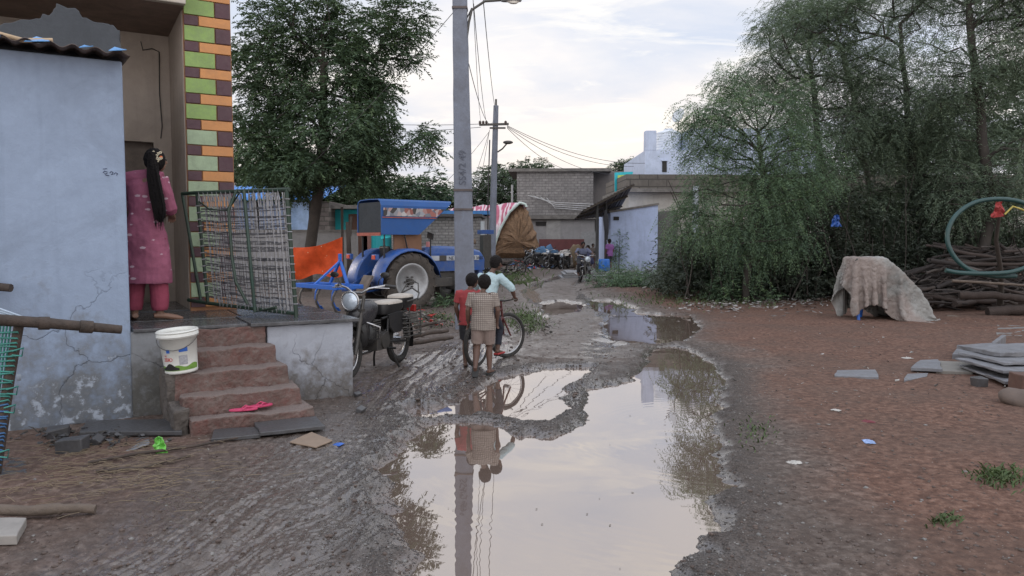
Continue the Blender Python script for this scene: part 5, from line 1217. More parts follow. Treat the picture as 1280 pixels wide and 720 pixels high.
# cultivator behind the tractor
cp=at(412,392); ct=thing('cultivator','blue steel cultivator with triangular hitch and curved tines behind the tractor','farm implement',(cp.x,cp.y-.2,0),hz+R(8))
CB=mat('implement blue paint',(.015,.12,.50),.5,.2,5,.3,40,grime=(.10,.10,.12),gamt=.3)
mb=MB()
for y in (-.30,.30): mb.bar((-.85,y,.62),(.85,y,.62),.08,.09)
for x in (-.85,-.3,.3,.85): mb.bar((x,-.3,.62),(x,.3,.62),.07,.07)
mb.build('frame',CB,ct,bevel=.006)
mb=MB(); mb.bar((-.32,.3,.66),(0,.34,1.16),.06,.05); mb.bar((.32,.3,.66),(0,.34,1.16),.06,.05); mb.bar((0,.34,1.12),(0,.34,1.30),.09,.04); mb.bar((0,.34,1.14),(.0,-.3,.66),.05,.04); mb.build('hitch',CB,ct,bevel=.005)
for i,x in enumerate((-.78,-.45,-.12,.2,.52,.8)):
    y=-.3 if i%2 else .3
    MB().tube([(x,y,.58),(x,y-.08,.45),(x,y-.10,.3),(x,y-.02,.14),(x,y+.10,.03)],.022,6).plate([(x-.05,y+.02,.12),(x+.05,y+.02,.12),(x,y+.14,.0)],.012).build('tine',STL if i%2 else CB,ct)
mb=MB(); mb.cyl((.9,-.1,.30),(1.9,.5,.32),.09); o=mb.build('roller_bar',mat('dusty grey roller',(.16,.15,.14),.9),ct)
# second blue vehicle glimpsed behind the far pole
p=at(607,350); sv=thing('farm_machine','small blue topped farm machine half hidden behind the far pole','machine',(p.x,p.y,0),R(20)); sv.scale=(.38,.38,1.0)
MB().box((0,0,1.92),(1.3,1.6,.16)).build('body',BLU,sv,bevel=.01)
MB().box((0,0,1.25),(.9,1.2,1.1)).build('engine_box',STL,sv,bevel=.05)
for s in(-1,1):
    w_=MB(); agtyre(w_,(s*.6,-.2,.4),.4,.2,12); w_.build('wheel',TYR,sv)
MB().cyl((-.6,-.2,.4),(.6,-.2,.4),.05).box((0,0,.75),(.8,1.8,.5)).build('axle',STL,sv)
# ================================================================ poles and wires
M_pole=mat('aged concrete pole',(.19,.21,.26),.85,.25,2.2,.6,45,grime=(.11,.11,.12),gamt=.6)
b=at(582,416); top=atY(575,10,b.y)
pl=thing('utility_pole','tall tapering grey concrete pole with street lamp arm, standing beside the children','utility pole',(b.x,b.y,0),0)
dx=top.x-b.x; zt=top.z; k=8.2/zt
mb=MB(); vs=[]
for z,wd,dd in ((-.1,.35,.24),(8.2,.19,.14)):
    c=dx*z/zt; vs+=[(c-wd/2,-dd/2,z),(c+wd/2,-dd/2,z),(c+wd/2,dd/2,z),(c-wd/2,dd/2,z)]
# subdivide along the height so that it is not perfectly straight edged
rs=random.Random(4); rings=[]
for i in range(33):
    t=i/32; z=-.1+8.3*t; wd=.35+(.19-.35)*t; dd=.24+(.14-.24)*t; c=dx*z/zt; j=lambda: rs.uniform(-.003,.003)
    ch=.02
    rings.append([(c-wd/2+j(),-dd/2+ch,z),(c-wd/2+ch,-dd/2+j(),z),(c+wd/2-ch,-dd/2+j(),z),(c+wd/2+j(),-dd/2+ch,z),(c+wd/2+j(),dd/2-ch,z),(c+wd/2-ch,dd/2,z),(c-wd/2+ch,dd/2,z),(c-wd/2+j(),dd/2-ch,z)])
vs=[v for r_ in rings for v in r_]; fs=[]
for i in range(32):
    for q in range(8): fs.append((i*8+q,i*8+(q+1)%8,i*8+8+(q+1)%8,i*8+8+q))
fs+= [tuple(range(8))[::-1],tuple(range(256,264))]
MB().add(vs,fs).build('shaft',M_pole,pl)
for px_y in (11,238,262):
    p=atY(575,px_y,b.y); wd=.36+(.19-.36)*p.z/8.2; MB().box((dx*p.z/zt,0,p.z),(wd+.012,.27-.08*p.z/8.2,.035)).build('clamp_band',mat('rusty steel band',(.10,.08,.075),.7,.3,8),pl)
z0=zt-.25; mb=MB().tube([(dx+.10,-.05,z0-.35),(dx+.15,-.05,z0),(dx+.20,-.06,z0+.2),(dx+.42,-.07,z0+.34),(dx+.75,-.08,z0+.36)],.022,8); mb.tube([(dx+.10,0,z0+.05),(dx+.2,0,z0+.25)],.012,6); mb.build('lamp_arm',STL,pl)
lmp=MB().loft([(dx+.86,-.08,z0+.335,.17,.06),(dx+.86,-.08,z0+.38,.19,.075),(dx+.84,-.08,z0+.42,.13,.05)],16,power=3).build('lamp_head',mat('grey lamp housing',(.18,.18,.19),.5),pl)
MB().loft([(dx+.90,-.08,z0+.30,.06,.04),(dx+.89,-.08,z0+.335,.12,.05)],14).build('lamp_glass',mat('milky lamp glass',(.75,.72,.65),.2,.1),lmp)
tx=mat('faded painted marks',(.10,.11,.14),.8); p=atY(575,232,b.y); text('lettering','SS4/2 49',.17,tx,pl,(dx*p.z/zt+.055,-.118,p.z),(R(90),R(-90),0)).rotation_euler=Matrix(((0,-1,0),(0,0,-1),(1,0,0))).to_euler()
# second pole
b2=at(614,346); Y2=b2.y; fp=thing('power_pole','slender far power pole with crossarm, insulators and small lamp','power pole',(b2.x,Y2,0),0); k2=Y2/F
t2=atY(620,132,Y2); dx2=t2.x-b2.x; h2=t2.z
MB().tube([(0,0,-.1),(dx2*.5,0,h2*.5),(dx2,0,h2)],[.17,.14,.11],8).build('shaft',M_pole,fp)
def q2(px,py,dy=0): v=atY(px,py,Y2+dy); return (v.x-b2.x,dy,v.z)
MB().tube([q2(620,140),q2(620,124)],.05,6).build('top_pin',STL,fp)
ca=MB().bar(q2(599,156,-.1),q2(636,155,-.1),.09,.09).bar(q2(612,160,-.1),q2(632,160,-.1),.07,.07).build('crossarm',STL,fp)
for x in (600,604,608,632): 
    v=q2(x,156,-.1); MB().lathe([(.03,0),(.07,.03),(.04,.08),(.07,.11),(.03,.17),(0,.18)],v,seg=10).build('insulator',mat('brown insulator',(.06,.035,.03),.3),ca)
MB().tube([q2(622,190),q2(628,186),q2(634,179)],.035,6).ball(q2(635,178),(.22,.10,.08)).build('lamp',STL,fp)
MB().tube([(-.16,-.05,0),(-.13,-.1,h2*.45),(-.05,-.12,h2*.8)],.03,6).build('earth_cable',BLK,fp)
Mw=mat('overhead wire',(.03,.03,.035),.6)
def wire(a,b_,sag,label,r=.010,n=18,anch=None):
    a,b_=Vector(a),Vector(b_); pts=[]
    for i in range(n+1): t=i/n; p=a.lerp(b_,t); p.z-=sag*4*t*(1-t); pts.append(p)
    o=MB().tube(pts,r,5,cap=False); o=o.build('overhead_wire',Mw); tag(o,label,'wire','overhead wires'); return o
Y1=b.y; N=lambda px,py,dy=0: atY(px,py,Y1+dy); Fp=lambda px,py: atY(px,py,Y2)
nt_=N(587,-60); 
wire(N(588,-70),Fp(601,153),.5,'overhead wire from near pole to the crossarm tip of the far pole',.007)
wire(N(592,5),Fp(610,155),.55,'overhead wire hanging from the lamp arm bracket to the far crossarm',.007)
wire(N(604,0),Fp(620,140),.3,'rightmost overhead wire running steeply from near pole to far pole top',.008)
wire(N(586,80),Fp(617,150),.5,'low slack cable looping from mid near pole to far pole',.007)
wire(N(568,14),atY(300,275,27),.35,'service wire from near pole through the neem crown',.006)
wire(N(560,-80),N(578,30),.02,'short stay wire crossing at the top of the near pole',.005)
for i,(px,py,lab) in enumerate(((500,147,'upper of two level wires running left from the far crossarm'),(500,163,'lower of two level wires running left from the far crossarm'))): wire(Fp(601,155+i*4),atY(px-150,py-4,46),.25,lab,.012)
for i,(px,py,yy,lab) in enumerate(((806,204,42,'highest service wire sloping from the far pole to the blue house'),(792,208,42,'second service wire sloping toward the painted panel'),(765,218,50,'wire sloping to the grey block house roof'),(722,214,50,'lowest wire dropping from far pole to block house corner'))): wire(Fp(634,157+i),atY(px,py,yy),.45,lab,.012)
for i,(px,py,lab) in enumerate(((592,262,'thin wire fanning down left of the far pole to the brick store'),(575,268,'second thin wire fanning down to the brick store roof'),(520,262,'long thin wire dropping left from far pole toward the tractor shed'))): wire(Fp(612,162+i),atY(px,py,34),.2,lab,.009)
# ================================================================ porch props
MGR=mat('dark green pipe enamel',(.018,.045,.03),.45,.3,8,.3,60,grime=(.06,.05,.04),gamt=.5)
Mtp=mat('grey white plastic tape',(.36,.36,.38),.6,.3,14,.3,90,grime=(.16,.15,.14),gamt=.7); Mtd=mat('dark tape',(.09,.09,.10),.6)
# cot stood on its long side; corners in world space
A=hl(-.98,.95,.83); 
def onY(px,py,Y): return atY(px,py,Y)
BL=onY(260,379,8.25); BR=onY(370,392,7.62); TR=onY(358,237,7.52); TL=onY(246,241,8.15)
ct_=thing('woven_cot','green pipe cot strung with grey tape, standing on edge on the porch slab','cot',(0,0,0),0)
o0=Vector((BL+BR)/2); ct_.location=(o0.x,o0.y,.83)
L=lambda v: Vector(v)-Vector(ct_.location)
mb=MB(); mb.tube([L(BL),L(TL)],.019,8); mb.tube([L(BR)-Vector((0,0,.06)),L(BR),L(TR)],.021,8); mb.tube([L(TL)-Vector((.22,-.15,.0)),L(TL),L(TR)+Vector((.03,0,0))],.020,8); mb.tube([L(BL)-Vector((.30,-.2,-.02)),L(BL),L(BR)],.020,8); mb.build('frame',MGR,ct_)
fl=L(TL)-Vector((.22,-.15,0)); mb=MB().tube([fl,L(BL)-Vector((.12,-.1,-.03))],.018,8)
e1=onY(306,238,7.7); e2=onY(321,392,7.55); e3=onY(346,388,7.45); e4=onY(294,240,7.7)
mb.tube([L(e1)+Vector((0,-.03,0)),L(e2)+Vector((0,-.05,.02)),L(e3)+Vector((0,-.02,.03))],.018,8)
mb.tube([L(onY(297,238,7.75))+Vector((0,-.03,0)),L(onY(288,262,7.72))+Vector((0,-.05,0)),L(onY(292,320,7.68))+Vector((0,-.05,0)),L(onY(297,352,7.66))+Vector((0,-.05,0)),L(onY(311,380,7.62))+Vector((0,-.03,0))],.016,8)
mb.tube([L(onY(249,252,8.1)),L(onY(262,262,8.0)),L(onY(285,263,7.8)),L(onY(300,240,7.7))],.008,6)
mb.build('leg',MGR,ct_)
rs=random.Random(9); v1=MB(); v2=MB(); W_=lambda u,v: (L(BL)*(1-u)+L(BR)*u)*(1-v)+(L(TL)*(1-u)+L(TR)*u)*v
for i in range(46):   # upright tapes
    u=.09+.88*i/45+rs.uniform(-.008,.008); ub=u+rs.uniform(-.02,.02); y=rs.uniform(-.006,.006)
    pts=[W_(u+(ub-u)*t/6,.02+.96*t/6)+Vector((rs.uniform(-.003,.003),y,0)) for t in range(7)]; mb_=v1
    a_=[p-Vector((.006,0,0)) for p in pts]; b_=[p+Vector((.006,0,0)) for p in pts]; n=len(pts)
    mb_.add(a_+b_,[(k,k+1,n+k+1,n+k) for k in range(n-1)])
for i in range(34):
    v=.06+.80*i/33+rs.uniform(-.01,.01); sl=rs.uniform(-.02,.02); pts=[W_(.03+.94*t/10,v+sl*t/10-.012*math.sin(math.pi*t/10)+rs.uniform(-.003,.003))+Vector((0,.008 if (i+t)%2 else -.008,0)) for t in range(11)]
    v2.tube(pts,.0048,4,cap=False)
    if i%3==0: v2.tube([p+Vector((0,0,.012)) for p in pts],.004,4,cap=False)
v1.build('tape_webbing',Mtp,ct_,solid=.001); v2.build('cross_webbing',Mtd,ct_)
mb=MB()
for i in range(16): p=W_(.15+.05*i+rs.uniform(-.01,.01),.0); mb.tube([p+Vector((0,-.02,.05)),p+Vector((0,-.024,-.02)),p+Vector((.03,-.02,.05))],.007,5)
for i in range(18): p=W_(.03+.052*i,.985); mb.tube([p+Vector((0,-.024,-.08)),p+Vector((0,-.024,.018)),p+Vector((.02,-.02,-.08))],.007,5)
for i in range(14): p=W_(0,.1+.06*i); mb.tube([p+Vector((-.02,-.02,0)),p+Vector((.05,-.02,.01))],.006,5); p=W_(1,.08+.065*i); mb.torus(p,.023,.005,(0,0,1),10,5)
mb.build('tape_lashing',Mtp,ct_)
# bucket
bp=hl(-1.64,-.40,.482); bk=thing('bucket','white plastic paint bucket with printed label resting on the step edge','bucket',bp,R(8)); bk.rotation_euler=(R(3),R(-4),R(8))
mb=MB().lathe([(0,.002),(.128,.0),(.133,.012),(.131,.02),(.150,.30),(.166,.302),(.168,.34),(.160,.342),(.156,.335),(.148,.30),(.126,.02),(0,.018)],seg=40)
for z in (.318,.352): mb.torus((0,0,z),.164,.006,(0,0,1),40,8)
mb.lathe([(.155,.33),(.163,.335),(.163,.362),(.156,.362),(.152,.33)],seg=40)
mb.build('tub',mat('white bucket plastic',(.66,.66,.62),.35,.08,3,.1,40,grime=(.4,.38,.33),gamt=.3),bk)
MB().tube([(-.150*math.cos(a*.0)-.0 if False else .166*math.cos(R(180+180*i/12)),.0-.166*abs(math.sin(R(180*i/12)))*.98-.004,.31-.10*math.sin(R(180*i/12))) for i in range(13) for a in (0,)],.0028,5).build('handle',STL,bk)
def wrap(name,a0,a1,z0,z1,m,off=.0015,n=14,top=None):
    vs=[];fs=[]
    for i in range(n+1):
        a=R(a0+(a1-a0)*i/n); zt_=z1 if top is None else z0+(z1-z0)*top(i/n)
        for z in (z0,zt_): r_=.131+(z-.02)*.0679+off; vs.append((r_*math.cos(a),r_*math.sin(a),z))
    for i in range(n): fs.append((2*i,2*i+2,2*i+3,2*i+1))
    return MB().add(vs,fs,True).build(name,m,bk)
wrap('green_band',-175,-5,.03,.085,mat('grass green print',(.16,.30,.05),.5,.4,30),.001,40,lambda t:.35+.35*math.sin(t*9)**2+.3*t)
wrap('black_band',-150,-80,.035,.095,mat('black print',(.02,.02,.02),.5),.002,20,lambda t:.3+.7*math.exp(-((t-.55)/.25)**2))
wrap('label_text_block',-78,-50,.08,.16,mat('grey print',(.35,.35,.37),.5,.5,60),.0015,8)
wrap('blue_logo',-76,-48,.19,.225,mat('blue print',(.02,.10,.40),.5,.2,20),.0018,8,lambda t:.6+.4*t)
def ctext(s,a,z,size,m):
    for i,ch in enumerate(s):
        aa=R(a+i*size*190); r_=.131+(z-.02)*.0679+.003; o=text('lettering',ch,size,m,bk,(r_*math.cos(aa),r_*math.sin(aa),z),(R(90),0,aa+R(90)),align='CENTER')
ctext('ZERO',-128,.115,.040,mat('red print',(.50,.03,.03),.5)); ctext('VOC',-126,.155,.016,mat('red print',(.5,.03,.03),.5)); wrap('blue_mark',-118,-106,.185,.215,mat('blue print',(.02,.10,.40),.5),.0018,4)
# slippers on the lowest step
MP=mat('pink rubber',(.50,.05,.13),.45,.12,12,.1,60)
def slipper(loc,rz,label):
    t=thing('slipper',label,'slipper',loc,rz,'pink slippers on the lowest step'); 
    pts=[]; 
    for i in range(20): a=2*math.pi*i/20; y=math.sin(a); x=math.cos(a); pts.append((x*(.042+.008*y),y*.115))
    MB().prism(pts,0,.016).build('sole',MP,t,bevel=.004)
    MB().tube([(-.042,-.01,.012),(-.03,.02,.035),(0,.065,.018),(.03,.02,.035),(.042,-.01,.012)],.006,6).build('strap',MP,t)
slipper(hl(-1.22,-.82,.178),R(-68),'flat pink slipper, the one toward the bucket side'); slipper(hl(-1.08,-.775,.185),R(-50),'tilted pink slipper overlapping its pair on the lowest step')
# slabs & bits
MS=mat('blue grey stone slab',(.19,.195,.215),.55,.3,4,.5,25,grime=(.08,.07,.06),gamt=.6)
MSd=mat('dark wet stone slab',(.07,.07,.075),.4,.35,4,.5,25,grime=(.04,.035,.03),gamt=.6)
MTn=mat('tan broken board',(.26,.19,.14),.8,.25,5,.4,30,grime=(.15,.11,.08))
def slab(label,pxs,m,th=.04,lift=.015,name='stone_slab',cat='stone slab',group=None,tilt=0):
    ps=[G(*q) for q in pxs]; zz_=max(p.z for p in ps)+lift; c=sum(ps,Vector())/len(ps)
    P_=[Vector((p.x-c.x,p.y-c.y,tilt*(p.x-c.x))) for p in ps]
    # roughen the outline
    Q=[]
    for a_,b_ in zip(P_,P_[1:]+P_[:1]):
        for t in (0,.33,.66): q=a_.lerp(b_,t); Q.append(q+Vector((random.uniform(-1,1),random.uniform(-1,1),0))*(.02*(a_-b_).length if t else .0))
    n=(Q[3]-Q[0]).cross(Q[6]-Q[3])
    if n.z<0: Q=Q[::-1]
    mb=MB().plate([q-Vector((0,0,.0)) for q in Q],th); o=mb.build(name,m,bevel=.005); o.location=(c.x,c.y,zz_); return tag(o,label,cat,group)
random.seed(12)
slab('dark wet slab lying at the foot of the steps, bucket side',[(264,561),(326,555),(320,545),(268,548)],MSd,.03,.0)
slab('dark wet slab at the foot of the steps with curled end, by the tan board',[(325,556),(407,547),(395,534),(318,542)],MSd,.03,.02)
slab('tan broken board lying beside the wet slabs near the steps',[(362,562),(395,569),(416,560),(390,549)],MTn,.012,.0,'broken_board','board')
slab('long dark slab bridging rubble below the blue wall',[(100,553),(228,552),(222,535),(108,538)],MSd,.035,.04)
slab('small dark slab leaning near the green packet',[(150,572),(186,564),(186,555),(160,560)],MS,.02,.0,tilt=.25)
slab('pale cement slab corner lying at the bottom of the yard edge',[(-30,694),(22,692),(34,668),(-30,668)],mat('pale cement',(.27,.25,.23),.85,.2,4),.05,.0)
slab('dark slab lying under the wooden cot leg',[(-20,602),(34,597),(34,578),(-20,578)],MSd,.10,.0)
for i,(px,py,s,lab) in enumerate(((92,570,.13,'dark broken brick leaning against rubble below the blue wall'),(74,552,.10,'small dark brick chunk behind the broken brick'),(447,499,.05,'brick fragment beside the plinth corner'),(450,521,.06,'flat brick fragment in the mud past the plinth corner'),(120,561,.07,'low rubble lump beside the long dark slab'))):
    p=G(px,py); mb=MB(); rough_box(mb,(0,0,s*.35),(s*1.5,s,s*.8),amp=s*.08,seed=i+3); o=mb.build('brick_fragment',MSd,bevel=.008); o.location=p; o.rotation_euler=(R(8*i),R(-6),R(25*i)); tag(o,lab,'brick')
# crumpled packets
def packet(label,px,py,s,m,seed,h=.5,name='plastic_packet'):
    rs=random.Random(seed); vs=[];fs=[];n=7
    for j in range(n):
        for i in range(n):
            u,v=i/(n-1)-.5,j/(n-1)-.5; vs.append((u*s*(1+.15*rs.uniform(-1,1)),v*s*.8,max(.004,s*h*(.25-u*u-v*v*.8)+rs.uniform(-.09,.09)*s)))
    for j in range(n-1):
        for i in range(n-1): a_=j*n+i; fs.append((a_,a_+1,a_+n+1,a_+n))
    o=MB().add(vs,fs,False).build(name,m,solid=.002); o.location=G(px,py); o.rotation_euler=(0,0,rs.uniform(0,3)); return tag(o,label,'litter')
packet('blue crumpled wrapper in the mud beside the tan board',423,564,.08,mat('blue plastic',(.03,.12,.45),.35),2)
packet('blue and white wrapper lying on the grey soil',1086,560,.10,mat('blue white foil',(.25,.35,.60),.3,.5,30),3)
packet('white scrap of paper on the red soil',1045,519,.08,mat('dirty white paper',(.42,.40,.37),.8),4)
packet('white plastic scrap lying in the grey gravel near the puddle',993,585,.10,mat('dirty white paper',(.42,.40,.37),.8),5)
packet('blue sheet scrap at the near edge of the upper puddle',800,429,.30,mat('blue plastic',(.03,.12,.45),.35),6,.2)
packet('pale scrap of sack floating in the brown puddle reach',876,484,.16,mat('dirty white paper',(.42,.40,.37),.8),7,.2)
packet('dull red cloth scrap lying on the red soil',1085,532,.10,mat('dull red rag',(.16,.04,.05),.9),8)
packet('small white wrapper on the soil right of the lane',1134,461-10,.12,mat('dirty white paper',(.42,.40,.37),.8),9)
# ================================================================ left edge: wooden cot, pipe, timber
WD=mat('weathered grey brown timber',(.085,.062,.050),.85,.4,6,.8,35,grime=(.03,.024,.02),gamt=.8,bd=.012)
WDl=mat('split pale timber',(.13,.10,.08),.85,.35,6,.8,35,grime=(.09,.07,.05),gamt=.5,bd=.012)
wc=thing('wooden_cot','wooden cot with green and blue webbing tilted against the blue wall at the photo edge','cot',at(0,600),0)
o0=Vector(wc.location); Q=lambda px,py,Y: atY(px,py,Y)-o0
mb=MB(); mb.tube([Q(-60,394,4.7),Q(0,400,4.9),Q(60,404,5.05),Q(152,412,5.3)],[.030,.038,.036,.030],8); mb.tube([Q(48,404,5.02),Q(62,404,5.06)],.044,8); mb.tube([Q(100,408,5.15),Q(116,409,5.2)],.043,8); mb.build('side_rail',WD,wc)
mb=MB().tube([Q(24,405,5.0),Q(12,470,5.0),Q(2,540,5.0),Q(-6,606,5.0)],[.030,.034,.036,.026],8); mb.build('leg',WD,wc)
MB().tube([Q(-80,355,6.0),Q(-20,357,6.0),Q(14,360,6.0)],.032,8).build('upper_rail',WD,wc)
W1=mat('sea green webbing tape',(.05,.26,.22),.6,.3,12,.3,60,grime=(.12,.2,.18),gamt=.4); W2=mat('blue webbing tape',(.05,.14,.30),.6,.3,12); W3=mat('pale blue rope',(.35,.42,.50),.7)
mb=MB(); m2=MB(); m3=MB(); rs=random.Random(8)
for i in range(15): x=-44+4.1*i; mb.tube([Q(x,402+x*.05,5.0),Q(x-8,470,5.02),Q(x-16,540,5.0),Q(x-24+rs.uniform(-2,2),592,5.0)],.007,4)
for i in range(30): y=418+5.6*i; (mb if i<16 else m2).tube([Q(-60,y+4,5.03),Q(-10,y+rs.uniform(-3,3),4.97),Q(24-(y-405)*.14,y+rs.uniform(-3,3),4.96),Q(27-(y-405)*.14,y+1,5.02)],.0065,4)
for y in (439,487,510,566): mb.tube([Q(20-(y-405)*.14,y,4.95),Q(34-(y-405)*.14,y-4,4.93),Q(32-(y-405)*.14,y+6,4.94),Q(20-(y-405)*.14,y+5,4.95)],.006,4)
mb.build('green_webbing',W1,wc); m2.build('blue_webbing',W2,wc)
for i in range(5): m3.tube([Q(-40,384+3*i,5.1),Q(0,386+3*i,5.1),Q(28,396+2*i,5.08)],.008,5)
m3.build('rope_lashing',W3,wc)
p=G(27,541); pp=thing('drain_pipe','upright grey pipe stub with domed cap against the blue wall','pipe',p,0)
MB().lathe([(.058,0),(.058,.40),(.066,.41),(.066,.46),(.060,.47),(.060,.56),(.045,.62),(.02,.645),(0,.65)],seg=22).build('pipe_body',mat('grey painted pipe',(.24,.28,.34),.6,.2,5,.2,40,grime=(.12,.11,.10)),pp)
def log(label,pts,r,m=WD,name='timber',cat='timber',group=None,seg=8,knots=True):
    P_=[Vector(p) for p in pts]; c=P_[0].copy(); mb=MB(); rs=random.Random(len(label)+int(c.x*100)); 
    full=[]; rr=[]
    for a_,b_ in zip(P_[:-1],P_[1:]):
        n=max(2,int((b_-a_).length/.12)); 
        for i in range(n): full.append(a_.lerp(b_,i/n)+Vector([rs.uniform(-.2,.2)*r for _ in range(3)]))
    full.append(P_[-1]); N_=len(full); rr=[r*(1-.25*i/N_)*rs.uniform(.9,1.12) for i in range(N_)]
    mb.tube([p-c for p in full],rr,seg); o=mb.build(name,m); o.location=c; return tag(o,label,cat,group)
a=G(-40,664,.05); log('turned wooden cot leg lying on the mud at the photo edge',[G(-60,662,.06),G(72,656,.045),G(80,655,.05),G(120,652,.03)],.034,WDl)
log('thin curved stick lying across the mud below the slabs',[G(110,588,.02),G(170,578,.02),G(245,568,.02),G(300,557,.02)],.012)
log('second thin stick lying in the mud near the straw',[G(120,600,.02),G(180,596,.015),G(238,580,.02)],.009)
# straw
mb=MB(); rs=random.Random(6)
for i in range(420):
    px,py=rs.gauss(120,75),rs.gauss(592,22)
    if py<560 or px<-20: continue
    p=G(px,py,.008+rs.uniform(0,.02)); a=rs.gauss(.25,.5); l=rs.uniform(.05,.16); d=Vector((math.cos(a),math.sin(a),rs.uniform(-.05,.08)))*l
    mb.tube([p,p+d*.5+Vector((0,0,rs.uniform(0,.01))),p+d],.0018,3,cap=False)
tag(mb.build('straw',mat('dull straw',(.22,.17,.11),.9)),'loose dull straw scattered on the mud below the blue wall','straw',kind='stuff')
# ================================================================ orange net and post
np_=thing('orange_net','sagging orange plastic net sheet tied between the neem trunk and a post','net',at(366,378),0); o0=np_.location.copy(); Yn2=20.0
vs=[];fs=[];nx=40;nz=12; rs=random.Random(1)
for j in range(nz+1):
    for i in range(nx+1):
        u,v=i/nx,j/nz; px=362+66*u; yt=309-13*u+5*math.sin(u*3.14); yb=347-3*u+3*math.sin(u*9); py=yb+(yt-yb)*v
        p=atY(px,py,Yn2+.5+.06*math.sin(u*14+v*2)+.05*math.sin(u*5-v*4)); vs.append(p-o0)
for j in range(nz):
    for i in range(nx): a_=j*(nx+1)+i; fs.append((a_,a_+1,a_+nx+2,a_+nx+1))
MB().add(vs,fs,True).build('net_sheet',printmat('orange plastic netting',(.55,.075,.02),(.55,.42,.28),5,.10,(1,1,1),.6),np_)
p=at(427,375); po=MB().tube([(0,0,0),(.03,0,1.0),(0,0,2.1)],[.075,.07,.06],8).tube([(.05,0,1.7),(.10,0,2.25)],[.05,.035],7).build('fence_post',M_bark); po.location=p+Vector((0,.9,0)); tag(po,'dark forked timber post holding the end of the orange net','post')
po=MB().cyl((0,0,0),(0,0,2.6),.04).build('fence_post',M_bark); po.location=at(409,372)+Vector((0,2,0)); tag(po,'thin straight post standing behind the orange net','post')
# ================================================================ haystack with tarp
Yk=46.0; hs=thing('haystack','big brown haystack with striped pink and white tarpaulin over its top','haystack',(atY(640,300,Yk).x,Yk,0),0); hx=hs.location.x
def K(px,py): v=atY(px,py,Yk); return (v.x-hx,v.z)
face=[K(616,322),K(620,305),K(626,288),K(637,268),K(650,256),K(657,258),(K(663,272)),K(670,292),K(676,310),K(678,323)]
vs=[];fs=[];nd=12; rs=random.Random(2)
cz=1.5
ff=[]
for a_,b_ in zip(face[:-1],face[1:]): 
    for t in (0,.25,.5,.75): ff.append((a_[0]*(1-t)+b_[0]*t,a_[1]*(1-t)+b_[1]*t))
ff.append(face[-1]); nF=len(ff)
for j in range(nd+1):
    y=j*.55; sh=-.62*y
    for (x,z) in ff: vs.append((x+sh+rs.uniform(-.06,.06),y+rs.uniform(-.06,.06)+(abs(z-cz)*.12 if j==0 else 0),max(0,z+rs.uniform(-.05,.05)) if z>.3 else 0))
for j in range(nd):
    for i in range(nF-1): a_=j*nF+i; fs.append((a_,a_+1,a_+nF+1,a_+nF))
ci=len(vs); vs.append(((ff[0][0]+ff[-1][0])/2,-.35,cz)); 
fs.pop() if False else None
for k_ in (.7,.4):
    for (x,z) in ff: vs.append((vs[ci][0]+(x-vs[ci][0])*k_+rs.uniform(-.08,.08),-.10-.25*(1-k_)+rs.uniform(-.08,.08),max(0,cz+(z-cz)*k_+rs.uniform(-.08,.08))))
r0_=list(range(nF)); r1_=[ci+1+i for i in range(nF)]; r2_=[ci+1+nF+i for i in range(nF)]
for ra,rb in ((r0_,r1_),(r1_,r2_)):
    for i in range(nF): j_=(i+1)%nF; fs.append((ra[i],rb[i],rb[j_],ra[j_]))
for i in range(nF): fs.append((r2_[(i+1)%nF],r2_[i],ci))
hay=MB().add(vs,fs,False); hay.build('hay_mass',mat('packed brown hay',(.27,.165,.095),.95,.45,4,1.0,18,grime=(.08,.055,.04),gamt=.6,bd=.06),hs)
m,nt,b=newmat('striped tarpaulin'); co=objco(nt); wv=nn(nt,'ShaderNodeTexWave'); wv.inputs['Scale'].default_value=1.1; wv.inputs['Distortion'].default_value=13; wv.inputs['Detail'].default_value=3; nt.links.new(mapping(nt,co,(1,.3,.3),(0,R(-20),0)),wv.inputs[0])
c=ramp(nt,wv.outputs['Fac'],[(.2,(.58,.50,.52)),(.4,(.52,.20,.26)),(.75,(.36,.06,.12))]); nt.links.new(c,b.inputs['Base Color']); b.inputs['Roughness'].default_value=.6; bump(nt,b,noise(nt,2.5,5,.6,co),.8,.12)
MTP=m
vs=[];fs=[]; tp_=[(x,z) for x,z in ff if True][3:22]; nT=len(tp_)
for j in range(nd+3):
    y=-.1+j*.55; sh=-.62*y
    for i,(x,z) in enumerate(tp_): vs.append((x+sh+.04*math.sin(i*1.9+j)-.05,y,z+.10+.07*math.sin(i*2.3+j*1.3)))
for j in range(nd+2):
    for i in range(nT-1): a_=j*nT+i; fs.append((a_,a_+1,a_+nT+1,a_+nT))
MB().add(vs,fs,True).build('tarpaulin',MTP,hs,solid=.03)
e=[tp_[i] for i in range(nT)]; MB().tube([(x-.02,-.16,z+.12) for x,z in e],.085,6).build('tarp_edge',mat('pale green white hem',(.50,.58,.54),.7),hs)
# low second stack with grey white sheet
gs=thing('sheeted_heap','low heap under a grey white streaked sheet behind the brick store','heap',(atY(578,300,52).x,52,0),0)
mb=MB(); rr_=[]
for i in range(9): t=i/8; rr_.append((1.6*(t-.3)*2,1.5,.2+0,.2,.2))
mb.ball((0,1.5,1.2),(2.4,1.8,2.7),24,14); o=mb.build('sheet',mat('grey white streaked sheet',(.36,.33,.33),.7,.5,3,.8,6,grime=(.12,.10,.10),gamt=.7,bd=.1),gs)
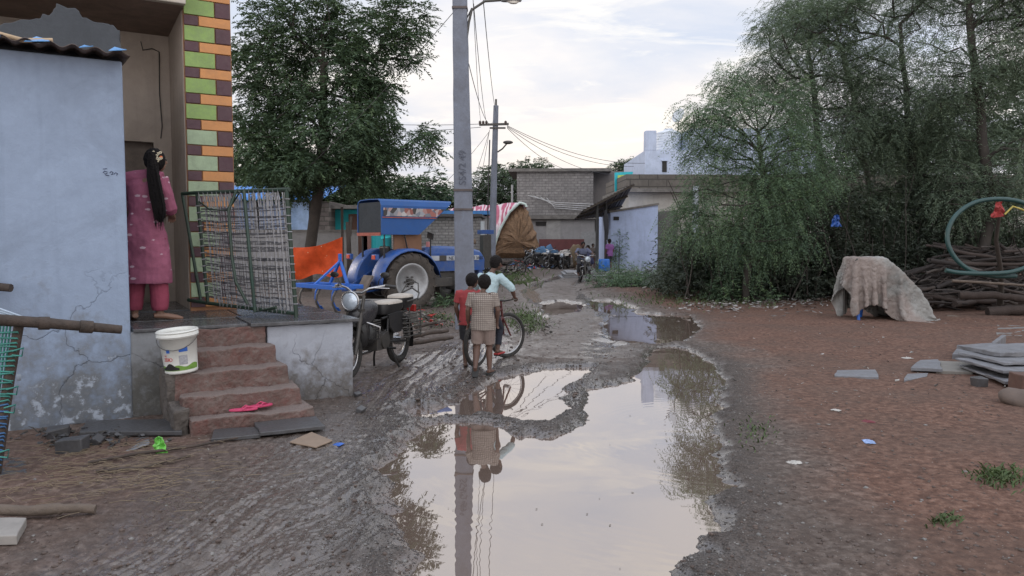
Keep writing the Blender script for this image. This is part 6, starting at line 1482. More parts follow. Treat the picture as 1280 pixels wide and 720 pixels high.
# red metal sheet, scrap
p=at(664,333); rsx=thing('tin_sheet','leaning dark red corrugated tin sheet beside the haystack','tin sheet',(p.x,p.y+8,0),R(-8)); yk=p.y+8; wq=20/F*yk
vs,fs=corrugated(-wq/2,wq/2,0,.5,0.1,19/F*yk*1.0,.0,.3); n=len(vs); vs=[(x,y+.05*math.sin(x*16),z) for x,y,z in vs]; MB().add(vs,fs,True).build('sheet',mat('dark red tin',(.13,.04,.04),.7,.3,3),rsx,solid=.02)
# ================================================================ far vehicles and people on the lane
def reloc(o,loc,rz,label,group=None,rx=0):
    o.location=loc; o.rotation_euler=(rx,0,rz); o['label']=label
    if group: o['group']=group
    return o
p=G(728,352); mr=copytree(moto); reloc(mr,p+Vector((-.05,.3,0)),R(188),'motorcycle coming down the lane with a rider, facing the camera'); 
f=lambda x,y,z:(x/1.6,y/1.6,z/1.6)
t,P,b=person('person','motorcyclist in grey shirt riding toward the camera on the far lane',p+Vector((-.05,.3,0)),R(188),1.6,
 {'head':f(0,.42,1.42),'neck':f(0,.36,1.28),'chest':f(0,.34,1.12),'waist':f(0,.26,.96),'pelvis':f(0,.20,.86),'shL':f(-.18,.36,1.22),'elL':f(-.30,.52,1.08),'wrL':f(-.32,.84,1.04),
  'shR':f(.18,.36,1.22),'elR':f(.30,.52,1.08),'wrR':f(.32,.84,1.04),'hipL':f(-.10,.22,.82),'knL':f(-.20,.62,.66),'anL':f(-.20,.45,.30),'hipR':f(.10,.22,.82),'knR':f(.20,.62,.66),'anR':f(.20,.45,.30),'hdL':(0,1,-.2),'hdR':(0,1,-.2)},SKIN,hs=.06,vox=.012)
shirt(t,P,1.6,mat('grey blue shirt',(.10,.11,.17),.9),hem=.50,sleeve=1.0,vox=.012); trousers(t,P,1.6,mat('dark trousers',(.03,.03,.035),.9),to=1.8,vox=.012)
p=atY(737,330,33.0); zb=.35
t,P,b=person('person','person in dark blue sitting beneath the veranda posts',(p.x,33.0,zb-.0),R(150),1.55,
 {'head':(0,.12,.60),'neck':(0,.09,.53),'chest':(0,.04,.42),'waist':(0,0,.30),'pelvis':(0,-.04,.20),'shL':(-.11,.06,.48),'elL':(-.15,.14,.34),'wrL':(-.10,.26,.30),'shR':(.11,.06,.48),'elR':(.15,.14,.34),'wrR':(.10,.26,.30),
  'hipL':(-.06,-.02,.18),'knL':(-.10,.24,.30),'anL':(-.09,.24,.04),'hipR':(.06,-.02,.18),'knR':(.10,.24,.30),'anR':(.09,.24,.04)},SKIN,hs=.06,vox=.013)
mb=MB(); mb.tube([P['pelvis'],P['waist'],P['chest'],P['neck']-Vector((0,0,.05))],[.16,.16,.17,.08],12); mb.tube([P['hipL'],P['knL'],P['anL']],[.12,.10,.08],8); mb.tube([P['hipR'],P['knR'],P['anR']],[.12,.10,.08],8); remesh(mb.build('dress',mat('dark blue cloth',(.07,.075,.15),.9),t),.014)
p=atY(756,338,34.5); 
t,P,b=person('person','person in purple top standing at the blue hut corner beside the blue drum',(p.x,32.9,.28),R(35),1.38,dict(STAND),SKIN,vox=.012); shirt(t,P,1.38,mat('purple shirt',(.20,.08,.24),.9),hem=.45,vox=.012); trousers(t,P,1.38,mat('dark trousers',(.03,.03,.035),.9),to=.95,vox=.012)
t,P,b=person('person','small child beside the seated person under the veranda',(atY(741,325,33.6).x,33.6,.35),R(190),1.1,dict(STAND),SKIN,vox=.012); shirt(t,P,1.1,mat('grey brown cloth',(.12,.10,.09),.9),hem=.42,vox=.012)
p=atY(755,338,32.0); dr=thing('drum','small bright blue plastic drum on the slab edge beside the hut','drum',(p.x,32,.30),0)
MB().lathe([(0,0),(.22,.0),(.24,.04),(.24,.44),(.22,.5),(.19,.5),(.18,.46),(0,.45)],seg=20).build('barrel',mat('blue drum plastic',(.02,.14,.50),.4),dr); MB().torus((0,0,.25),.245,.012,(0,0,1),20,6).build('hoop',mat('blue drum plastic',(.02,.14,.5),.4),dr)
# veranda floor of stacked slabs
vf=thing('slab_platform','low platform of stacked pale stone slabs under the veranda','platform',(atY(748,338,32.5).x,32.5,0),0)
rs=random.Random(3)
for k in range(4): MB().box((rs.uniform(-.1,.1),rs.uniform(-.1,.1),.035+.07*k),(3.2-.15*k,2.6,.055),(0,0,rs.uniform(-.03,.03))).build('slab',mat('pale stone slab',(.26,.26,.27),.7,.3,3,.4,20,grime=(.12,.11,.10)),vf)
# parked scrap motorcycles by the grey house
G1='motorcycles parked along the grey house'
spots=[(671,331,30,'scrap motorcycle nearest the haystack in the far parked row'),(681,332,50,'second motorcycle from the haystack in the far parked row'),(690,333,100,'motorcycle in the middle of the far parked row, lying low beside sacks'),(700,333,140,'motorcycle leaning in the far row beside the red panel'),(710,333,160,'motorcycle at the veranda end of the far parked row'),(718,331,200,'motorcycle standing closest to the veranda post in the far row')]
for px,py,a,lab in spots:
    o=copytree(moto); q=at(px,py+3.5); reloc(o,(q.x,q.y+rs.uniform(-1.2,.6),.02),R(a),lab,G1,R(rs.uniform(-6,6)))
# sacks and junk
def lump(label,px,py,Y,r,m,seed,name='sack',cat='sack',group=None):
    rs=random.Random(seed); mb=MB(); p=atY(px,py,Y); mb.ball((0,0,r[2]*.8),r,16,10); o=mb.build(name,m); dm=o.modifiers.new('d','DISPLACE'); tx=bpy.data.textures.get('lump') or bpy.data.textures.new('lump','CLOUDS'); tx.noise_scale=.25; dm.texture=tx; dm.strength=r[0]*.7; dm.texture_coords='GLOBAL'
    o.location=(p.x,Y,0); return tag(o,label,cat,group)
lump('pale stuffed sack behind the parked motorcycles',708,320,43,(.6,.4,.6),mat('pale sack',(.36,.33,.30),.9,.3,4),1)
lump('brown bundle among the parked motorcycles',720,322,43,(.45,.35,.75),mat('brown bundle',(.14,.10,.06),.95,.4,6),2)
lump('blue tarp bundle at the haystack end of the motorcycles',682,300+22,43.5,(.9,.4,.7),mat('blue grey tarp',(.05,.12,.22),.7,.4,4),3)
lump('dark heap of scrap at the haystack foot',676,326,43.5,(1.0,.5,.45),mat('dark scrap',(.035,.035,.04),.8,.6,6),4,'scrap_heap','scrap')
rp=MB().box((0,0,.9),(2.6,.08,1.5)).build('door_panel',mat('dark red tin',(.13,.04,.04),.7)); rp.location=(atY(702,310,44).x,44,0); tag(rp,'dark red panel leaning on the grey wall behind the motorcycles','panel')
def junk(label,cx,cy,sx,sy,n,smax,mats,seed,name='junk'):
    rs=random.Random(seed); mbs=[MB() for _ in mats]
    for i in range(n):
        p=G(rs.gauss(cx,sx),rs.gauss(cy,sy)); p.z+=rs.uniform(0,.25)*smax*2.5; s=smax*rs.uniform(.3,1); mb=rs.choice(mbs); k=rs.random()
        if k<.4: mb.box(p,(s*rs.uniform(.5,1.5),s*.5,s*.25),(rs.uniform(-.6,.6),rs.uniform(-.6,.6),rs.uniform(0,3)),jit=s*.12)
        elif k<.7: d=Vector((rs.uniform(-1,1),rs.uniform(-.6,.6),rs.uniform(-.1,.4)))*s*2; mb.tube([p,p+d*.5+Vector((0,0,s*.2)),p+d],[s*.09,s*.08,s*.05],5)
        else:
            q=[Vector((rs.uniform(-s,s),rs.uniform(-s,s),rs.uniform(-.1,.6)*s)) for _ in range(5)]; mb.add([p+v for v in q],[(0,1,2),(0,2,3),(0,3,4)])
    for mb,m_ in zip(mbs,mats): tag(mb.build(name,m_),label+' ('+m_.name+')','scrap',kind='stuff')
JM=[mat('red rags',(.40,.05,.045),.8,.4,5),mat('pale scraps',(.34,.33,.31),.8,.5,6),mat('blue scraps',(.05,.13,.30),.7),mat('dark rubbish',(.05,.045,.04),.9,.5,6)]
junk('scrap strewn at the lane edge below the haystack',660,334,12,3,110,.32,JM,5)
junk('timber offcuts heaped beside the far pole',628,343,12,3,90,.30,[mat('grey offcuts',(.18,.16,.14),.9,.5,6),JM[3]],6)
junk('broken stones and rubbish behind the parked motorcycle',535,405,16,6,120,.12,[mat('grey offcuts',(.18,.16,.14),.9,.5,6),JM[3],mat('red rags',(.4,.05,.045),.8)],7)
junk('rubble on the verge beside the bicycle',665,412,14,7,140,.07,[mat('grey offcuts',(.18,.16,.14),.9,.5,6),JM[3]],8)
junk('rubble and scraps along the foot of the slab heap',800,362,40,3,140,.12,[mat('grey offcuts',(.18,.16,.14),.9,.5,6),JM[3]],9)
for i,(px,py,Y,a,lab) in enumerate(((650,334,34,.3,'upright bicycle wheel leaning at the lane edge near red rags'),(640,332,35,-.4,'second loose wheel leaning beside the pale offcuts'))):
    a1,b1,c1=MB(),MB(),MB(); t=thing('loose_wheel',lab,'wheel',(atY(px,300,Y).x,Y,0),R(60),None); wheel(a1,b1,c1,(0,0,.32),.32,.03); w_=a1.build('tyre',RUB,t); b1.build('rim',CHR,w_); c1.build('spoke_set',CHR,w_)
for i,(x0,y0,x1,y1,lab) in enumerate(((596,352,628,338,'long pale pole leaning over the offcut pile'),(618,350,650,340,'grey plank lying at the lane edge'),(606,346,640,352,'weathered plank lying across the offcut pile'),(512,430,560,425,'flat plank in the mud behind the motorcycle'),(508,441,566,434,'long concrete post lying behind the motorcycle'),(520,418,556,410,'short board lying beside the tractor wheel'))):
    log(lab,[G(x0,y0,.08),G(x1,y1,.08)],.045 if i<3 else .035,WD,'plank','plank')
# ================================================================ bushes and grass
def bush(label,px,py,n,spread,h,seed,leaf=Lac2,L=.22,K=10,lw=.03,ll=.07,name='bush',per=12,group='weedy bushes by the slab heap'):
    rs=np.random.RandomState(seed); b=at(px,py); t=thing(name,label,'bush',(b.x,b.y,0),0,group); mb=MB(); anc=[]
    for i in range(n):
        x,y=rs.normal(0,spread,2); hh=h*rs.uniform(.5,1.1); pts=[(x*.5,y*.5,0),(x*.8,y*.8,hh*.5),(x*1.1+rs.normal(0,.04),y,hh)]; mb.tube(pts,[.012,.009,.005],4,cap=False); anc+=[pts[1],pts[2],tuple((np.array(pts[1])+np.array(pts[2]))/2)]
    mb.build('stem_set',M_twig,t); V,Fq,ti=leaves_at(anc,rs,per,.16+.1*h,L,K,lw,ll,.3); crown_obj('leaves',V,Fq,ti,leaf,t); return t
bush('leafy weed bush in front of the blue hut at the slab heap',786,357,12,.5,.75,41)
bush('tall thin weed standing against the blue hut wall',772,345,5,.2,1.9,42,L=.15)
bush('low spreading bush nearest the lane by the slab heap',768,364,10,.45,.40,43)
bush('broad low bush right of the slab heap, below the acacia',815,362,16,.9,.45,44)
bush('low weeds at the foot of the slender acacia',920,378,12,.7,.6,45)
bush('weeds growing behind the concrete pole beside the lane',546,384,4,.4,.22,46,group='weeds beside the lane')
def grass(label,cx,cy,sx,sy,n,hgt,seed,m):
    rs=np.random.RandomState(seed); V=[];Fq=[]
    for i in range(n):
        p=G(rs.normal(cx,sx),rs.normal(cy,sy)); 
        if p.y>60: continue
        a=rs.uniform(0,6.28); l=hgt*rs.uniform(.4,1.2); d=Vector((math.cos(a),math.sin(a),0)); w_=Vector((-d.y,d.x,0))*.004*(1+p.y/14); q=len(V)
        V+=[p-w_,p+w_,p+d*l*.35+Vector((0,0,l*.7))+w_*.7,p+d*l*.9+Vector((0,0,l*.9))]; Fq.append((q,q+1,q+2,q+3))
    o=npmesh('grass',np.array([tuple(v) for v in V]),np.array(Fq),m); tag(o,label,'grass',kind='stuff'); return o
Mgr=mat('rough green grass',(.055,.095,.03),.7,.5,9,grime=(.12,.12,.05),gamt=.5)
grass('rough grass on the verge between pole and lane',655,404,12,8,700,.07,1,Mgr)
grass('sparse grass beside the pole foot',605,396,14,10,300,.06,2,Mgr)
grass('green grass tuft on the red soil near the photo edge',1250,604,16,6,260,.05,3,Mgr)
grass('tiny grass tuft on the red soil',1178,660,9,4,90,.035,4,Mgr)
grass('thin grass at the near edge of the grey gravel',945,545,12,10,120,.03,5,Mgr)
grass('low weeds along the foot of the thicket',880,376,60,6,900,.09,6,Mgr)
grass('weeds growing at the tractor side of the lane',545,402,12,5,250,.08,8,Mgr)
grass('weeds at the far lane edge below the haystack',628,350,22,5,500,.22,9,Mgr)
# ================================================================ slabs heap mid right, right yard
rs=random.Random(22); GS='loose slabs heaped in front of the blue hut'
n_=0
for i in range(26):
    px=rs.uniform(745,880); py=349+ (px-745)*.09+rs.uniform(-4,8); p=G(px,py); 
    mb=MB(); w_=rs.uniform(.5,1.1); rough_box(mb,(0,0,0),(w_,rs.uniform(.3,.6),.05),amp=.015,seed=i); o=mb.build('flat_slab',mat('pale stone slab',(.26,.26,.27),.7) if i%3 else MSd,bevel=.006)
    o.location=p+Vector((0,0,.05+rs.uniform(0,.22))); o.rotation_euler=(rs.uniform(-.12,.12),rs.uniform(-.15,.15),rs.uniform(-.5,.5)); tag(o,'flat grey stone slab in the loose heap below the blue hut','stone slab',GS)
random.seed(30)
slab('single flat slab alone on the red soil, left of the others',[(1043,476),(1098,478),(1094,468),(1046,469)],MS,.045,.02)
slab('slab lying left of the stacked slabs with pale face',[(1138,470),(1178,472),(1172,459),(1150,460)],MS,.04,.02)
slab('tan topped slab between pale slab and the stack',[(1170,471),(1216,473),(1222,460),(1172,458)],mat('tan grey slab',(.20,.185,.165),.7,.3,4),.04,.03)
slab('small triangular slab tip in front of the pale slab',[(1130,482),(1158,476),(1160,472),(1134,473)],MS,.05,.01)
slab('broad slab lying behind the upright slab',[(1190,452),(1236,452),(1240,437),(1200,440)],MS,.08,.06)
slab('long flat concrete block beside the firewood',[(1246,421),(1300,423),(1300,410),(1246,408)],mat('pale concrete block',(.17,.17,.165),.85),.22,.0,'concrete_block','block')
o=MB().plate([(0,0,0),(.5,.55,0),(.52,.57,.30),(.10,.12,.26)],.05).build('stone_slab',MS,bevel=.005); o.location=G(1236,458); tag(o,'small slab standing upright against the stack','stone slab')
sx=at(1218,488); k=0
for i,(dx_,dy_,w_,d_,h_,lab) in enumerate(((.9,.35,1.5,1.1,.03,'lowest slab of the stacked grey slabs at the photo edge'),(1.0,.40,1.4,1.0,.03,'second slab from the bottom of the stack at the photo edge'),(.95,.5,1.6,.9,.03,'third slab from the bottom, wide one in the edge stack'),(1.05,.75,1.5,.8,.03,'fourth slab up, set back in the edge stack'),(1.15,1.1,1.4,.7,.05,'topmost slab at the back of the edge stack'))):
    mb=MB(); rough_box(mb,(0,0,0),(w_,d_,h_),amp=.006,seed=i+40); o=mb.build('stacked_slab',MS,bevel=.006); o.location=(sx.x+dx_+.18,sx.y+dy_,.10+.045*i); o.rotation_euler=(0,0,R(4*i-8)); tag(o,lab,'stone slab','stacked slabs at the photo edge')
mb=MB(); rough_box(mb,(0,0,.0),(.62,.22,.22),amp=.008,seed=3); o=mb.build('rusty_block',mat('rusty brown block',(.11,.06,.045),.8,.4,4),bevel=.01); o.location=(sx.x+.55,sx.y-.28,.12); tag(o,'rusty brown block set on edge in front of the slab stack','block')
mb=MB(); rough_box(mb,(0,0,.0),(.12,.12,.14),amp=.01,seed=5); o=mb.build('support_stone',MSd,bevel=.01); o.location=(sx.x+.06,sx.y+.02,.07); tag(o,'small stone propping the corner of the slab stack','stone')
o=lump('round brown boulder below the slab stack',1275,520,1520/212,(.19,.15,.11),mat('brown boulder',(.12,.09,.075),.85,.3,5),9,'boulder','boulder')
def crumple(name,cat,s,m,seed):
    rs=random.Random(seed); vs=[];fs=[];n=7
    for j in range(n):
        for i in range(n):
            u,v=i/(n-1)-.5,j/(n-1)-.5; w_=.45+.55*(.5-v); vs.append((u*s*2*w_+rs.uniform(-.1,.1)*s,rs.uniform(-.35,.35)*s,v*s*2.2+rs.uniform(-.12,.12)*s))
    for j in range(n-1):
        for i in range(n-1): a_=j*n+i; fs.append((a_,a_+1,a_+n+1,a_+n))
    o=MB().add(vs,fs,False).build(name,m,solid=.004); return tag(o,name,cat)
# covered cart
YC=at(1110,400).y; cv=thing('covered_cart','cart shape under a draped dirty beige cloth with blue legs showing','covered cart',(at(1110,400).x,YC,0),0); ox=cv.location.x; cv.scale=(.95,.95,.97)
def C(px,py,dy=0): v=atY(px,py,YC+dy); return Vector((v.x-ox,dy,v.z))
m,nt,b=newmat('dirty beige cloth'); co=objco(nt); c=ramp(nt,noise(nt,1.6,7,.6,co),[(.3,(.14,.138,.13)),(.5,(.25,.247,.235)),(.7,(.37,.368,.355))]); c=mixc(nt,ramp(nt,noise(nt,1.1,3,.5,mapping(nt,co,loc=(4,1,2))),[(.5,0.0),(.62,.6)]),c,(.27,.205,.18)); nt.links.new(c,b.inputs['Base Color']); b.inputs['Roughness'].default_value=.95; b.inputs['Specular IOR Level'].default_value=.1; bump(nt,b,noise(nt,7,7,.65,co,.6),.9,.05); MCL=m
# settle a sheet over the cart's frame so that it hangs in true folds
def drape(nx,ny,sp,x0,y0,z0,poly,hw,steps=1000,seed=1,iters=3):
    rs=np.random.RandomState(seed); X,Y_=np.meshgrid(x0+sp*np.arange(nx),y0+sp*np.arange(ny),indexing='ij')
    P=np.stack([X,Y_,np.full(X.shape,z0)],-1)+rs.normal(0,.004,(nx,ny,3)); P[...,2]+=.03*np.sin(X*5+Y_*3); Q=P.copy(); dt=1/200
    def con(p,sa,sb,rest,k):
        d=p[sb]-p[sa]; l=np.sqrt((d*d).sum(-1,keepdims=True))+1e-9; c=d*((l-rest)/l*.5*k); p[sa]+=c; p[sb]-=c
    S=slice
    cons=[]
    for s_ in (0,1):
        e=nx-1-s_; cons.append(((S(s_,s_+2*((e+1)//2),2),S(None)),(S(s_+1,s_+1+2*((e+1)//2),2),S(None)),sp,1.))
        e=ny-1-s_; cons.append(((S(None),S(s_,s_+2*((e+1)//2),2)),(S(None),S(s_+1,s_+1+2*((e+1)//2),2)),sp,1.))
        n=(nx-1-s_+1)//2; i0=S(s_,s_+2*n,2); i1=S(s_+1,s_+1+2*n,2)
        cons.append(((i0,S(0,ny-1)),(i1,S(1,ny)),sp*1.4142,.35)); cons.append(((i0,S(1,ny)),(i1,S(0,ny-1)),sp*1.4142,.35))
    ib=[np.array([i for i in range(nx-2) if i%4 in q]) for q in ((0,1),(2,3))]; jb=[np.array([i for i in range(ny-2) if i%4 in q]) for q in ((0,1),(2,3))]
    for it in range(steps):
        V=(P-Q)*.996; Q=P.copy(); P=P+V; P[...,2]-=9.8*dt*dt
        for k in range(iters):
            for sa,sb,r_,kk in cons: con(P,sa,sb,r_,kk)
            if k==0 and it%2==0:
                for I in ib: con(P,(I,S(None)),(I+2,S(None)),2*sp,.06)
                for Jx in jb: con(P,(S(None),Jx),(S(None),Jx+2),2*sp,.06)
        x,z=P[...,0],P[...,2]; best=np.full(x.shape,1e9); nx_=np.zeros(x.shape); nz_=np.zeros(x.shape); ins=np.ones(x.shape,bool)
        for (ax,az),(bx,bz) in zip(poly,poly[1:]+poly[:1]):
            ex,ez=bx-ax,bz-az; l=math.hypot(ex,ez); ox_,oz_=-ez/l,ex/l; dd=(x-ax)*ox_+(z-az)*oz_; ins&=dd<0; c=-dd<best; best=np.where(c,-dd,best); nx_=np.where(c,ox_,nx_); nz_=np.where(c,oz_,nz_)
        dy=hw-np.abs(P[...,1]); ins&=dy>0; side_=ins&(dy<best); top_=ins&~side_
        P[...,1]=np.where(side_,np.sign(P[...,1])*hw,P[...,1]); P[...,0]+=np.where(top_,nx_*best,0); P[...,2]+=np.where(top_,nz_*best,0)
        for m,fr_ in ((top_,.9),(side_,.25)): Q[m]=Q[m]+(P[m]-Q[m])*fr_
        m=P[...,2]<.012; P[m,2]=.012; Q[m]=Q[m]+(P[m]-Q[m])*.8
    return P
caps=[]
rad=.055
for y in (-.27,.27):
    caps+=[((-.84,y,1.25),(-.22,y,1.25),rad),((-.22,y,1.25),(.12,y*.9,.98),rad),((.12,y*.9,.98),(.48,y*.85,.62),rad),((.48,y*.85,.62),(.74,y*.8,.22),rad)]
    caps+=[((-.80,y,.1),(-.84,y,1.25),rad)]
body=[(-.87,-.6),(-.87,1.30),(-.22,1.30),(.12,1.03),(.48,.67),(.76,.25),(.82,-.6)]   # outline of the frame, clockwise
PD=drape(72,63,.040,-1.50,-1.20,1.40,body,.31,steps=700,seed=4)
nxx,nyy=PD.shape[:2]; ii=np.arange(nxx*nyy).reshape(nxx,nyy); FD=np.stack([ii[:-1,:-1],ii[1:,:-1],ii[1:,1:],ii[:-1,1:]],-1).reshape(-1,4)
o=npmesh('draped_cloth',PD.reshape(-1,3),FD,MCL,cv,smooth=True); md=o.modifiers.new('solid','SOLIDIFY'); md.thickness=.008; md.offset=0; md=o.modifiers.new('sub','SUBSURF'); md.levels=1; md.render_levels=1
tx=bpy.data.textures.new('crumple','CLOUDS'); tx.noise_scale=.11; tx.noise_type='HARD_NOISE'; md=o.modifiers.new('crumple','DISPLACE'); md.texture=tx; md.strength=.034; md.texture_coords='GLOBAL'
tx=bpy.data.textures.new('bulge','CLOUDS'); tx.noise_scale=.26; md=o.modifiers.new('bulge','DISPLACE'); md.texture=tx; md.strength=.075; md.texture_coords='GLOBAL'
mb=MB()
for a_,b_,r_ in caps[:10]: mb.cyl(a_,b_,r_*.5,seg=8)
mb.build('cart_frame',STL,cv)
ML=mat('blue painted leg',(.02,.10,.40),.5)
for px,dy in ((1072,-.34),(1148,-.36),(1074,.3),(1142,.3)): q=C(px,385,dy); MB().cyl((q.x,dy,0),(q.x,dy*.8,.24),.032).build('leg',ML,cv)
q=C(1130,390,-.2); MB().box((-.25,0,.36),(.9,.6,.05)).build('cart_bed',WD,cv)
pk=crumple('plastic_packet','litter',.06,mat('green foil',(.12,.48,.05),.3,.3,25,.2,60,grime=(.5,.6,.4),gamt=.4),6); pk.location=G(200,573,.05); pk['label']='crumpled bright green snack packet by the foot of the wall'
junk('rubble and broken slate below the blue wall',110,556,45,6,150,.06,[MSd,JM[3]],21)
junk('tiny scraps scattered over the open yard',1080,450,110,45,200,.035,[JM[1],JM[3],mat('grey offcuts',(.18,.16,.14),.9)],22)
junk('small stones and scraps strewn over the near mud',330,600,140,50,150,.018,[JM[3],mat('grey offcuts',(.18,.16,.14),.9)],23)
mb=MB(); rs=random.Random(41)
for i in range(18):
    px=rs.uniform(520,890); py=rs.uniform(480,715); p=at(px,py,.004); s=rs.uniform(.006,.016); a=rs.uniform(0,6.28)
    mb.add([p+Vector((s*math.cos(a+k*1.57)*(1 if k%2 else .45),s*math.sin(a+k*1.57)*(1 if k%2 else .45),0)) for k in range(4)],[(0,1,2,3)])
tag(mb.build('floating_leaves',mat('dead leaf',(.09,.07,.045),.8)),'small dead leaves floating on the large puddle','leaves',kind='stuff')
# firewood pile: individual crooked branches
rs=random.Random(77); GF='crooked branches stacked in the firewood pile'
MF=[mat('dark firewood bark',(.026,.020,.018),.92,.4,6,.9,25,bd=.02),mat('brown firewood bark',(.045,.032,.027),.92,.4,6,.9,25,bd=.02),mat('grey firewood bark',(.070,.058,.052),.92,.4,6,.9,25,bd=.02)]
for i in range(210):
    lay=i/210; z=.05+ .95*(rs.random()**.8); px=rs.uniform(1125,1330); 
    hm=(.45+.9*min(1,max(0,(px-1120)/90)))
    z=z*hm; Y=16.2+z*.9+rs.uniform(0,1.2)+(0 if rs.random()<.5 else .4); x=(px-640)/F*Y; Ln=rs.uniform(.7,2.6); a=rs.gauss(0,.55); tl=rs.gauss(0,.17); r_=rs.uniform(.014,.06) if z>.3 else rs.uniform(.03,.10)
    pts=[]; bend=rs.uniform(-.32,.32)
    for q in range(7):
        t=q/6-.5; pts.append((Ln*t*math.cos(a),Ln*t*math.sin(a)*.6+bend*.4*math.sin(t*6),Ln*t*math.sin(tl)+bend*(.25-t*t)*1.2+rs.uniform(-.02,.02)))
    mb=MB().tube(pts,[r_*(1-.09*q)*rs.uniform(.88,1.12) for q in range(7)],7)
    if rs.random()<.35: k=3; mb.tube([pts[k],tuple(Vector(pts[k])+Vector((.25*rs.choice((-1,1)),-.05,rs.uniform(.1,.3))))],[r_*.6,r_*.25],5)
    o=mb.build('branch',rs.choice(MF)); o.location=(x,Y,max(z,.08)); tag(o,'crooked bark covered branch among many in the dark firewood pile','firewood',GF)
for i,(a_,b_,r_,lab) in enumerate((((1198,370,16),(1290,376,15.6),.09,'thickest forked log lying low in front of the firewood pile'),((1190,351,15.9),(1290,357,15.6),.03,'long pale straight pole laid across the firewood under the hose'),((1184,396,15.6),(1234,400,15.4),.035,'pale split plank at the foot of the firewood pile'),((1235,390,15.8),(1310,384,15.5),.12,'heavy dark log end lying beside the split plank'))):
    log(lab,[atY(*a_),atY((a_[0]+b_[0])/2,(a_[1]+b_[1])/2-(4 if i==0 else 0),(a_[2]+b_[2])/2),atY(*b_)],r_,WDl if i in(1,2) else MF[1],'log','log')
# green suction hose
YH=14.6; mh=mat('sea green suction hose',(.008,.042,.040),.35,.2,6,.2,40,grime=(.02,.06,.06),gamt=.6)
pts=[];rr=[]
for px,py,dy in ((1182,338,-.25),(1200,341,-.25),(1235,342,-.2),(1268,339,-.1),(1296,326,0),(1310,303,.1),(1306,275,.15),(1285,256,.2),(1255,249,.2),(1222,252,.15),(1198,266,.1),(1186,285,.05),(1185,305,0),(1196,325,-.05),(1215,339,-.1),(1240,345,-.05),(1270,345,.0)): pts.append(Vector(atY(px,py,YH+dy)))
def cr(P_,n=6):
    out=[]
    for i in range(len(P_)-1):
        p0=P_[max(0,i-1)];p1=P_[i];p2=P_[i+1];p3=P_[min(len(P_)-1,i+2)]
        for k in range(n): t=k/n; out.append(.5*((2*p1)+(p2-p0)*t+(2*p0-5*p1+4*p2-p3)*t*t+(3*p1-p0-3*p2+p3)*t**3))
    return out+[P_[-1]]
base_=Vector((pts[0].x,pts[0].y,0)); hos=thing('suction_hose','thick green hose looped in a big ring hanging over the firewood','hose',base_,0)
cp=cr(pts,14); mb=MB().tube([p-base_ for p in cp],[.042+.004*(i%2) for i in range(len(cp))],12); mb.build('hose_coil',mh,hos)
q=Vector(atY(1248,262,YH-.05)); rg=crumple('red_rag','rag',.13,mat('red rag',(.30,.04,.04),.8,.5,8),3); rg.location=q; rg['label']='red rag knotted around the top of the green hose loop'
mb=MB().tube([atY(1256,268,YH-.1),atY(1266,258,YH-.15),atY(1278,262,YH-.1),atY(1290,268,YH)],.018,6); tag(mb.build('rope',mat('yellow rope',(.42,.34,.08),.7)),'yellow rope tied to the hose loop beside the red rag','rope')
br=MB().tube([atY(1250,262,YH+.1),atY(1245,300,YH+.5),atY(1252,345,YH+1.2),atY(1250,380,YH+1.6)],[.03,.04,.05,.07],8); tag(br.build('stump_post',M_bark),'dark dead stem that carries the hose loop','post')
o=crumple('plastic_bag','plastic bag',.12,mat('blue plastic bag',(.02,.07,.26),.35),4); o.location=atY(1045,276,17.5); o['label']='torn blue plastic bag hanging in the thicket above the cart'
# litter heap by the thicket: uncountable scraps
mb=MB(); m2=MB(); rs=random.Random(15)
for i in range(900):
    px=rs.choice((rs.gauss(990,40),rs.gauss(900,30),rs.uniform(850,1060))); py=rs.gauss(378,7)+(4 if px<930 else 0); p=G(px,py,.02+rs.uniform(0,.05)); s=rs.uniform(.03,.10)
    q=[Vector((rs.uniform(-s,s),rs.uniform(-s,s),rs.uniform(-.2,.4)*s)) for _ in range(4)]; (mb if rs.random()<.5 else m2).add([p+v for v in q],[(0,1,2,3)])
tag(mb.build('litter',mat('pale litter scraps',(.32,.31,.30),.8,.6,9)),'pale litter scraps strewn along the foot of the thicket','litter',kind='stuff'); tag(m2.build('litter',mat('dull litter scraps',(.12,.10,.09),.8,.6,9)),'dull rubbish scraps strewn along the foot of the thicket','litter',kind='stuff')
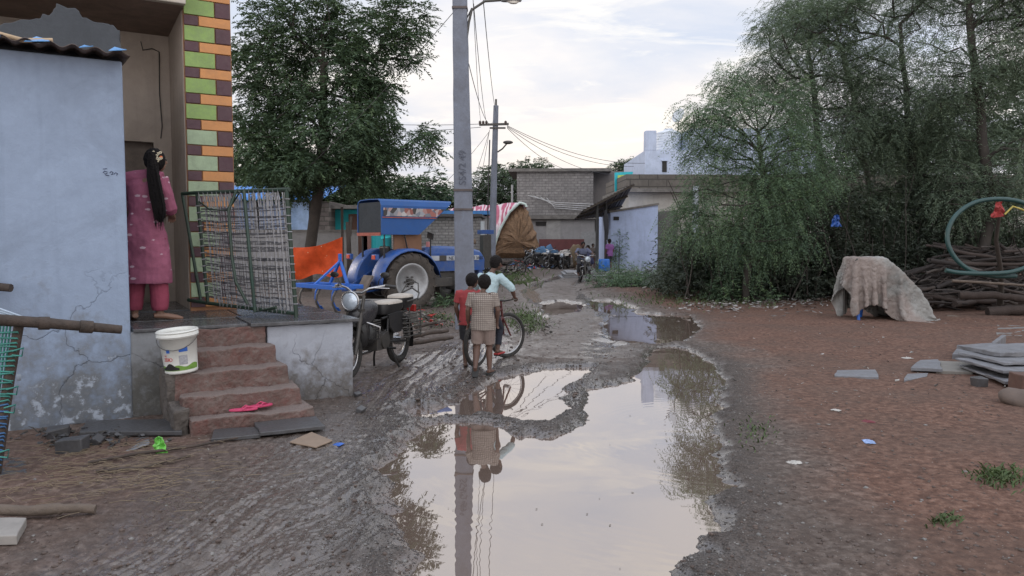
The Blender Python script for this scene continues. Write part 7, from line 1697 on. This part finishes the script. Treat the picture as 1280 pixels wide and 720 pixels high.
# loose stones, clods and gravel over the ground
mst=[mat('grey pebbles',(.20,.19,.18),.8,.5,12),mat('brown clods',(.10,.075,.064),.9,.5,12),mat('dark gravel',(.08,.072,.068),.7,.5,12)]
rs=np.random.RandomState(5)
ico=np.array([(0,0,1),(.89,0,.45),(.28,.85,.45),(-.72,.53,.45),(-.72,-.53,.45),(.28,-.85,.45),(.72,.53,-.45),(-.28,.85,-.45),(-.89,0,-.45),(-.28,-.85,-.45),(.72,-.53,-.45),(0,0,-1)])
icf=np.array([(0,1,2),(0,2,3),(0,3,4),(0,4,5),(0,5,1),(1,6,2),(2,7,3),(3,8,4),(4,9,5),(5,10,1),(6,7,2),(7,8,3),(8,9,4),(9,10,5),(10,6,1),(11,7,6),(11,8,7),(11,9,8),(11,10,9),(11,6,10)])
def scatter(name,label,n,fn,smin,smax,m,flat=.6):
    xy=[fn() for _ in range(n)]; X=np.array([a for a,b in xy]); Y=np.array([b for a,b in xy]); z,dd,*_=height(X,Y,True); ok=(dd>.015)&(Y>2.2); X,Y,z=X[ok],Y[ok],z[ok]; k=len(X)
    s=smin+(smax-smin)*rs.rand(k)**3; V=ico[None]*(1+rs.normal(0,.22,(k,12,1)))*s[:,None,None]*np.stack([rs.uniform(.7,1.4,k),rs.uniform(.7,1.4,k),np.full(k,flat)],-1)[:,None,:]
    V=V+np.stack([X,Y,z+s*.15],-1)[:,None,:]; Fa=icf[None]+(np.arange(k)*12)[:,None,None]
    o=npmesh(name,V.reshape(-1,3),Fa.reshape(-1,3),m,nside=3); tag(o,label,'stones',kind='stuff')
def nearpud(w=.3):
    def f():
        p=PUD[0] if rs.rand()<.6 else PUD[1]; i=rs.randint(len(p)-1); t=rs.rand(); a,b_=p[i],p[i+1]; return (a[0]*(1-t)+b_[0]*t+rs.normal(0,w),a[1]*(1-t)+b_[1]*t+rs.normal(0,w))
    return f
scatter('gravel','dark wet gravel along the puddle edges',36000,nearpud(.20),.002,.008,mst[2])
scatter('gravel','grey gravel spread beside the puddles',12000,nearpud(.40),.002,.008,mst[0])
def area(x0,x1,y0,y1):
    def f():
        y=1/(1/y1+(1/y0-1/y1)*rs.rand()); return ((x0+(x1-x0)*rs.rand())*max(1,y/4),y)
    return f
scatter('soil_clods','small brown soil clods scattered over the yard',9000,area(-2.6,3.2,2.6,22),.002,.015,mst[1])
scatter('pebbles','scattered grey pebbles over the yard',700,area(-2.6,3.2,2.6,26),.003,.016,mst[0])
scatter('rubble','mud churned rubble along the road middle',1200,area(-.6,.9,7,30),.006,.028,mst[1],.45)
